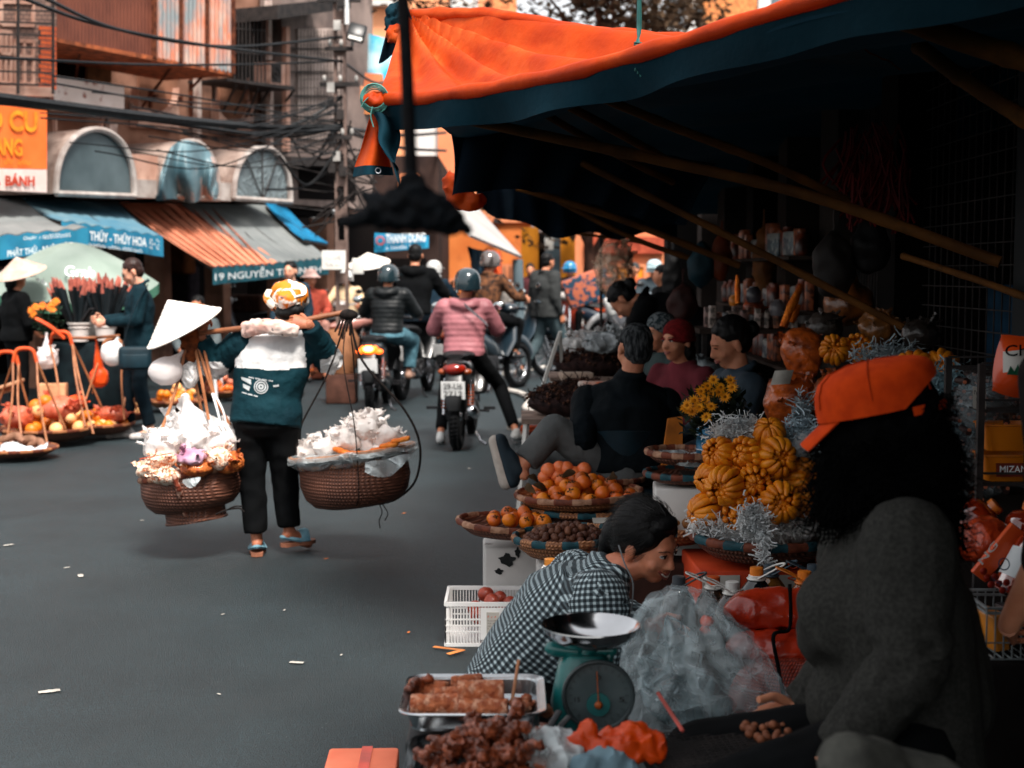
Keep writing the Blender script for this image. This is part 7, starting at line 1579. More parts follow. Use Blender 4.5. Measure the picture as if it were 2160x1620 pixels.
p,J=seated('person in grey with a checked knit cap left of the dark red beanie',(1392,700),8.8,(-.9,-.4,-.15),mat('grey_green_coat',(60,72,72),rough=.95),M['black'],.98,face=True,hair='bob')
m=MB();m.ell(J['head']+V((.01,.01,.05)),(.092,.096,.08),None,20,12);m.obj('knit_cap',mat('check_cap',(104,110,112),(40,50,54),sc=60,rough=.95,ramp=(.48,.52)),p)
p,J=seated('person with dark bun and blue grey jacket looking down at the stall',(1538,722),6.9,(-1,-.18,-.42),mat('slate_jacket',(50,66,78),(36,50,60),sc=5,rough=.7,bump=.2,bsc=60),M['black'],1.04,face=True,hair='bun',closed=True,hu=V((-.3,-.2,1)),bulk=1.15,collar=True,vox=.011)
J=pose('stand',pelvis=(0,-.1,.93),waist=(0,.08,1.05),chest=(0,.24,1.12),neck=(0,.40,1.2),head=(0,.52,1.2),shL=(-.17,.34,1.16),shR=(.17,.34,1.16),elL=(-.2,.45,.9),elR=(.2,.45,.9),wrL=(-.15,.6,.75),wrR=(.15,.6,.75),hf=(0,.6,-1),hu=(0,1,.4))
hp=P(1330,662,10.2);J=place(J,V((hp.x+.5,hp.y,0)),75,1.08);p=person('person in black bending over the herb table with face down',J,1.08,M['black'],M['black'],vox=.014,face=True,hair='bun',bulk=1.15,closed=True)
J=place(pose('stand'),G(1395,845)*.93,100,.95);person('person in dark coat standing in the shade behind the bending person',J,.95,M['black'],M['black'],vox=.02,bulk=1.2)
# herb tables
twm=mat('twig_dark',(58,40,38),(26,20,20),sc=20,rough=.9);tw2=mat('twig_brown',(92,60,46),(50,34,28),sc=20,rough=.9)
for i,(x,y,d,rx,lab)in enumerate(((1225,842,8.7,.33,'dark heap of dried berry twigs on the lower tray'),(1255,760,9.6,.28,'dark heap of dried berry twigs on the upper tray'))):
 c=P(x,y,d);rn=random.Random(i);mb=MB();mb.ell(c-V((0,0,.02)),(rx,.25,.10))
 for k in range(900):
  a=rn.uniform(0,6.3);q_=math.sqrt(rn.random());p0=c+V((math.cos(a)*q_*rx,math.sin(a)*q_*.25,.10*(1-q_*q_)+rn.uniform(-.03,.03)));dd=V((rn.gauss(0,1),rn.gauss(0,1),rn.gauss(0,.6))).normalized()
  mb.tube([p0,p0+dd*rn.uniform(.03,.07)],.003,4,0)
  if k%2:mb.ell(p0,(.011,)*3,None,6,5,1)
 mb.obj('berry_twigs',[twm,tw2],label=lab,cat='berries',kind='stuff')
 m=MB();m.box(c-V((0,0,.11)),(rx*2.2,.55,.03));o=m.obj('table',mat('table_pale',(150,128,116),rough=.8),label=('low table' if i==0 else 'higher table with white legs')+' carrying a heap of dried twigs',cat='table')
 legs(o,[(c+V((a*rx,b*.22,-.12)),V((c.x+a*rx*1.15,c.y+b*.26,0)))for a in(-1,1)for b in(-1,1)],.022,M['white'])
carton('flat pale box of dried goods between the two herb heaps',P(1215,802,8.9),(.2,.14,.05),mat('box_pale',(196,170,150),rough=.7),8,cat='box');carton('thin orange and white box at the edge of the herb table',P(1255,815,8.6),(.2,.12,.03),mat('box_orange',(206,100,50),(214,200,190),sc=12,rough=.6),-5)
m=MB();m.bar(P(1182,700,9.3),P(1140,828,9.3),.02);m.bar(P(1182,700,9.3),P(1186,800,9.6),.02);m.obj('trestle',M['white'],label='splayed white trestle legs left of the herb tables',cat='trestle')
bagblob('plastic_sheet','milky plastic sheet draped over the upper herb table',P(1238,728,9.6),.17,mat_film('sheet_film2',(200,196,192),.6),61,.02,.5,7,squash=.6)
bagblob('plastic_bag','grey crumpled plastic bag beside the bending person',P(1272,722,9.4),.14,mat_film('sheet_film3',(170,176,178),.6),62,.02,.4,7,squash=.6)
bagblob('plastic_bag','pinkish clear plastic bags hanging from the thin upright post',P(1297,570,12),.17,mat_film('sheet_film4',(226,190,160),.5),63,.02,.4,6,peak=P(1290,515,12),squash=1.7)
hose=mat('hose_white',(206,200,192),(180,172,164),sc=6,rough=.5)
MB().tube(bez([G(1068,828)+V((0,0,.03)),G(1100,836)+V((0,0,.03)),G(1118,850)+V((0,0,.03)),G(1108,868)+V((0,0,.03)),G(1150,876)+V((0,0,.03))],8),.035,10).obj('hose',hose,label='white hose curving on the road by the rider right foot',cat='hose')
MB().tube(bez([G(1062,792)+V((0,0,.03)),G(1110,786)+V((0,0,.03)),G(1150,778)+V((0,0,.03))],8),.03,10).obj('hose',hose,label='straight white pipe lying further up the road',cat='hose')
MB().tube(bez([G(1075,908)+V((0,0,.03)),G(1110,893)+V((0,0,.05)),G(1150,886)+V((0,0,.05))],8),.03,10).obj('hose',mat('hose_grey',(150,144,138),rough=.5),label='grey pipe end pointing at the rider shoe',cat='hose')
for i,(x,y,w_,h_,lab)in enumerate(((1130,905,.25,.06,'orange red cinnamon sticks bundle nearest the road'),(1178,900,.3,.08,'orange red sticks bundle behind the raised knee'),(1160,884,.22,.05,'small orange bundle on top of the stick pile'))):
 mb=MB();c=G(x,y+20)+V((0,0,.07+.05*(i==2)));rn=random.Random(i)
 for k in range(14):dy,dz=rn.uniform(-.06,.06),rn.uniform(-.04,.04);mb.tube([c+V((-w_/2+rn.uniform(-.02,.02),dy,dz)),c+V((w_/2,dy+.02,dz))],.016,7)
 mb.obj('stick_bundle',mat('cinnamon',(190,84,44),(140,54,30),sc=14,rough=.8),label=lab,cat='sticks')
# background goods in the shade: packets, jars, foil
rn=random.Random(11)
tb_=P(1600,690,8.6);m=MB();m.box(V((tb_.x,tb_.y+.1,tb_.z-.02)),(.75,.5,.03));o=m.obj('shelf_table',mat('shelf_dark',(70,58,52),rough=.8),label='dark shelf table stacked with packets behind the seated women',cat='table')
legs(o,[(V((tb_.x+a*.34,tb_.y+.1+b*.2,tb_.z-.03)),V((tb_.x+a*.34,tb_.y+.1+b*.2,0)))for a in(-1,1)for b in(-1,1)],.03,M['iron'])
cols=[(150,120,112),(176,160,150),(130,96,90),(168,110,84),(120,120,122),(190,170,160)]
for k in range(22):
 x=1492+k*9.6;h_=rn.uniform(.08,.17);z0=tb_.z;c=P(x,690,8.5+rn.uniform(-.1,.25));m=MB();m.box(V((c.x,c.y,z0+h_/2)),(.03+rn.random()*.012,.05,h_),rotm(0,rn.uniform(-3,3),rn.uniform(-12,12)),bev=.005);m.obj('packet',mat('packet_%d'%(k%6),cols[k%6],tuple(int(u*.5)for u in cols[k%6]),sc=26,rough=.4,ramp=(.42,.5)),label='upright small packet in the row on the dark shelf table',cat='packet',group='packets in a row on the dark shelf table')
foil=mat('gold_foil',(236,130,30),(190,80,14),sc=18,rough=.2,metal=.6,bump=.5)
for x0,y0,x1,y1,r_,lab in((1652,690,1690,600,.022,'tall slanting pack of orange foil sticks'),(1668,680,1684,642,.02,'short orange foil pack beside the tall one'),(1556,640,1556,580,.014,'thin upright orange foil stick in the shade')):
 m=MB();m.loft([(P(x0,y0,8.1),r_,r_*.5),(P((x0+x1)/2,(y0+y1)/2,8.1),r_*1.3,r_*.6),(P(x1,y1,8.1),r_*.7,r_*.3)],V((1,0,.3)),10);m.obj('foil_pack',foil,label=lab,cat='packet')
for x,y,r_,c,lab in((1548,634,.03,(220,130,40),'small glowing orange ball ornament in the shade'),(1700,664,.05,(130,124,122),'pale jar standing right of the foil packs'),(1640,650,.045,(120,116,120),'grey jar left of the tall foil pack'),(1590,622,.045,(70,66,72),'dim glass jar among the hanging goods')):
 m=MB();m.lathe([(.001,-r_),(r_*.8,-r_),(r_,-r_*.5),(r_,r_*.5),(r_*.6,r_*.9),(r_*.6,r_*1.1),(.001,r_*1.1)],P(x,y,8.4),None,20);m.obj('jar',mat('jar_%d'%x,c,rough=.3),label=lab,cat='jar')
for i,(x,y,w_,h_,c,lab)in enumerate(((1418,590,.2,.55,(10,10,12),'black coat hanging at the far end of the shop front'),(1845,360,.26,.5,(120,16,14),'dark red tassels hanging under the canopy near the wall'),(1480,560,.18,.3,(24,60,72),'dim blue bag hanging in the shade'),(1520,545,.14,.3,(120,50,20),'dim orange bag hanging in the shade'),(1440,640,.2,.25,(60,28,24),'dim brown bag hanging above the checked cap'),(1610,555,.13,.5,(130,76,30),'dim ochre strip of packets hanging in the shade'),(1660,530,.12,.3,(90,84,80),'dim grey packet strip hanging in the shade'),(1760,560,.2,.3,(40,34,32),'dark bag hanging beside the pale pier'),(1835,520,.18,.25,(16,14,14),'black bag hanging right of the pale pier'))):
 d=(14 if x<1430 else 9.5 if x<1700 else 6.6);m=MB();c_0=P(x,y,d)
 if i==1:
  for k in range(120):a=c_0+V((rn.gauss(0,.07),rn.gauss(0,.05),rn.uniform(-.05,.22)));m.tube(bez([a,a+V((rn.gauss(0,.03),0,-.12)),a+V((rn.gauss(0,.06),0,-.26))],3),.006,4)
 else:m.ell(c_0,(w_/2,.06,h_/2));m.cap(c_0+V((0,0,h_/2)),c_0+V((0,0,h_/2+.1)),.01,.01);m=remesh(m,.02,1,.02,8)
 m.obj('hanging_goods',mat('hang_%d'%i,c,rough=.6,bump=.3),label=lab,cat='goods')
# big orange bags with a note
ob=mat('bag_amber',(206,96,30),(120,50,20),sc=16,rough=.35,bump=1.0,bsc=30,coat=.5,ramp=(.35,.6))
bagblob('sack','tall orange transparent sack, the upper bulge beside the orange cap',P(1692,745,6.5),.10,ob,71,.012,.26,6,squash=1.5);bagblob('sack','orange transparent sack with a white note, lower one',P(1668,845,6.4),.12,ob,72,.012,.26,6,squash=1.3)
m=MB();m.sheet(lambda u,v:P(1625+16*v*0+40*u,782+8*u+30*v-10*u,6.2-.02*math.sin(u*3))+V((.02*(1-v),0,0)),6,5,.001);m.obj('paper_note',M['paper'],label='white paper note on the lower orange sack',cat='note')
bagblob('sack','amber sack between the shop grille and the seated person with the bun',P(1790,640,7.2),.13,mat('bag_brownish',(150,84,30),(80,44,20),sc=10,rough=.3,bump=.6,coat=.4),73,.016,.2,7,peak=P(1800,560,7.2))
# dim citrons and paper at the back right
sh2=mat('shred_grey',(176,188,192),(130,144,150),sc=9,rough=.8)
shred('dull shredded paper heap above the orange cap',lambda rn:P(1880+rn.gauss(0,32),755+rn.gauss(0,14),5.9),900,sh2,.06,.003,21)
shred('pale blue shredded paper right of the dim citrons',lambda rn:P(2000+rn.gauss(0,24),825+rn.gauss(0,24),5.2),900,mat('shred_teal',(150,176,184),(110,140,150),rough=.8),.055,.0035,22)
shred('strip of shredded paper beside the orange cap front',lambda rn:P(1692+rn.gauss(0,6),870+rn.gauss(0,20),5.6),300,sh2,.07,.0028,23,drop=1)
for i,(x,y,d,s,lab)in enumerate(((1760,738,6.2,1.2,'dim finger citron behind the orange sack'),(1808,735,6.2,1.2,'dim finger citron right of the first dim one'),(1930,778,5.6,1.35,'big dark finger citron on the dull paper'),(1985,775,5.6,1.3,'dark finger citron next to the pale blue paper'),(1940,840,5.4,1.3,'dark finger citron just right of the orange cap'))):put_cit(x,y,d,s,(rnd.uniform(-.5,.2),-1,.3),lab,i*40,'dim citrons at the back right')
carton('dark covered bench under the dim citrons',V((P(1935,800,5.8).x,5.75,0)),(.62,.7,P(1900,800,5.8).z-.03),mat('bench_dark',(40,34,32),rough=.9),0)

# shelves of packets along the shop front
pk=[MB().box((0,0,.09),(.05,.10,.18),bev=.008).obj('packet',mat('stock_a',(176,96,60),(90,50,40),sc=22,rough=.35,ramp=(.45,.52)),loc=(0,0,0),cat='packet'),MB().box((0,0,.06),(.06,.13,.12),bev=.01).obj('packet',mat('stock_b',(150,150,146),(70,84,92),sc=18,rough=.35,ramp=(.45,.52)),loc=(0,0,0),cat='packet'),MB().lathe([(.001,0),(.04,0),(.045,.02),(.045,.12),(.03,.14),(.03,.16),(.001,.16)]).obj('packet',mat('stock_c',(120,52,30),(60,30,24),sc=15,rough=.3,ramp=(.45,.55)),loc=(0,0,0),cat='packet')]
rn=random.Random(77);kk=0
for z_ in(.62,.95,1.28,1.6):
 b_=MB();b_.box((WX-.22,9.6,z_-.015),(.3,2.9,.02));b_.obj('wall_shelf',mat('shelf_dark',(70,58,52)),label={.62:'lowest',.95:'second',1.28:'third',1.6:'top'}[z_]+' dim shelf of packets along the right-hand shop front',cat='shelf',smooth=False)
 y_=8.25
 while y_<10.95:
  o=pk[kk%3]if kk<3 else rn.choice(pk).copy()
  if kk>=3:COL.objects.link(o)
  o.location=(WX-.26+rn.uniform(-.04,.04),y_,z_);o.rotation_euler=(0,0,rn.uniform(-.3,.3));s_0=rn.uniform(.8,1.25);o.scale=(s_0,s_0,s_0);o['label']='dim packet or jar standing on the shop front shelves';o['category']='packet';o['group']='stock on the shop front shelves';y_+=rn.uniform(.10,.17);kk+=1
for i,(x,y,d,r_,c,lab)in enumerate(((1760,830,6.3,.10,(176,84,30),'orange sack leaning behind the orange cap top'),(1490,790,8.3,.10,(150,160,164),'clear bag on the lap of the seated person with the bun'),(1590,650,8.9,.07,(170,70,30),'small red orange bag behind the row of packets'),(1740,690,7.0,.09,(70,60,54),'grey bundle left of the amber sack'),(1855,690,6.6,.1,(150,92,40),'ochre bag on top of the back bench'),(1940,705,6.2,.08,(60,50,44),'dark brown bag at the back right corner'))):
 bagblob('goods_bag',lab,P(x,y,d),r_,mat('gbag_%d'%i,c,tuple(int(u*.55)for u in c),sc=14,rough=.35,bump=.6,coat=.3),130+i,.014,.3,8)
for i,(x,y,d,h_,c,lab)in enumerate(((1240,608,24,.9,(176,96,70),'patterned board of small coloured packets among the far motorbikes'),(1305,640,22,.5,(206,206,204),'white bundle on a far motorbike seat'),(1075,620,24,.5,(210,200,190),'pale bundle among the far parked motorbikes'),(1395,640,16,.5,(190,200,204),'crumpled pale bag behind the bending person'))):
 m=MB();c0=P(x,y,d);m.box(c0,(h_*.9,.2,h_*.6),rotm(0,-20,0),bev=.05);disp(m.v,.03,5);m.obj('bundle',mat('far_bundle_%d'%i,c,(30,60,80)if i==0 else tuple(int(u*.7)for u in c),sc=9,rough=.6,ramp=(.47,.52)if i==0 else(.35,.65)),label=lab,cat='bundle')
# ------------------------------------------------------------------ foreground: vendors, scale, trays
# white crate of passion fruit
cr_=G(1024,1362);cr_.y+=.14;t=thing('plastic_crate','white plastic crate of reddish fruit on the road beside the foam box','crate',cr_)
cw,cd,ch=.32,.30,.18;cx=V((cr_.x,cr_.y,0));m=MB()
for sx in(-1,1):
 for sy in(-1,1):m.box(cx+V((sx*(cw/2-.008),sy*(cd/2-.008),ch/2)),(.018,.018,ch),bev=.004)
for z,h_ in((ch-.008,.016),(.006,.012)):
 for sy in(-1,1):m.box(cx+V((0,sy*cd/2,z)),(cw,.012,h_))
 for sx in(-1,1):m.box(cx+V((sx*cw/2,0,z)),(.012,cd,h_))
m.box(cx+V((0,0,.006)),(cw,cd,.008));m.obj('crate_frame',M['whitep'],t)
def grid(a,b,n,vertical_rows,th):
 mb=MB();L=(b-a);
 for k in range(n+1):p=a+L*k/n;mb.bar(p+V((0,0,.015)),p+V((0,0,ch-.015)),.0045)
 for z in vertical_rows:mb.bar(a+V((0,0,z)),b+V((0,0,z)),.006)
 return mb
for a,b in(((-1,-1),(1,-1)),((-1,1),(1,1)),((-1,-1),(-1,1)),((1,-1),(1,1))):
 A,B=cx+V((a[0]*cw/2,a[1]*cd/2,0)),cx+V((b[0]*cw/2,b[1]*cd/2,0));grid(A,B,26,(.06,.085,.11),0).obj('side_grid',M['whitep'],t)
m=MB();m.box(cx+V((.055,-cd/2-.004,ch*.52)),(.15,.006,ch*.72));m.obj('solid_panel',M['whitep'],t,smooth=False);m=MB();m.box(cx+V((.03,-cd/2-.009,ch*.55)),(.05,.003,.085));lo_=m.obj('label_sticker',M['paper'],t,smooth=False)
o=cx+V((.01,-cd/2-.0115,ch*.55+.02));marks(o,V((.035,0,0)),V((0,0,.009)),rd,lo_,5,8,.0005);[marks(o-V((0,0,.014+.011*i_)),V((.035,0,0)),V((0,0,.005)),M['iron'],lo_,9,9+i_,.0005)for i_ in range(4)]
heap('passion_fruit','reddish brown round fruit in the white plastic crate','fruit','reddish fruit in the white crate',cx+V((.03,0,.07)),.115,.11,.09,.034,34,[mat('passion_skin',(176,72,48),(120,44,32),sc=14,rough=.35)],seed=31)
# woman in checked shirt, leaning
d1=3.95;q=lambda x,y,d=0:P(x,y,d1+d)
J=dict(pelvis=q(1085,1440,.05),waist=q(1120,1378,.03),chest=q(1190,1285,.0),neck=q(1290,1205,-.02),head=q(1368,1150,-.04),hf=V((.74,-.58,-.36)),hu=V((-.30,.1,1)),
  shL=q(1215,1220,.17),shR=q(1262,1268,-.17),elL=q(1290,1300,.3),elR=q(1268,1400,-.2),wrL=q(1370,1320,.2),wrR=q(1345,1428,-.05),hipL=q(1080,1470,.12),hipR=q(1105,1480,-.1),knL=q(1240,1520,.2),knR=q(1250,1540,-.1),anL=q(1240,1680,.2),anR=q(1240,1690,-.1),toL=q(1300,1700,.2),toR=q(1310,1710,-.1),hdL=V((1,0,-.3)),hdR=V((1,0,-.2)))
plaid=mat_plaid('check_shirt',(12,24,30),(186,202,206),18)
pw_=person('smiling person with dark hair in black and white checked shirt leaning over the stall',J,.89,plaid,M['black'],None,mat('skin_warm',(214,140,108),(190,112,82),sc=14,rough=.45,sss=.15,bump=.05,bsc=150),vox=.007,wr=.008,wf=9,sleeves=True,hair='none',face=True,smile=True,bulk=1.16,armr=1.2,collar=True,feet=True,curl=.7,hem=.06)
axs=(J['neck']-J['pelvis']).normalized();sdx=(J['shR']-J['shL']).normalized();sdx=(sdx-axs*sdx.dot(axs)).normalized();fwx=axs.cross(sdx)
for jk in[o for o in COL.objects if o.name.startswith('sleeve')and o.parent==pw_]:
 me=jk.data;of_=wloc(jk);ul=me.uv_layers.new(name='UVMap');sq_='L' if(me.vertices[0].co+of_-J['shL']).length<(me.vertices[0].co+of_-J['shR']).length else 'R';a_=J['sh'+sq_];ax_=(J['el'+sq_]-a_).normalized();s_1,u_1=frame(ax_)
 for lp in me.loops:p=me.vertices[lp.vertex_index].co+of_-a_;ul.data[lp.index].uv=(p.dot(ax_)*3.6,math.atan2(p.dot(s_1),p.dot(u_1)+.0)*.075*3.6)
jk=[o for o in COL.objects if o.name.startswith('jacket')and o.parent==pw_][0];me=jk.data;of_=wloc(jk);ul=me.uv_layers.new(name='UVMap')
for lp in me.loops:
 p=me.vertices[lp.vertex_index].co+of_-J['pelvis']
 ul.data[lp.index].uv=(p.dot(axs)*3.6,(math.atan2(p.dot(sdx),p.dot(fwx)+.12)*.16+0)*3.6+p.x*0)
# her hair: pulled back smooth cap with parting and a tail
hc,f,u=J['head'],J['hf'].normalized(),J['hu'];u=(u-f*u.dot(f)).normalized();x=f.cross(u).normalized();rot=Matrix((x,f,u)).transposed();hq=lambda a,b,e:hc+(x*a+f*b+u*e)*.89
m=MB();m.ell(hq(0,-.034,.045),(.081,.090,.084),rot,24,14);m.ell(hq(0,-.06,.0),(.068,.055,.062),rot,18,10);m.ell(hq(0,.034,.096),(.05,.032,.02),rot,16,9);m.ell(hq(0,-.118,-.015),(.05,.045,.05),rot,18,10);m.cap(hq(0,-.1,-.02),hq(0,-.14,-.06),.04,.032);m.cap(hq(0,-.14,-.06),hq(.0,-.15,-.15),.028,.014)
for sx in(-1,1):m.ell(hq(.060*sx,.004,.052),(.02,.045,.036),rot,14,9)
hh=remesh(m,.006,2);disp(hh.v,.0012,50);hh.obj('hair',M['hair'],pw_);strands(pw_,[v for v in hh.v if(v-hc).dot(f)<.03],hq(0,-.14,-.04),M['hair_sheen'],900,.045,0,.0005)
m=MB();m.torus(hq(0,-.115,-.035),.03,.008,rot@rotm(60,0,0),18,6);m.obj('hair_tie',mat('tie_teal',(50,90,100),rough=.8),pw_)
rnn=random.Random(4);m=MB()

m=MB();m.tube(bez([q(1305,1150,-.17),q(1318,1190,-.2),q(1335,1230,-.2),q(1332,1290,-.2)],6),.0022,5);m.obj('neck_cord',mat('cord_grey',(120,124,126),rough=.6),pw_)
m=MB();cst=q(1090,1500);m.box(V((cst.x,cst.y,max(.12,cst.z-.03))),(.3,.26,.03),bev=.01)
for a in(-1,1):
 for b in(-1,1):m.bar(V((cst.x+a*.12,cst.y+b*.1,max(.12,cst.z-.03))),V((cst.x+a*.14,cst.y+b*.12,0)),.028)
m.obj('stool',mat('stool_blue',(40,70,110),rough=.5),label='low plastic stool under the person in the checked shirt',cat='stool')
# spring scale
dS=3.15;s=thing('market_scale','teal spring scale with a steel pan on the food table','scale',P(1255,1562,dS))
bs=P(1255,1562,dS);pn=P(1246,1352,dS)
m=MB();m.lathe([(.001,.0),(.04,.0),(.08,.012),(.103,.034),(.1085,.046),(.110,.047),(.1095,.050),(.106,.047),(.100,.036),(.078,.015),(.04,.004),(.001,.004)],pn+V((0,0,-.012)),None,56);m.obj('pan',mat('pan_steel',(200,202,204),(176,178,180),sc=5,rough=.16,metal=1),s)
teal=mat('scale_teal',(16,112,108),(10,84,84),sc=6,rough=.35,coat=.3,bump=.1)
m=MB();cB=bs+V((-.02,.045,.085));m.loft([(bs+V((0,.045,0)),.085,.055),(cB,.078,.05),(cB+V((0,0,.08)),.06,.04),(cB+V((0,0,.10)),.04,.03)],V((1,0,0)),20,sq=4);m.cap(cB+V((.0,0,.09)),pn+V((0,.03,-.02)),.016,.022);m.obj('body',teal,s)
m=MB();m.cap(pn+V((-.085,.03,-.025)),pn+V((-.03,.03,-.032)),.017,.017);m.cap(pn+V((-.05,.03,-.03)),pn+V((.05,.03,-.03)),.012,.012);m.cap(pn+V((-.045,.03,-.035)),cB+V((-.03,0,.08)),.012,.014);m.cap(pn+V((.045,.03,-.035)),cB+V((.05,0,.08)),.01,.012);m.obj('pan_bracket',teal,s)
dc=P(1262,1466,dS-.04);dr=Matrix.Rotation(R(90),3,'X')
m=MB();m.lathe([(.001,0),(.072,0),(.076,.004),(.077,.012)],dc,dr,48);m.obj('dial_face',mat('dial_grey',(84,96,98),(58,72,74),sc=10,rough=.3),s,smooth=False)
m=MB();m.torus(dc+V((0,-.006,0)),.0755,.005,dr,48,8)
for k in range(24):a=k*math.pi/12;m.box(dc+V((math.cos(a)*.062,-.004,math.sin(a)*.062)),(.0015,.001,.009),Matrix.Rotation(-a+math.pi/2,3,'Y'))
m.obj('dial_rim',mat('rim_dark',(60,72,74),rough=.4),s)
m=MB();m.lathe([(.001,.004),(.026,.004),(.026,.0)],dc+V((0,-.002,-.02)),dr,24);m.obj('dial_boss',teal,s);m=MB();m.ell(dc+V((0,-.01,-.02)),(.009,.006,.009));m.bar(dc+V((0,-.008,-.02)),dc+V((-.004,-.008,.055)),.003,.002);m.obj('needle',mat('needle_orange',(214,104,40),rough=.4),s)
for i,(dx,dz,tx)in enumerate(((-.006,.045,'0'),(.045,-.004,'5'),(-.052,-.004,'15'))):text(tx,dc+V((dx,-.005,dz-.01)),V((.012,0,0)),V((0,0,.011)),M['iron'],s,th=.0008)
# food table
tz=P(1000,1560,3.0).z-.05
m=MB();m.box((.30,2.86,tz-.05),(1.05,.8,.03),bev=.005);ft=m.obj('food_table',mat('table_metal',(130,136,138),(96,102,104),rough=.4,metal=.7),label='low metal table carrying the steel trays and the scale',cat='table')
legs(ft,[((a,b,tz-.06),(a,b,0))for a in(-.16,.76)for b in(2.52,3.2)],.03,M['iron'])
def tray(label,c,sx,sy,h,rz=0,rim=.018):
 c=V(c);mb=MB();rot=rotm(0,0,rz)
 def ring(kx,ky,z,r):
  out=[]
  for qx,qy,a0 in((1,1,0),(-1,1,90),(-1,-1,180),(1,-1,270)):
   for a in range(0,91,18):w_=R(a0+a);out.append(c+rot@V((qx*(kx-r)+math.cos(w_)*r,qy*(ky-r)+math.sin(w_)*r,z)))
  return out
 X,Y=sx/2,sy/2
 mb.rings([ring(X-.028,Y-.028,.003,.03),ring(X-.024,Y-.024,.006,.03),ring(X-.016,Y-.016,h-.004,.035),ring(X-.002,Y-.002,h,.04),ring(X,Y,h-.003,.042),ring(X-.004,Y-.004,h-.007,.04),ring(X-.02,Y-.02,h-.008,.035),ring(X-.026,Y-.026,0,.03)],caps=(True,True))
 return mb.obj('steel_tray',mat('tray_steel',(196,200,202),(170,174,178),sc=6,rough=.22,metal=1,bump=.04),label=label,cat='tray')
t1=P(1000,1466,3.12);tz1=t1.z-.02
tray('upper steel tray with fried rolls and a wooden skewer',(t1.x,t1.y,tz1-.02),.315,.30,.045)
t2=P(1035,1600,2.88);tray('lower steel tray heaped with dark fried meat',(t2.x+.02,t2.y-.0,tz1-.085),.39,.36,.04)
m=MB();m.box((t1.x,t1.y+.03,tz1-.055-.03),(.29,.26,.07),bev=.01);m.obj('tray_riser',mat('riser_dark',(40,44,46),rough=.5),label='dark block lifting the upper tray',cat='block')
roll=mat('fried_roll',(196,112,70),(140,66,38),sc=50,rough=.6,bump=.9,bsc=120,c3=(214,160,130),sc3=40,thr3=(.5,.62))
for i,(x,y,d,w_,r_,a,lab)in enumerate(((920,1490,3.05,.11,.024,2,'front left fried roll in the upper tray'),(1020,1500,3.02,.105,.024,-2,'front right fried roll in the upper tray'),(1014,1462,3.05,.10,.025,2,'fried roll lying on the front right one'),(905,1455,3.16,.09,.02,-20,'back left fried roll in the upper tray'),(955,1470,3.1,.08,.02,12,'fried roll in the middle of the upper tray'),(985,1440,3.2,.07,.016,20,'small fried roll at the back rim'))):
 c=P(x,y,d);v_=rotm(0,0,a)@V((w_/2,0,0));mb=MB();mb.tube(bez([c-v_,c-v_*.9,c,c+v_*.9,c+v_],3),[r_*1.12*k for k in(.5,.9,1,1,1.02,.98,1.02,1,1,1,1,.9,.5)],16);remesh(mb,.004,1,.0014,90).obj('fried_roll',roll,label=lab,cat='food',group='fried rolls in the upper tray')
dk=mat('fried_meat',(156,76,40),(78,34,18),sc=34,rough=.4,bump=.8,bsc=70,coat=.3)
rn=random.Random(5)
for i in(0,1,2,3,7):
 c=P((890,1110,1122,1140,870,895,940,1085,985,965)[i],(1440,1500,1488,1500,1470,1450,1432,1485,1430,1425)[i],3.14);mb=MB()
 for k in range(5):mb.ell(c+V((rn.gauss(0,.012),rn.gauss(0,.01),rn.gauss(0,.006))),(.012,.011,.009))
 remesh(mb,.004,1,.005,70).obj('fried_piece',dk if i in(0,4,5,6,8,9)else roll,label='small fried piece in the upper tray corner',cat='food',group='fried pieces in the upper tray')
for i in range(46):
 a=rn.uniform(0,6.3);k_=math.sqrt(rn.random());c=P(1030,1612,2.84)+V((math.cos(a)*k_*.115,math.sin(a)*k_*.10,.115*(1-k_)+rn.uniform(-.02,.012)-.01));mb=MB();p0=c;dd=V((rn.gauss(0,1),rn.gauss(0,1),rn.gauss(0,.4))).normalized()
 for k in range(5):mb.ell(p0,(rn.uniform(.010,.026),rn.uniform(.008,.018),rn.uniform(.004,.010)),rotm(rn.uniform(0,90),0,rn.uniform(0,180)));p0=p0+dd*.014+V((rn.gauss(0,.005),rn.gauss(0,.005),rn.gauss(0,.004)))
 remesh(mb,.004,1,.010,60).obj('fried_meat',dk,label='dark fried meat piece heaped on the lower tray',cat='food',group='fried meat heap on the lower tray')
MB().tube([P(1094,1392,3.1),P(1080,1480,3.05)],.0038,6).obj('skewer',mat('skewer_wood',(206,140,100),rough=.6),label='thin wooden skewer standing in the upper tray',cat='skewer')
tg=MB();tg.tube(bez([P(1200,1512,2.9),P(1165,1550,2.86),P(1130,1580,2.84)],5),.008,7,flat=.4);tg.tube(bez([P(1180,1500,2.9),P(1150,1545,2.86),P(1115,1572,2.84)],5),.008,7,flat=.4);tg.obj('tongs',mat('tongs_dark',(40,42,44),rough=.3,metal=.7),label='dark metal tongs lying between the lower tray and the scale',cat='tongs')
bagblob('plastic_bag','grey clear plastic bag crumpled right of the lower tray',P(1165,1590,2.85),.07,M['film'],81,.008,.4,14,squash=.8)
orm=mat('bag_orange_bright',(236,84,16),(200,60,10),sc=8,rough=.35,bump=.3,translucent=.2)
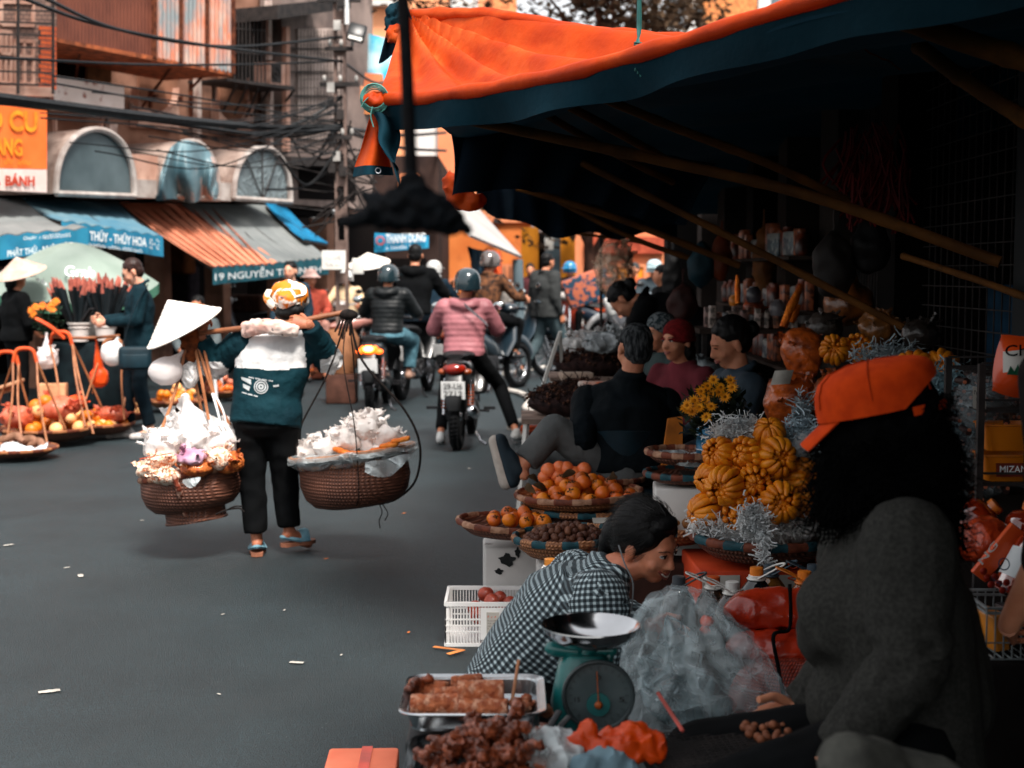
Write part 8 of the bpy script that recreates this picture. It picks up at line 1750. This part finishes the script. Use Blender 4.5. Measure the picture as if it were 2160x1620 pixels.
def crumple(name,label,pts,r,m_,d,seed,cat='bag'):
 mb=MB()
 for i,(x,y,k)in enumerate(pts):mb.ell(P(x,y,d+.02*math.sin(i)),(r*k,r*k*.9,r*k*.7),rotm(20*i,10*i,0))
 o=remesh(mb,.006,1)
 for i,p in enumerate(o.v):n_=abs(noise.noise(p*22+V((seed,0,0))))+.5*abs(noise.noise(p*50));o.v[i]=p+V((0,-.3,1)).normalized()*(.3-n_)*r*.8
 return o.obj(name,m_,label=label,cat=cat)
crumple('plastic_bag','bright orange plastic bag crumpled on the table below the scale',((1225,1560,1),(1290,1570,1.2),(1340,1555,1.1),(1375,1580,1),(1320,1590,1.1),(1265,1590,.9),(1240,1540,.7),(1390,1560,.6)),.034,orm,2.85,3)
crumple('cloth','pale blue cloth at the bottom edge below the orange bag',((1235,1612,1),(1280,1608,1.2),(1320,1618,1)),.034,mat('cloth_blue',(130,156,166),(96,122,134),rough=.9),2.8,7,'cloth')
# grill of roasted nuts
gx=P(1520,1568,2.95);m=MB();m.box(gx+V((0,0,-.03)),(.30,.2,.05),rotm(0,-6,6),bev=.01);g_=m.obj('grill',mat('grill_black',(18,18,18),(10,10,10),sc=20,rough=.6),label='black wire grill with roasting nuts beside the dark knee',cat='grill')
m=MB();rg=rotm(0,-6,6)
for k in range(22):m.bar(gx+rg@V((-.15+k*.0143,-.1,.0)),gx+rg@V((-.15+k*.0143,.1,.0)),.0022)
for k in range(14):m.bar(gx+rg@V((-.15,-.1+k*.0154,.002)),gx+rg@V((.15,-.1+k*.0154,.002)),.0022)
m.obj('wire_grid',M['iron'],g_)
heap('roasted_nut','small brown roasted nut on the wire grill','food','nuts roasting on the wire grill',gx+rg@V((.10,.02,.0)),.05,.07,.01,.009,26,[mat('nut_brown',(150,90,60),(96,54,36),rough=.6)],seed=41)
m=MB();m.tube([P(1388,1462,3.05),P(1440,1542,2.95)],.0045,6);m.obj('red_stick',mat('stick_red',(200,90,80),rough=.5),label='thin pinkish red stick leaning against the big clear bag',cat='stick')
# big clear bag with stuff inside
bagc=P(1455,1400,3.6)
mb=MB();mb.loft([(P(1490,1560,3.55),.20,.15),(P(1480,1500,3.6),.215,.17),(P(1450,1400,3.62),.185,.15),(P(1430,1310,3.64),.135,.12),(P(1420,1258,3.66),.08,.08),(P(1415,1240,3.66),.03,.03)],V((1,0,0)),24,sq=2)
mb.cap(P(1560,1520,3.55),P(1640,1550,3.5),.09,.04)
o=remesh(mb,.01,1)
for i,p in enumerate(o.v):a=math.atan2(p.y-bagc.y,p.x-bagc.x);n_=math.sin(a*11+p.z*8+3*noise.noise(p*4))*.012-(abs(noise.noise(p*7))-.2)*.05-(abs(noise.noise(p*17))-.2)*.018;o.v[i]=p+V((math.cos(a),math.sin(a),0))*n_
big=o.obj('clear_bag',mat_film('big_film',(206,222,226),.21,.1),label='big clear plastic bag standing behind the scale',cat='bag')
o2=MB();rn=random.Random(8)
for x,y,r_ in((1400,1420,.06),(1440,1470,.07),(1480,1500,.06),(1420,1350,.05)):o2.ell(P(x,y,3.62),(r_,r_*.8,r_))
o2=remesh(o2,.01,0)
for i,p in enumerate(o2.v):o2.v[i]=p+noise.noise_vector(p*18)*.05
o2.obj('bag_contents',mat_film('inner_film',(150,172,178),.4,.3),big)
shred('pale curly shavings inside the big clear bag',lambda rn:P(1425+rn.gauss(0,28),1430+rn.gauss(0,36),3.6+rn.gauss(0,.04)),60,sh2,.05,.0035,44,name='shavings')
crumple('orange_scrap','orange scrap seen inside the big clear bag',((1492,1310,1),(1488,1330,.8)),.02,orm,3.62,5,'scrap')
# oil bottles
def bottle(label,x,y,d,capc,liq,handle=(240,238,232),h=.30,r=.062,hd=-1,lab2=True):
 c=P(x,y,d)-V((0,0,h));t=thing('oil_bottle',label,'bottle',c)
 m=MB();m.lathe([(.001,0),(r*.9,0),(r,.015),(r,h*.28),(r*.93,h*.33),(r,h*.38),(r,h*.62),(r*.8,h*.76),(r*.42,h*.86),(.021,h*.88),(.021,h*.93),(.001,h*.93)],c,None,32)
 m.obj('body',mat('liquid_%d_%d_%d'%liq,liq,tuple(int(u*.75)for u in liq),sc=3,rough=.08,trans=.35,coat=.5),t)
 m=MB();m.lathe([(.026,h*.87),(.026,h*.91),(.024,h*.915)],c,None,24,caps=(True,True));m.torus(c+V((0,0,h*.875)),.028,.004,None,24,6);m.obj('neck_ring',mat('ring_%d'%handle[0],handle,rough=.4),t)
 m=MB();rr=[]
 for z,k in((.915,1),(.95,1),(.995,.97),(1.0,.8)):rr.append([c+V((math.cos(a*math.pi/24)*.0215*k*(1+.03*(a%2)),math.sin(a*math.pi/24)*.0215*k*(1+.03*(a%2)),h*z))for a in range(48)])
 m.rings(rr);m.obj('cap',mat('cap_%d_%d_%d'%capc,capc,rough=.35),t)
 m=MB();zc=c+V((0,0,h*.89));L=.085;up_=V((0,0,.035))
 m.tube(bez([zc+V((.0,-.028,0)),zc+V((hd*L*.6,-.028,0))+up_*.8,zc+V((hd*L,-.014,0))+up_*1.2,zc+V((hd*L,.014,0))+up_*1.2,zc+V((hd*L*.6,.028,0))+up_*.8,zc+V((0,.028,0))],5),.0045,7,flat=.7);m.obj('handle',mat('ring_%d'%handle[0],handle),t)
 return t
bottle('big bottle of orange oil with orange cap behind the checked shirt',1161,1178,4.9,(206,130,50),(190,100,30),h=.27,hd=1)
bottle('white capped bottle with tilted white handle, middle of the row',1545,1226,4.5,(226,226,222),(60,54,50),hd=-1)
bottle('orange red capped bottle left of the white capped one',1505,1215,4.65,(214,90,40),(80,60,48),hd=-1)
bottle('dark bottle with orange cap and white handle in front of the carton',1596,1196,4.6,(240,132,40),(14,26,34),hd=1)
bottle('oil bottle with orange cap at the right end of the row',1697,1204,4.55,(240,132,40),(160,84,26),handle=(238,130,40),hd=-1)
bottle('grey capped bottle behind the dark bottle',1625,1190,4.85,(60,74,84),(150,96,40),handle=(58,74,84),hd=1);bottle('grey capped bottle behind the right end of the row',1716,1190,4.8,(60,74,84),(120,70,36),handle=(50,64,74),hd=-1)
bottle('grey capped bottle near the smiling face',1432,1215,4.7,(66,72,78),(60,50,44),handle=(52,58,64),hd=1)
carton('dark crate under the row of oil bottles',V((P(1600,1300,4.65).x,4.6,0)),(.5,.36,P(1545,1226,4.5).z-.31),mat('crate_dark2',(60,40,34)),0)
carton('dark crate under the orange oil bottle',V((P(1161,1300,4.9).x,P(1161,1300,4.9).y,0)),(.16,.16,P(1161,1178,4.9).z-.271),mat('crate_dark2',(60,40,34)),0)
# red orange sacks tied with black string
rs=mat('sack_orange_red',(190,52,20),(140,32,12),sc=6,rough=.3,bump=.5,bsc=30,coat=.4);rw=mat_weave('sack_woven',(160,56,34),(84,28,20),110,.5,.6)
for x,y,d,a,b,e,mm,lab in((1640,1285,4.2,.16,.1,.062,rs,'shiny orange red sack bulge right under the oil bottles'),(1650,1365,4.12,.165,.11,.05,rs,'second tied bulge of the orange red sack'),(1665,1470,4.05,.17,.12,.125,rw,'woven dark red lower part of the tied sack')):
 m=MB();m.ell(P(x,y,d),(a,b,e));m.ell(P(x-45,y+4,d),(a*.5,b*.9,e*.9));m.ell(P(x+50,y-4,d),(a*.5,b*.9,e*.9));remesh(m,.009,1,.008,14).obj('tied_sack',mm,label=lab,cat='sack')
m=MB();m.tube(bez([P(1666,1232,4.08),P(1668,1300,4.07),P(1662,1330,4.06),P(1632,1340,4.0),P(1640,1400,3.98),P(1655,1480,3.92),P(1660,1540,3.95)],6),.0055,6);m.obj('black_string',M['black'],label='black string tied around the orange red sack',cat='string')
carton('dark crate under the tied sack',V((P(1665,1560,4.1).x,4.12,0)),(.34,.26,max(.08,P(1665,1520,4.1).z)),mat('crate_dark2',(60,40,34)),0)
# ------------------------------------------------------------------ woman in orange cap, back to us, and the rack at the right edge
d2=2.95;q=lambda x,y,d=0:P(x,y,d2+d)
J=dict(pelvis=q(1905,1545,.02),waist=q(1900,1440,.0),chest=q(1875,1270,.0),neck=q(1880,1060,.0),head=q(1850,905,.0),hf=V((-.92,.30,-.22)),hu=V((-.12,.06,1)),
  shL=q(1820,1150,.17),shR=q(1915,1150,-.15),elL=q(1790,1400,.20),elR=q(1915,1400,-.2),wrL=q(1690,1500,.22),wrR=q(1765,1600,-.2),hipL=q(1890,1560,.1),hipR=q(1915,1575,-.1),knL=q(1470,1600,.1),knR=q(1560,1680,-.15),anL=q(1560,1950,.1),anR=q(1640,1980,-.15),toL=q(1500,1990,.1),toR=q(1580,2010,-.15),hdL=V((-1,0,-.35)),hdR=V((-.8,0,-.6)))
J['hdR']=V((-.6,.1,-1));J['anL'].z=max(J['anL'].z,.08);J['anR'].z=max(J['anR'].z,.08)
grey=mat('sweater_grey',(52,52,49),(38,38,36),sc=120,rough=.95,bump=.5,bsc=14)
pc=person('person with orange cap, long black curly hair and grey sweater, back to the camera',J,1.0,grey,M['black'],None,M['skin'],vox=.008,wr=.005,wf=7,hair='none',sleeves=True,bulk=1.2,armr=1.16,feet=False,hem=.07,collar=False,legbulk=1.2,curl=.5,
   extra_top=[(q(1790,1300,-.02),q(1768,1330,.02),.115,.09),(q(1850,1460,0),q(1810,1480,0),.15,.11),(q(1960,1300,.02),q(1975,1480,.02),.10,.12)])
hc,f,u=J['head'],J['hf'].normalized(),J['hu'];u=(u-f*u.dot(f)).normalized();x=f.cross(u).normalized();rot=Matrix((x,f,u)).transposed();hq=lambda a,b,e:hc+(x*a+f*b+u*e)
# hair: mass plus thousands of fine curls
m=MB();m.ell(hq(0,-.03,.02),(.1,.112,.11),rot);m.cap(hq(0,-.04,0),q(1915,1010,.0),.086,.10);m.cap(q(1915,1000,0),q(1935,1095,.0),.105,.082);m.cap(q(1790,930,0),q(1770,1060,.02),.05,.05);m.cap(q(1850,950,0),q(1830,1050,0),.08,.06)
hm=remesh(m,.01,1,.014,14)
for i,p in enumerate(hm.v):
 l_=p-hc;a_,b_,e_=l_.dot(x),l_.dot(f),l_.dot(u);k_=math.sqrt((a_/.098)**2+((b_+.012)/.118)**2)
 if e_>.02 and b_>-.10:
  if k_>.9:a_*=.9/k_;b_=(b_+.012)*.9/k_-.012
  hm.v[i]=hc+x*a_+f*b_+u*min(e_,.11)
hm.obj('hair',mat('hair_black',(4,4,5),(2,2,2),sc=60,rough=.9,spec=.05),pc)
rn=random.Random(6);cur=MB();step=max(1,len(hm.v)//1500)
for p in hm.v[::step]:
 if(p-hc).dot(u)>-.01 and(p-hc).dot(f)>-.09 or(p-hc).dot(u)>.04:continue
 d=(p-q(1870,1000,0));d.z*=.6;d.normalize();s,uu=frame(d);L=rn.uniform(.02,.055);pts=[p+d*L*t+(s*math.cos(t*9+rn.random())+uu*math.sin(t*9))*.009+V((0,0,-.02*t))for t in(0,.2,.4,.6,.8,1)]
 cur.tube(pts,[.0018,.0016,.0014,.0012,.001,.0006],3,caps=(False,False))
cur.obj('hair_curls',mat('hair_black',(7,7,8)),pc)
# cap
cm=mat('cap_orange',(206,66,14),(184,54,10),sc=30,rough=.85,bump=.15,bsc=300)
cu_=(hq(0,0,1)-hq(0,0,0));mB=MB()
prof=[(1.0,.0),(1.0,.25),(.97,.5),(.88,.72),(.70,.88),(.42,.97),(.1,1.0)]
def capring(k,z,n=40):
 out=[]
 for i in range(n):
  a=2*math.pi*i/n;yy=math.sin(a);arch_=.055*max(0,-yy-.45)*1.8*(1-z);out.append(hq(math.cos(a)*.107*k,-.012+yy*.128*k,.035+z*.108+arch_))
 return out
mB.rings([capring(k,z)for k,z in prof],caps=(False,True));o=mB.obj('cap',cm,pc)
sm=MB();sm.ell(hq(0,-.012,.134),(.008,.008,.005),rot)
for k in range(6):a=k*math.pi/3;sm.tube([hq(math.cos(a)*1.09*.0985*pk,-.012+math.sin(a)*.129*pk,.036+z*.108)for pk,z in prof[1:]],.0016,4)
sm.obj('cap_seam',mat('cap_seam',(170,48,10),rough=.9),o)
br=MB();br.sheet(lambda a,b:hq(math.sin((a-.5)*2.1)*(.094+.0*b)*(1-.25*b),.085*math.cos((a-.5)*1.4)+.075*b,.050-.05*b-.015*(2*a-1)**2),20,8,.004);br.obj('cap_brim',cm,o)
stp=MB();stp.sheet(lambda a,b:hq(math.cos(-math.pi/2+(a-.5)*2.0)*.104,-.012+math.sin(-math.pi/2+(a-.5)*2.0)*.135,.018+.018*b),20,2,.003);stp.obj('cap_strap',cm,o)
m=MB();m.loft([(q(1905,1600,0),.2,.18),(q(1905,1660,0),.2,.18)],V((1,0,0)));
st_=V((J['pelvis'].x,J['pelvis'].y,0));m=MB();m.box(st_+V((0,0,J['pelvis'].z-.14)),(.34,.34,.04),bev=.01)
for a in(-1,1):
 for b in(-1,1):m.bar(st_+V((a*.14,b*.14,J['pelvis'].z-.15)),st_+V((a*.17,b*.17,0)),.03)
m.obj('stool',mat('stool_dark',(34,36,40),rough=.5),label='dark stool under the person with the orange cap',cat='stool')
# blurred grey knee of a customer at the bottom edge
m=MB();m.cap(P(1830,1640,2.25),P(1790,1612,2.2),.07,.05);m.cap(P(1800,1630,2.25),P(1950,1700,2.3),.055,.09)
pk=thing('person','blurred grey trouser knee of a person at the bottom edge','person',V((P(1830,1640,2.25).x,2.25,0)));remesh(m,.012,2,.004,12).obj('trousers',mat('knee_grey',(86,86,80),(70,70,66),sc=40,rough=.95),pk)
# person at the right edge: hanging arm
J=place(pose('stand',elL=(-.17,-.03,1.02),wrL=(-.235,.05,.79),hdL=(.15,.1,-1)),V((P(2156,1380,2.9).x+.232,2.9,0)),0,.96)
person('person mostly outside the right edge, only a hanging bare hand in view',J,.96,mat('sleeve_dark',(30,24,24),rough=.9),M['black'],skin=M['skin'],vox=.010,sleeve=.35,curl=.9)
# wire rack with goods
X0,Yr=P(2050,1000,3.9).x,3.9
rk=thing('wire_rack','dark wire rack of food containers at the right edge','rack',V((X0+.2,Yr,0)))
m=MB()
for x_ in(X0+.03,X0+.5):
 for y_ in(Yr,Yr+.3):m.bar((x_,y_,0),(x_,y_,1.25),.018)
m.obj('posts',M['iron'],rk)
shz=[P(2100,790+k*0,3.9).z for k in(0,)]+[P(2100,868,3.9).z,P(2100,1025,3.9).z,P(2100,1175,3.9).z]
for z in shz:
 m=MB()
 for k in range(10):m.bar((X0+.03,Yr+k*.033,z),(X0+.5,Yr+k*.033,z),.005)
 for y_ in(Yr,Yr+.3):m.bar((X0+.03,y_,z),(X0+.5,y_,z),.01);m.bar((X0+.03,y_,z+.03),(X0+.5,y_,z+.03),.006)
 m.obj('wire_shelf',M['iron'],rk)
yt=mat('tub_yellow',(226,132,22),(204,110,14),sc=4,rough=.3,trans=.2)
def tub(label,x,z,y,w_=.15,h_=.075,tx=None):
 c=V((x,y,z));mb=MB();rs=[]
 for k,zz in((.82,0),(.85,.004),(1.0,h_-.006),(1.06,h_-.004),(1.06,h_),(.97,h_),(.8,.006)):rs.append([c+V((sx*w_/2*k*(1 if True else 1),sy*w_*.36*k,zz))for sx,sy in((-1,-.8),(-.85,-1),(.85,-1),(1,-.8),(1,.8),(.85,1),(-.85,1),(-1,.8))])
 mb.rings(rs);o=mb.obj('plastic_tub',yt,label=label,cat='tub')
 if tx:
  mb=MB();mb.box(c+V((.0,-w_*.36-.001,h_*.45)),(w_*.6,.002,h_*.5),rotm(-8,0,0));lb_=mb.obj('tub_label',mat('label_dark',(120,40,20),rough=.5),o,smooth=False);text(tx,c+V((-w_*.24,-w_*.36-.004,h_*.36)),V((w_*.5,0,0)),V((0,0,h_*.25)),M['text_white'],lb_,th=.0006)
 return o
tub('upper yellow plastic tub on the wire rack',P(2145,960,3.9).x,shz[2]+.09,Yr+.06);tub('lower yellow plastic tub with dark label on the wire rack',P(2145,1000,3.9).x,shz[2]+.005,Yr+.06,tx='MIZAN')
# snack bag
m=MB();m.sheet(lambda a,b:P(2112+110*a-20*b*(1-a),706+10*math.sin(a*3)+118*b,3.75-.05*math.sin(math.pi*a)*math.sin(math.pi*b)),24,18,.01)
bgm_=mat('snack_orange',(222,84,30),(196,62,20),sc=3,rough=.25,coat=.5);o=m.obj('snack_packet',bgm_,label='orange and white crisp packet on top of the wire rack',cat='packet')
m=MB();m.sheet(lambda a,b:P(2116+60*a,742+44*b-6*a,3.69-.012*math.sin(math.pi*a)),10,8,.002);w_=m.obj('white_band',M['white'],o);o_=P(2120,752,3.675);text('Chi',o_,P(2176,750,3.67)-o_,P(2120,728,3.675)-o_,M['black'],w_,th=.001);
m=MB();m.prism([P(2124,790,3.67),P(2132,772,3.67),P(2140,784,3.67),P(2148,768,3.67),P(2152,792,3.67)],V((0,.002,0)));m.obj('green_leaf_print',mat('print_green',(30,110,76),rough=.5),o,smooth=False)
# bags of dark longan sticks with a price note
for i,(x,y,d,r_,lab)in enumerate(((2085,850,4.1,.10,'smoky clear bag of dark sticks, upper one with the price note'),(2050,985,4.2,.11,'smoky clear bag of dark sticks lower on the left of the rack'))):
 c=P(x,y,d);mb=MB();rr_n=random.Random(i)
 for k in range(60):a=c+V((rr_n.uniform(-r_,r_)*.8,rr_n.uniform(-.05,.05),rr_n.uniform(-r_,r_)*.85));mb.tube([a+V((0,.04,0)),a-V((rr_n.uniform(-.01,.01),.03,rr_n.uniform(-.01,.01)))],.0095,8,0);mb.tube([a-V((0,.03,0)),a-V((0,.033,0))],.0055,8,1)
 o=bagblob('goods_bag',lab,c,r_,M['bag_dark'],90+i,.012,.2,8,squash=1.15);mb.obj('sticks',[mat('stick_dark',(44,26,24),(26,16,16),rough=.6),mat('stick_core',(190,110,80),rough=.6)],o)
m=MB();m.sheet(lambda a,b:P(2052+28*a,815+8*a*0+46*b+6*a,3.95),4,4,.001);nt_=m.obj('price_note',M['paper'],label='white handwritten price note on the smoky bag',cat='note');
for yy in(832,845):o_=P(2055,yy,3.94);marks(o_,P(2076,yy+4,3.94)-o_,P(2055,yy-9,3.94)-o_,M['iron'],nt_,5,yy,.0008)
carton('dark covered counter left of the wire rack',V((P(2060,1050,4.25).x-.02,4.35,0)),(.36,.4,P(2050,1040,4.2).z),mat('bench_dark',(40,34,32)),0)
bagblob('plastic_sheet','thin grey plastic draped between the hair and the lower smoky bag',P(2015,925,4.4),.12,mat_film('sheet_film5',(130,150,156),.35),95,.014,.5,8,squash=.5)
# jars of red sauce lying at the right
hon=mat('honey_red',(170,50,14),(110,28,8),sc=5,rough=.08,trans=.25,coat=.8)
def jar_(label,c,ax,h,r,mm=hon,capc=(226,120,40),lab_=None):
 c=V(c);s_,u_=frame(ax);ro=Matrix((s_,u_,V(ax).normalized())).transposed();t=thing('bottle',label,'bottle',c)
 m=MB();m.lathe([(.001,0),(r*.9,0),(r,r*.15),(r,h*.7),(r*.8,h*.84),(r*.35,h*.92),(r*.35,h)],c,ro,36,caps=(False,True));m.obj('body',mm,t)
 m=MB();m.lathe([(r*.42,h*.95),(r*.42,h*1.1),(r*.36,h*1.12)],c,ro,28,caps=(True,True));m.obj('cap',mat('cap_%d_%d_%d'%capc,capc,rough=.35),t)
 if lab_:m=MB();m.lathe([(r*1.012,h*.2),(r*1.012,h*.58)],c,ro,40);m.obj('label_band',lab_,t)
 return t,ro
jar_('round bottle of red sauce with orange cap behind the curly hair',P(2060,1080,3.85)-V((.03,0,.05)),(.5,-.2,.5),.10,.055)
jar_('round bottle of red sauce cut by the right edge',P(2150,1130,3.8)-V((0,0,.05)),(.2,-.1,1),.13,.055)
t,ro=jar_('large tilted bottle of dark red syrup with white label at the right edge',P(2140,1262,3.55),(.45,.1,.8),.20,.062,lab_=mat('label_white',(206,210,210),(190,196,198),sc=4,rough=.5))
o_=P(2092,1222,3.45);marks(o_,P(2130,1250,3.44)-o_,P(2095,1217,3.45)-o_,mat('label_blue',(40,80,110),rough=.5),t,12,3,.001);mb=MB();mb.torus(P(2118,1190,3.46),.014,.0015,rotm(80,0,10),20,4);mb.obj('label_emblem',mat('label_blue',(40,80,110)),t)
for k in range(9):mb=MB();mb.ell(P(2075+k*8,1205+(k%3)*10+k*4,3.47),(.009,.004,.009));mb.obj('berry_print',mat('berry_red',(170,40,20),rough=.5),t)
m=MB();cx_=P(2105,1165,3.6);m.box(cx_,(.045,.02,.16),rotm(0,38,0),bev=.004);so=m.obj('candy_box',mat('candy_box',(226,96,40),(206,70,28),sc=4,rough=.35),label='slim orange box with white letters leaning on the syrup bottle',cat='box')
o_=P(2072,1192,3.58);text('NG',o_,P(2106,1150,3.58)-o_,P(2062,1182,3.58)-o_,M['text_white'],so,th=.001)
bagblob('sauce_bag','clear bag of small orange red sauce cups',P(2075,1140,3.75),.075,mat('orange_cups',(206,74,30),(150,44,20),sc=22,rough=.2,bump=.6,coat=.5),97,.009,.2,14)
# wire basket
wb=thing('wire_basket','white wire basket at the right edge holding packets','basket',P(2130,1420,3.4));m=MB();a0,a1=P(2092,1290,3.4),P(2240,1290,3.4);hgt=.125
for k in range(9):xx=a0.x+(a1.x-a0.x)*k/8;m.bar((xx,3.38,a0.z),(xx,3.38,a0.z-hgt),.003);m.bar((xx,3.58,a0.z),(xx,3.58,a0.z-hgt),.003);m.bar((xx,3.38,a0.z-hgt),(xx,3.58,a0.z-hgt),.003)
for z_,w_ in((0,.006),(-.012,.006),(-.085,.003),(-hgt,.004)):
 m.bar((a0.x,3.38,a0.z+z_),(a1.x,3.38,a0.z+z_),w_);m.bar((a0.x,3.58,a0.z+z_),(a1.x,3.58,a0.z+z_),w_);m.bar((a0.x,3.38,a0.z+z_),(a0.x,3.58,a0.z+z_),w_)
m.obj('wire_frame',mat('wire_white',(150,160,162),rough=.4),wb)
for k,c in enumerate(((226,140,40),(40,40,44),(190,90,30))):mb=MB();mb.box(V((a0.x+.04+k*.045,3.46,a0.z-.07+k*.01)),(.04,.1,.09),rotm(0,8*k-6,10),bev=.006);mb.obj('packet',mat('wpk_%d'%k,c,rough=.3),label=('yellow','black','orange brown')[k]+' packet standing in the white wire basket',cat='packet')
carton('dark crate carrying the white wire basket and bottles',V((a0.x+.12,3.62,0)),(.26,.5,a0.z-hgt-.01),mat('crate_dark3',(34,30,30),rough=.9),0)
carton('pinkish carton lying on the road at the bottom left of the trays',V((P(765,1598,4.0).x,3.86,0)),(.2,.26,P(765,1598,4.0).z),mat('carton_pink',(226,128,100),(206,106,80),sc=4,rough=.8),2,None)
m=MB();zt_=P(765,1598,4.0).z;m.box(V((P(765,1598,4.0).x+.01,3.86,zt_+.003)),(.03,.26,.003),rotm(0,0,2));m.obj('tape',mat('tape_red',(206,60,30),rough=.3),label='red tape strip across the pinkish carton',cat='tape')
scene.view_settings.exposure=1.3
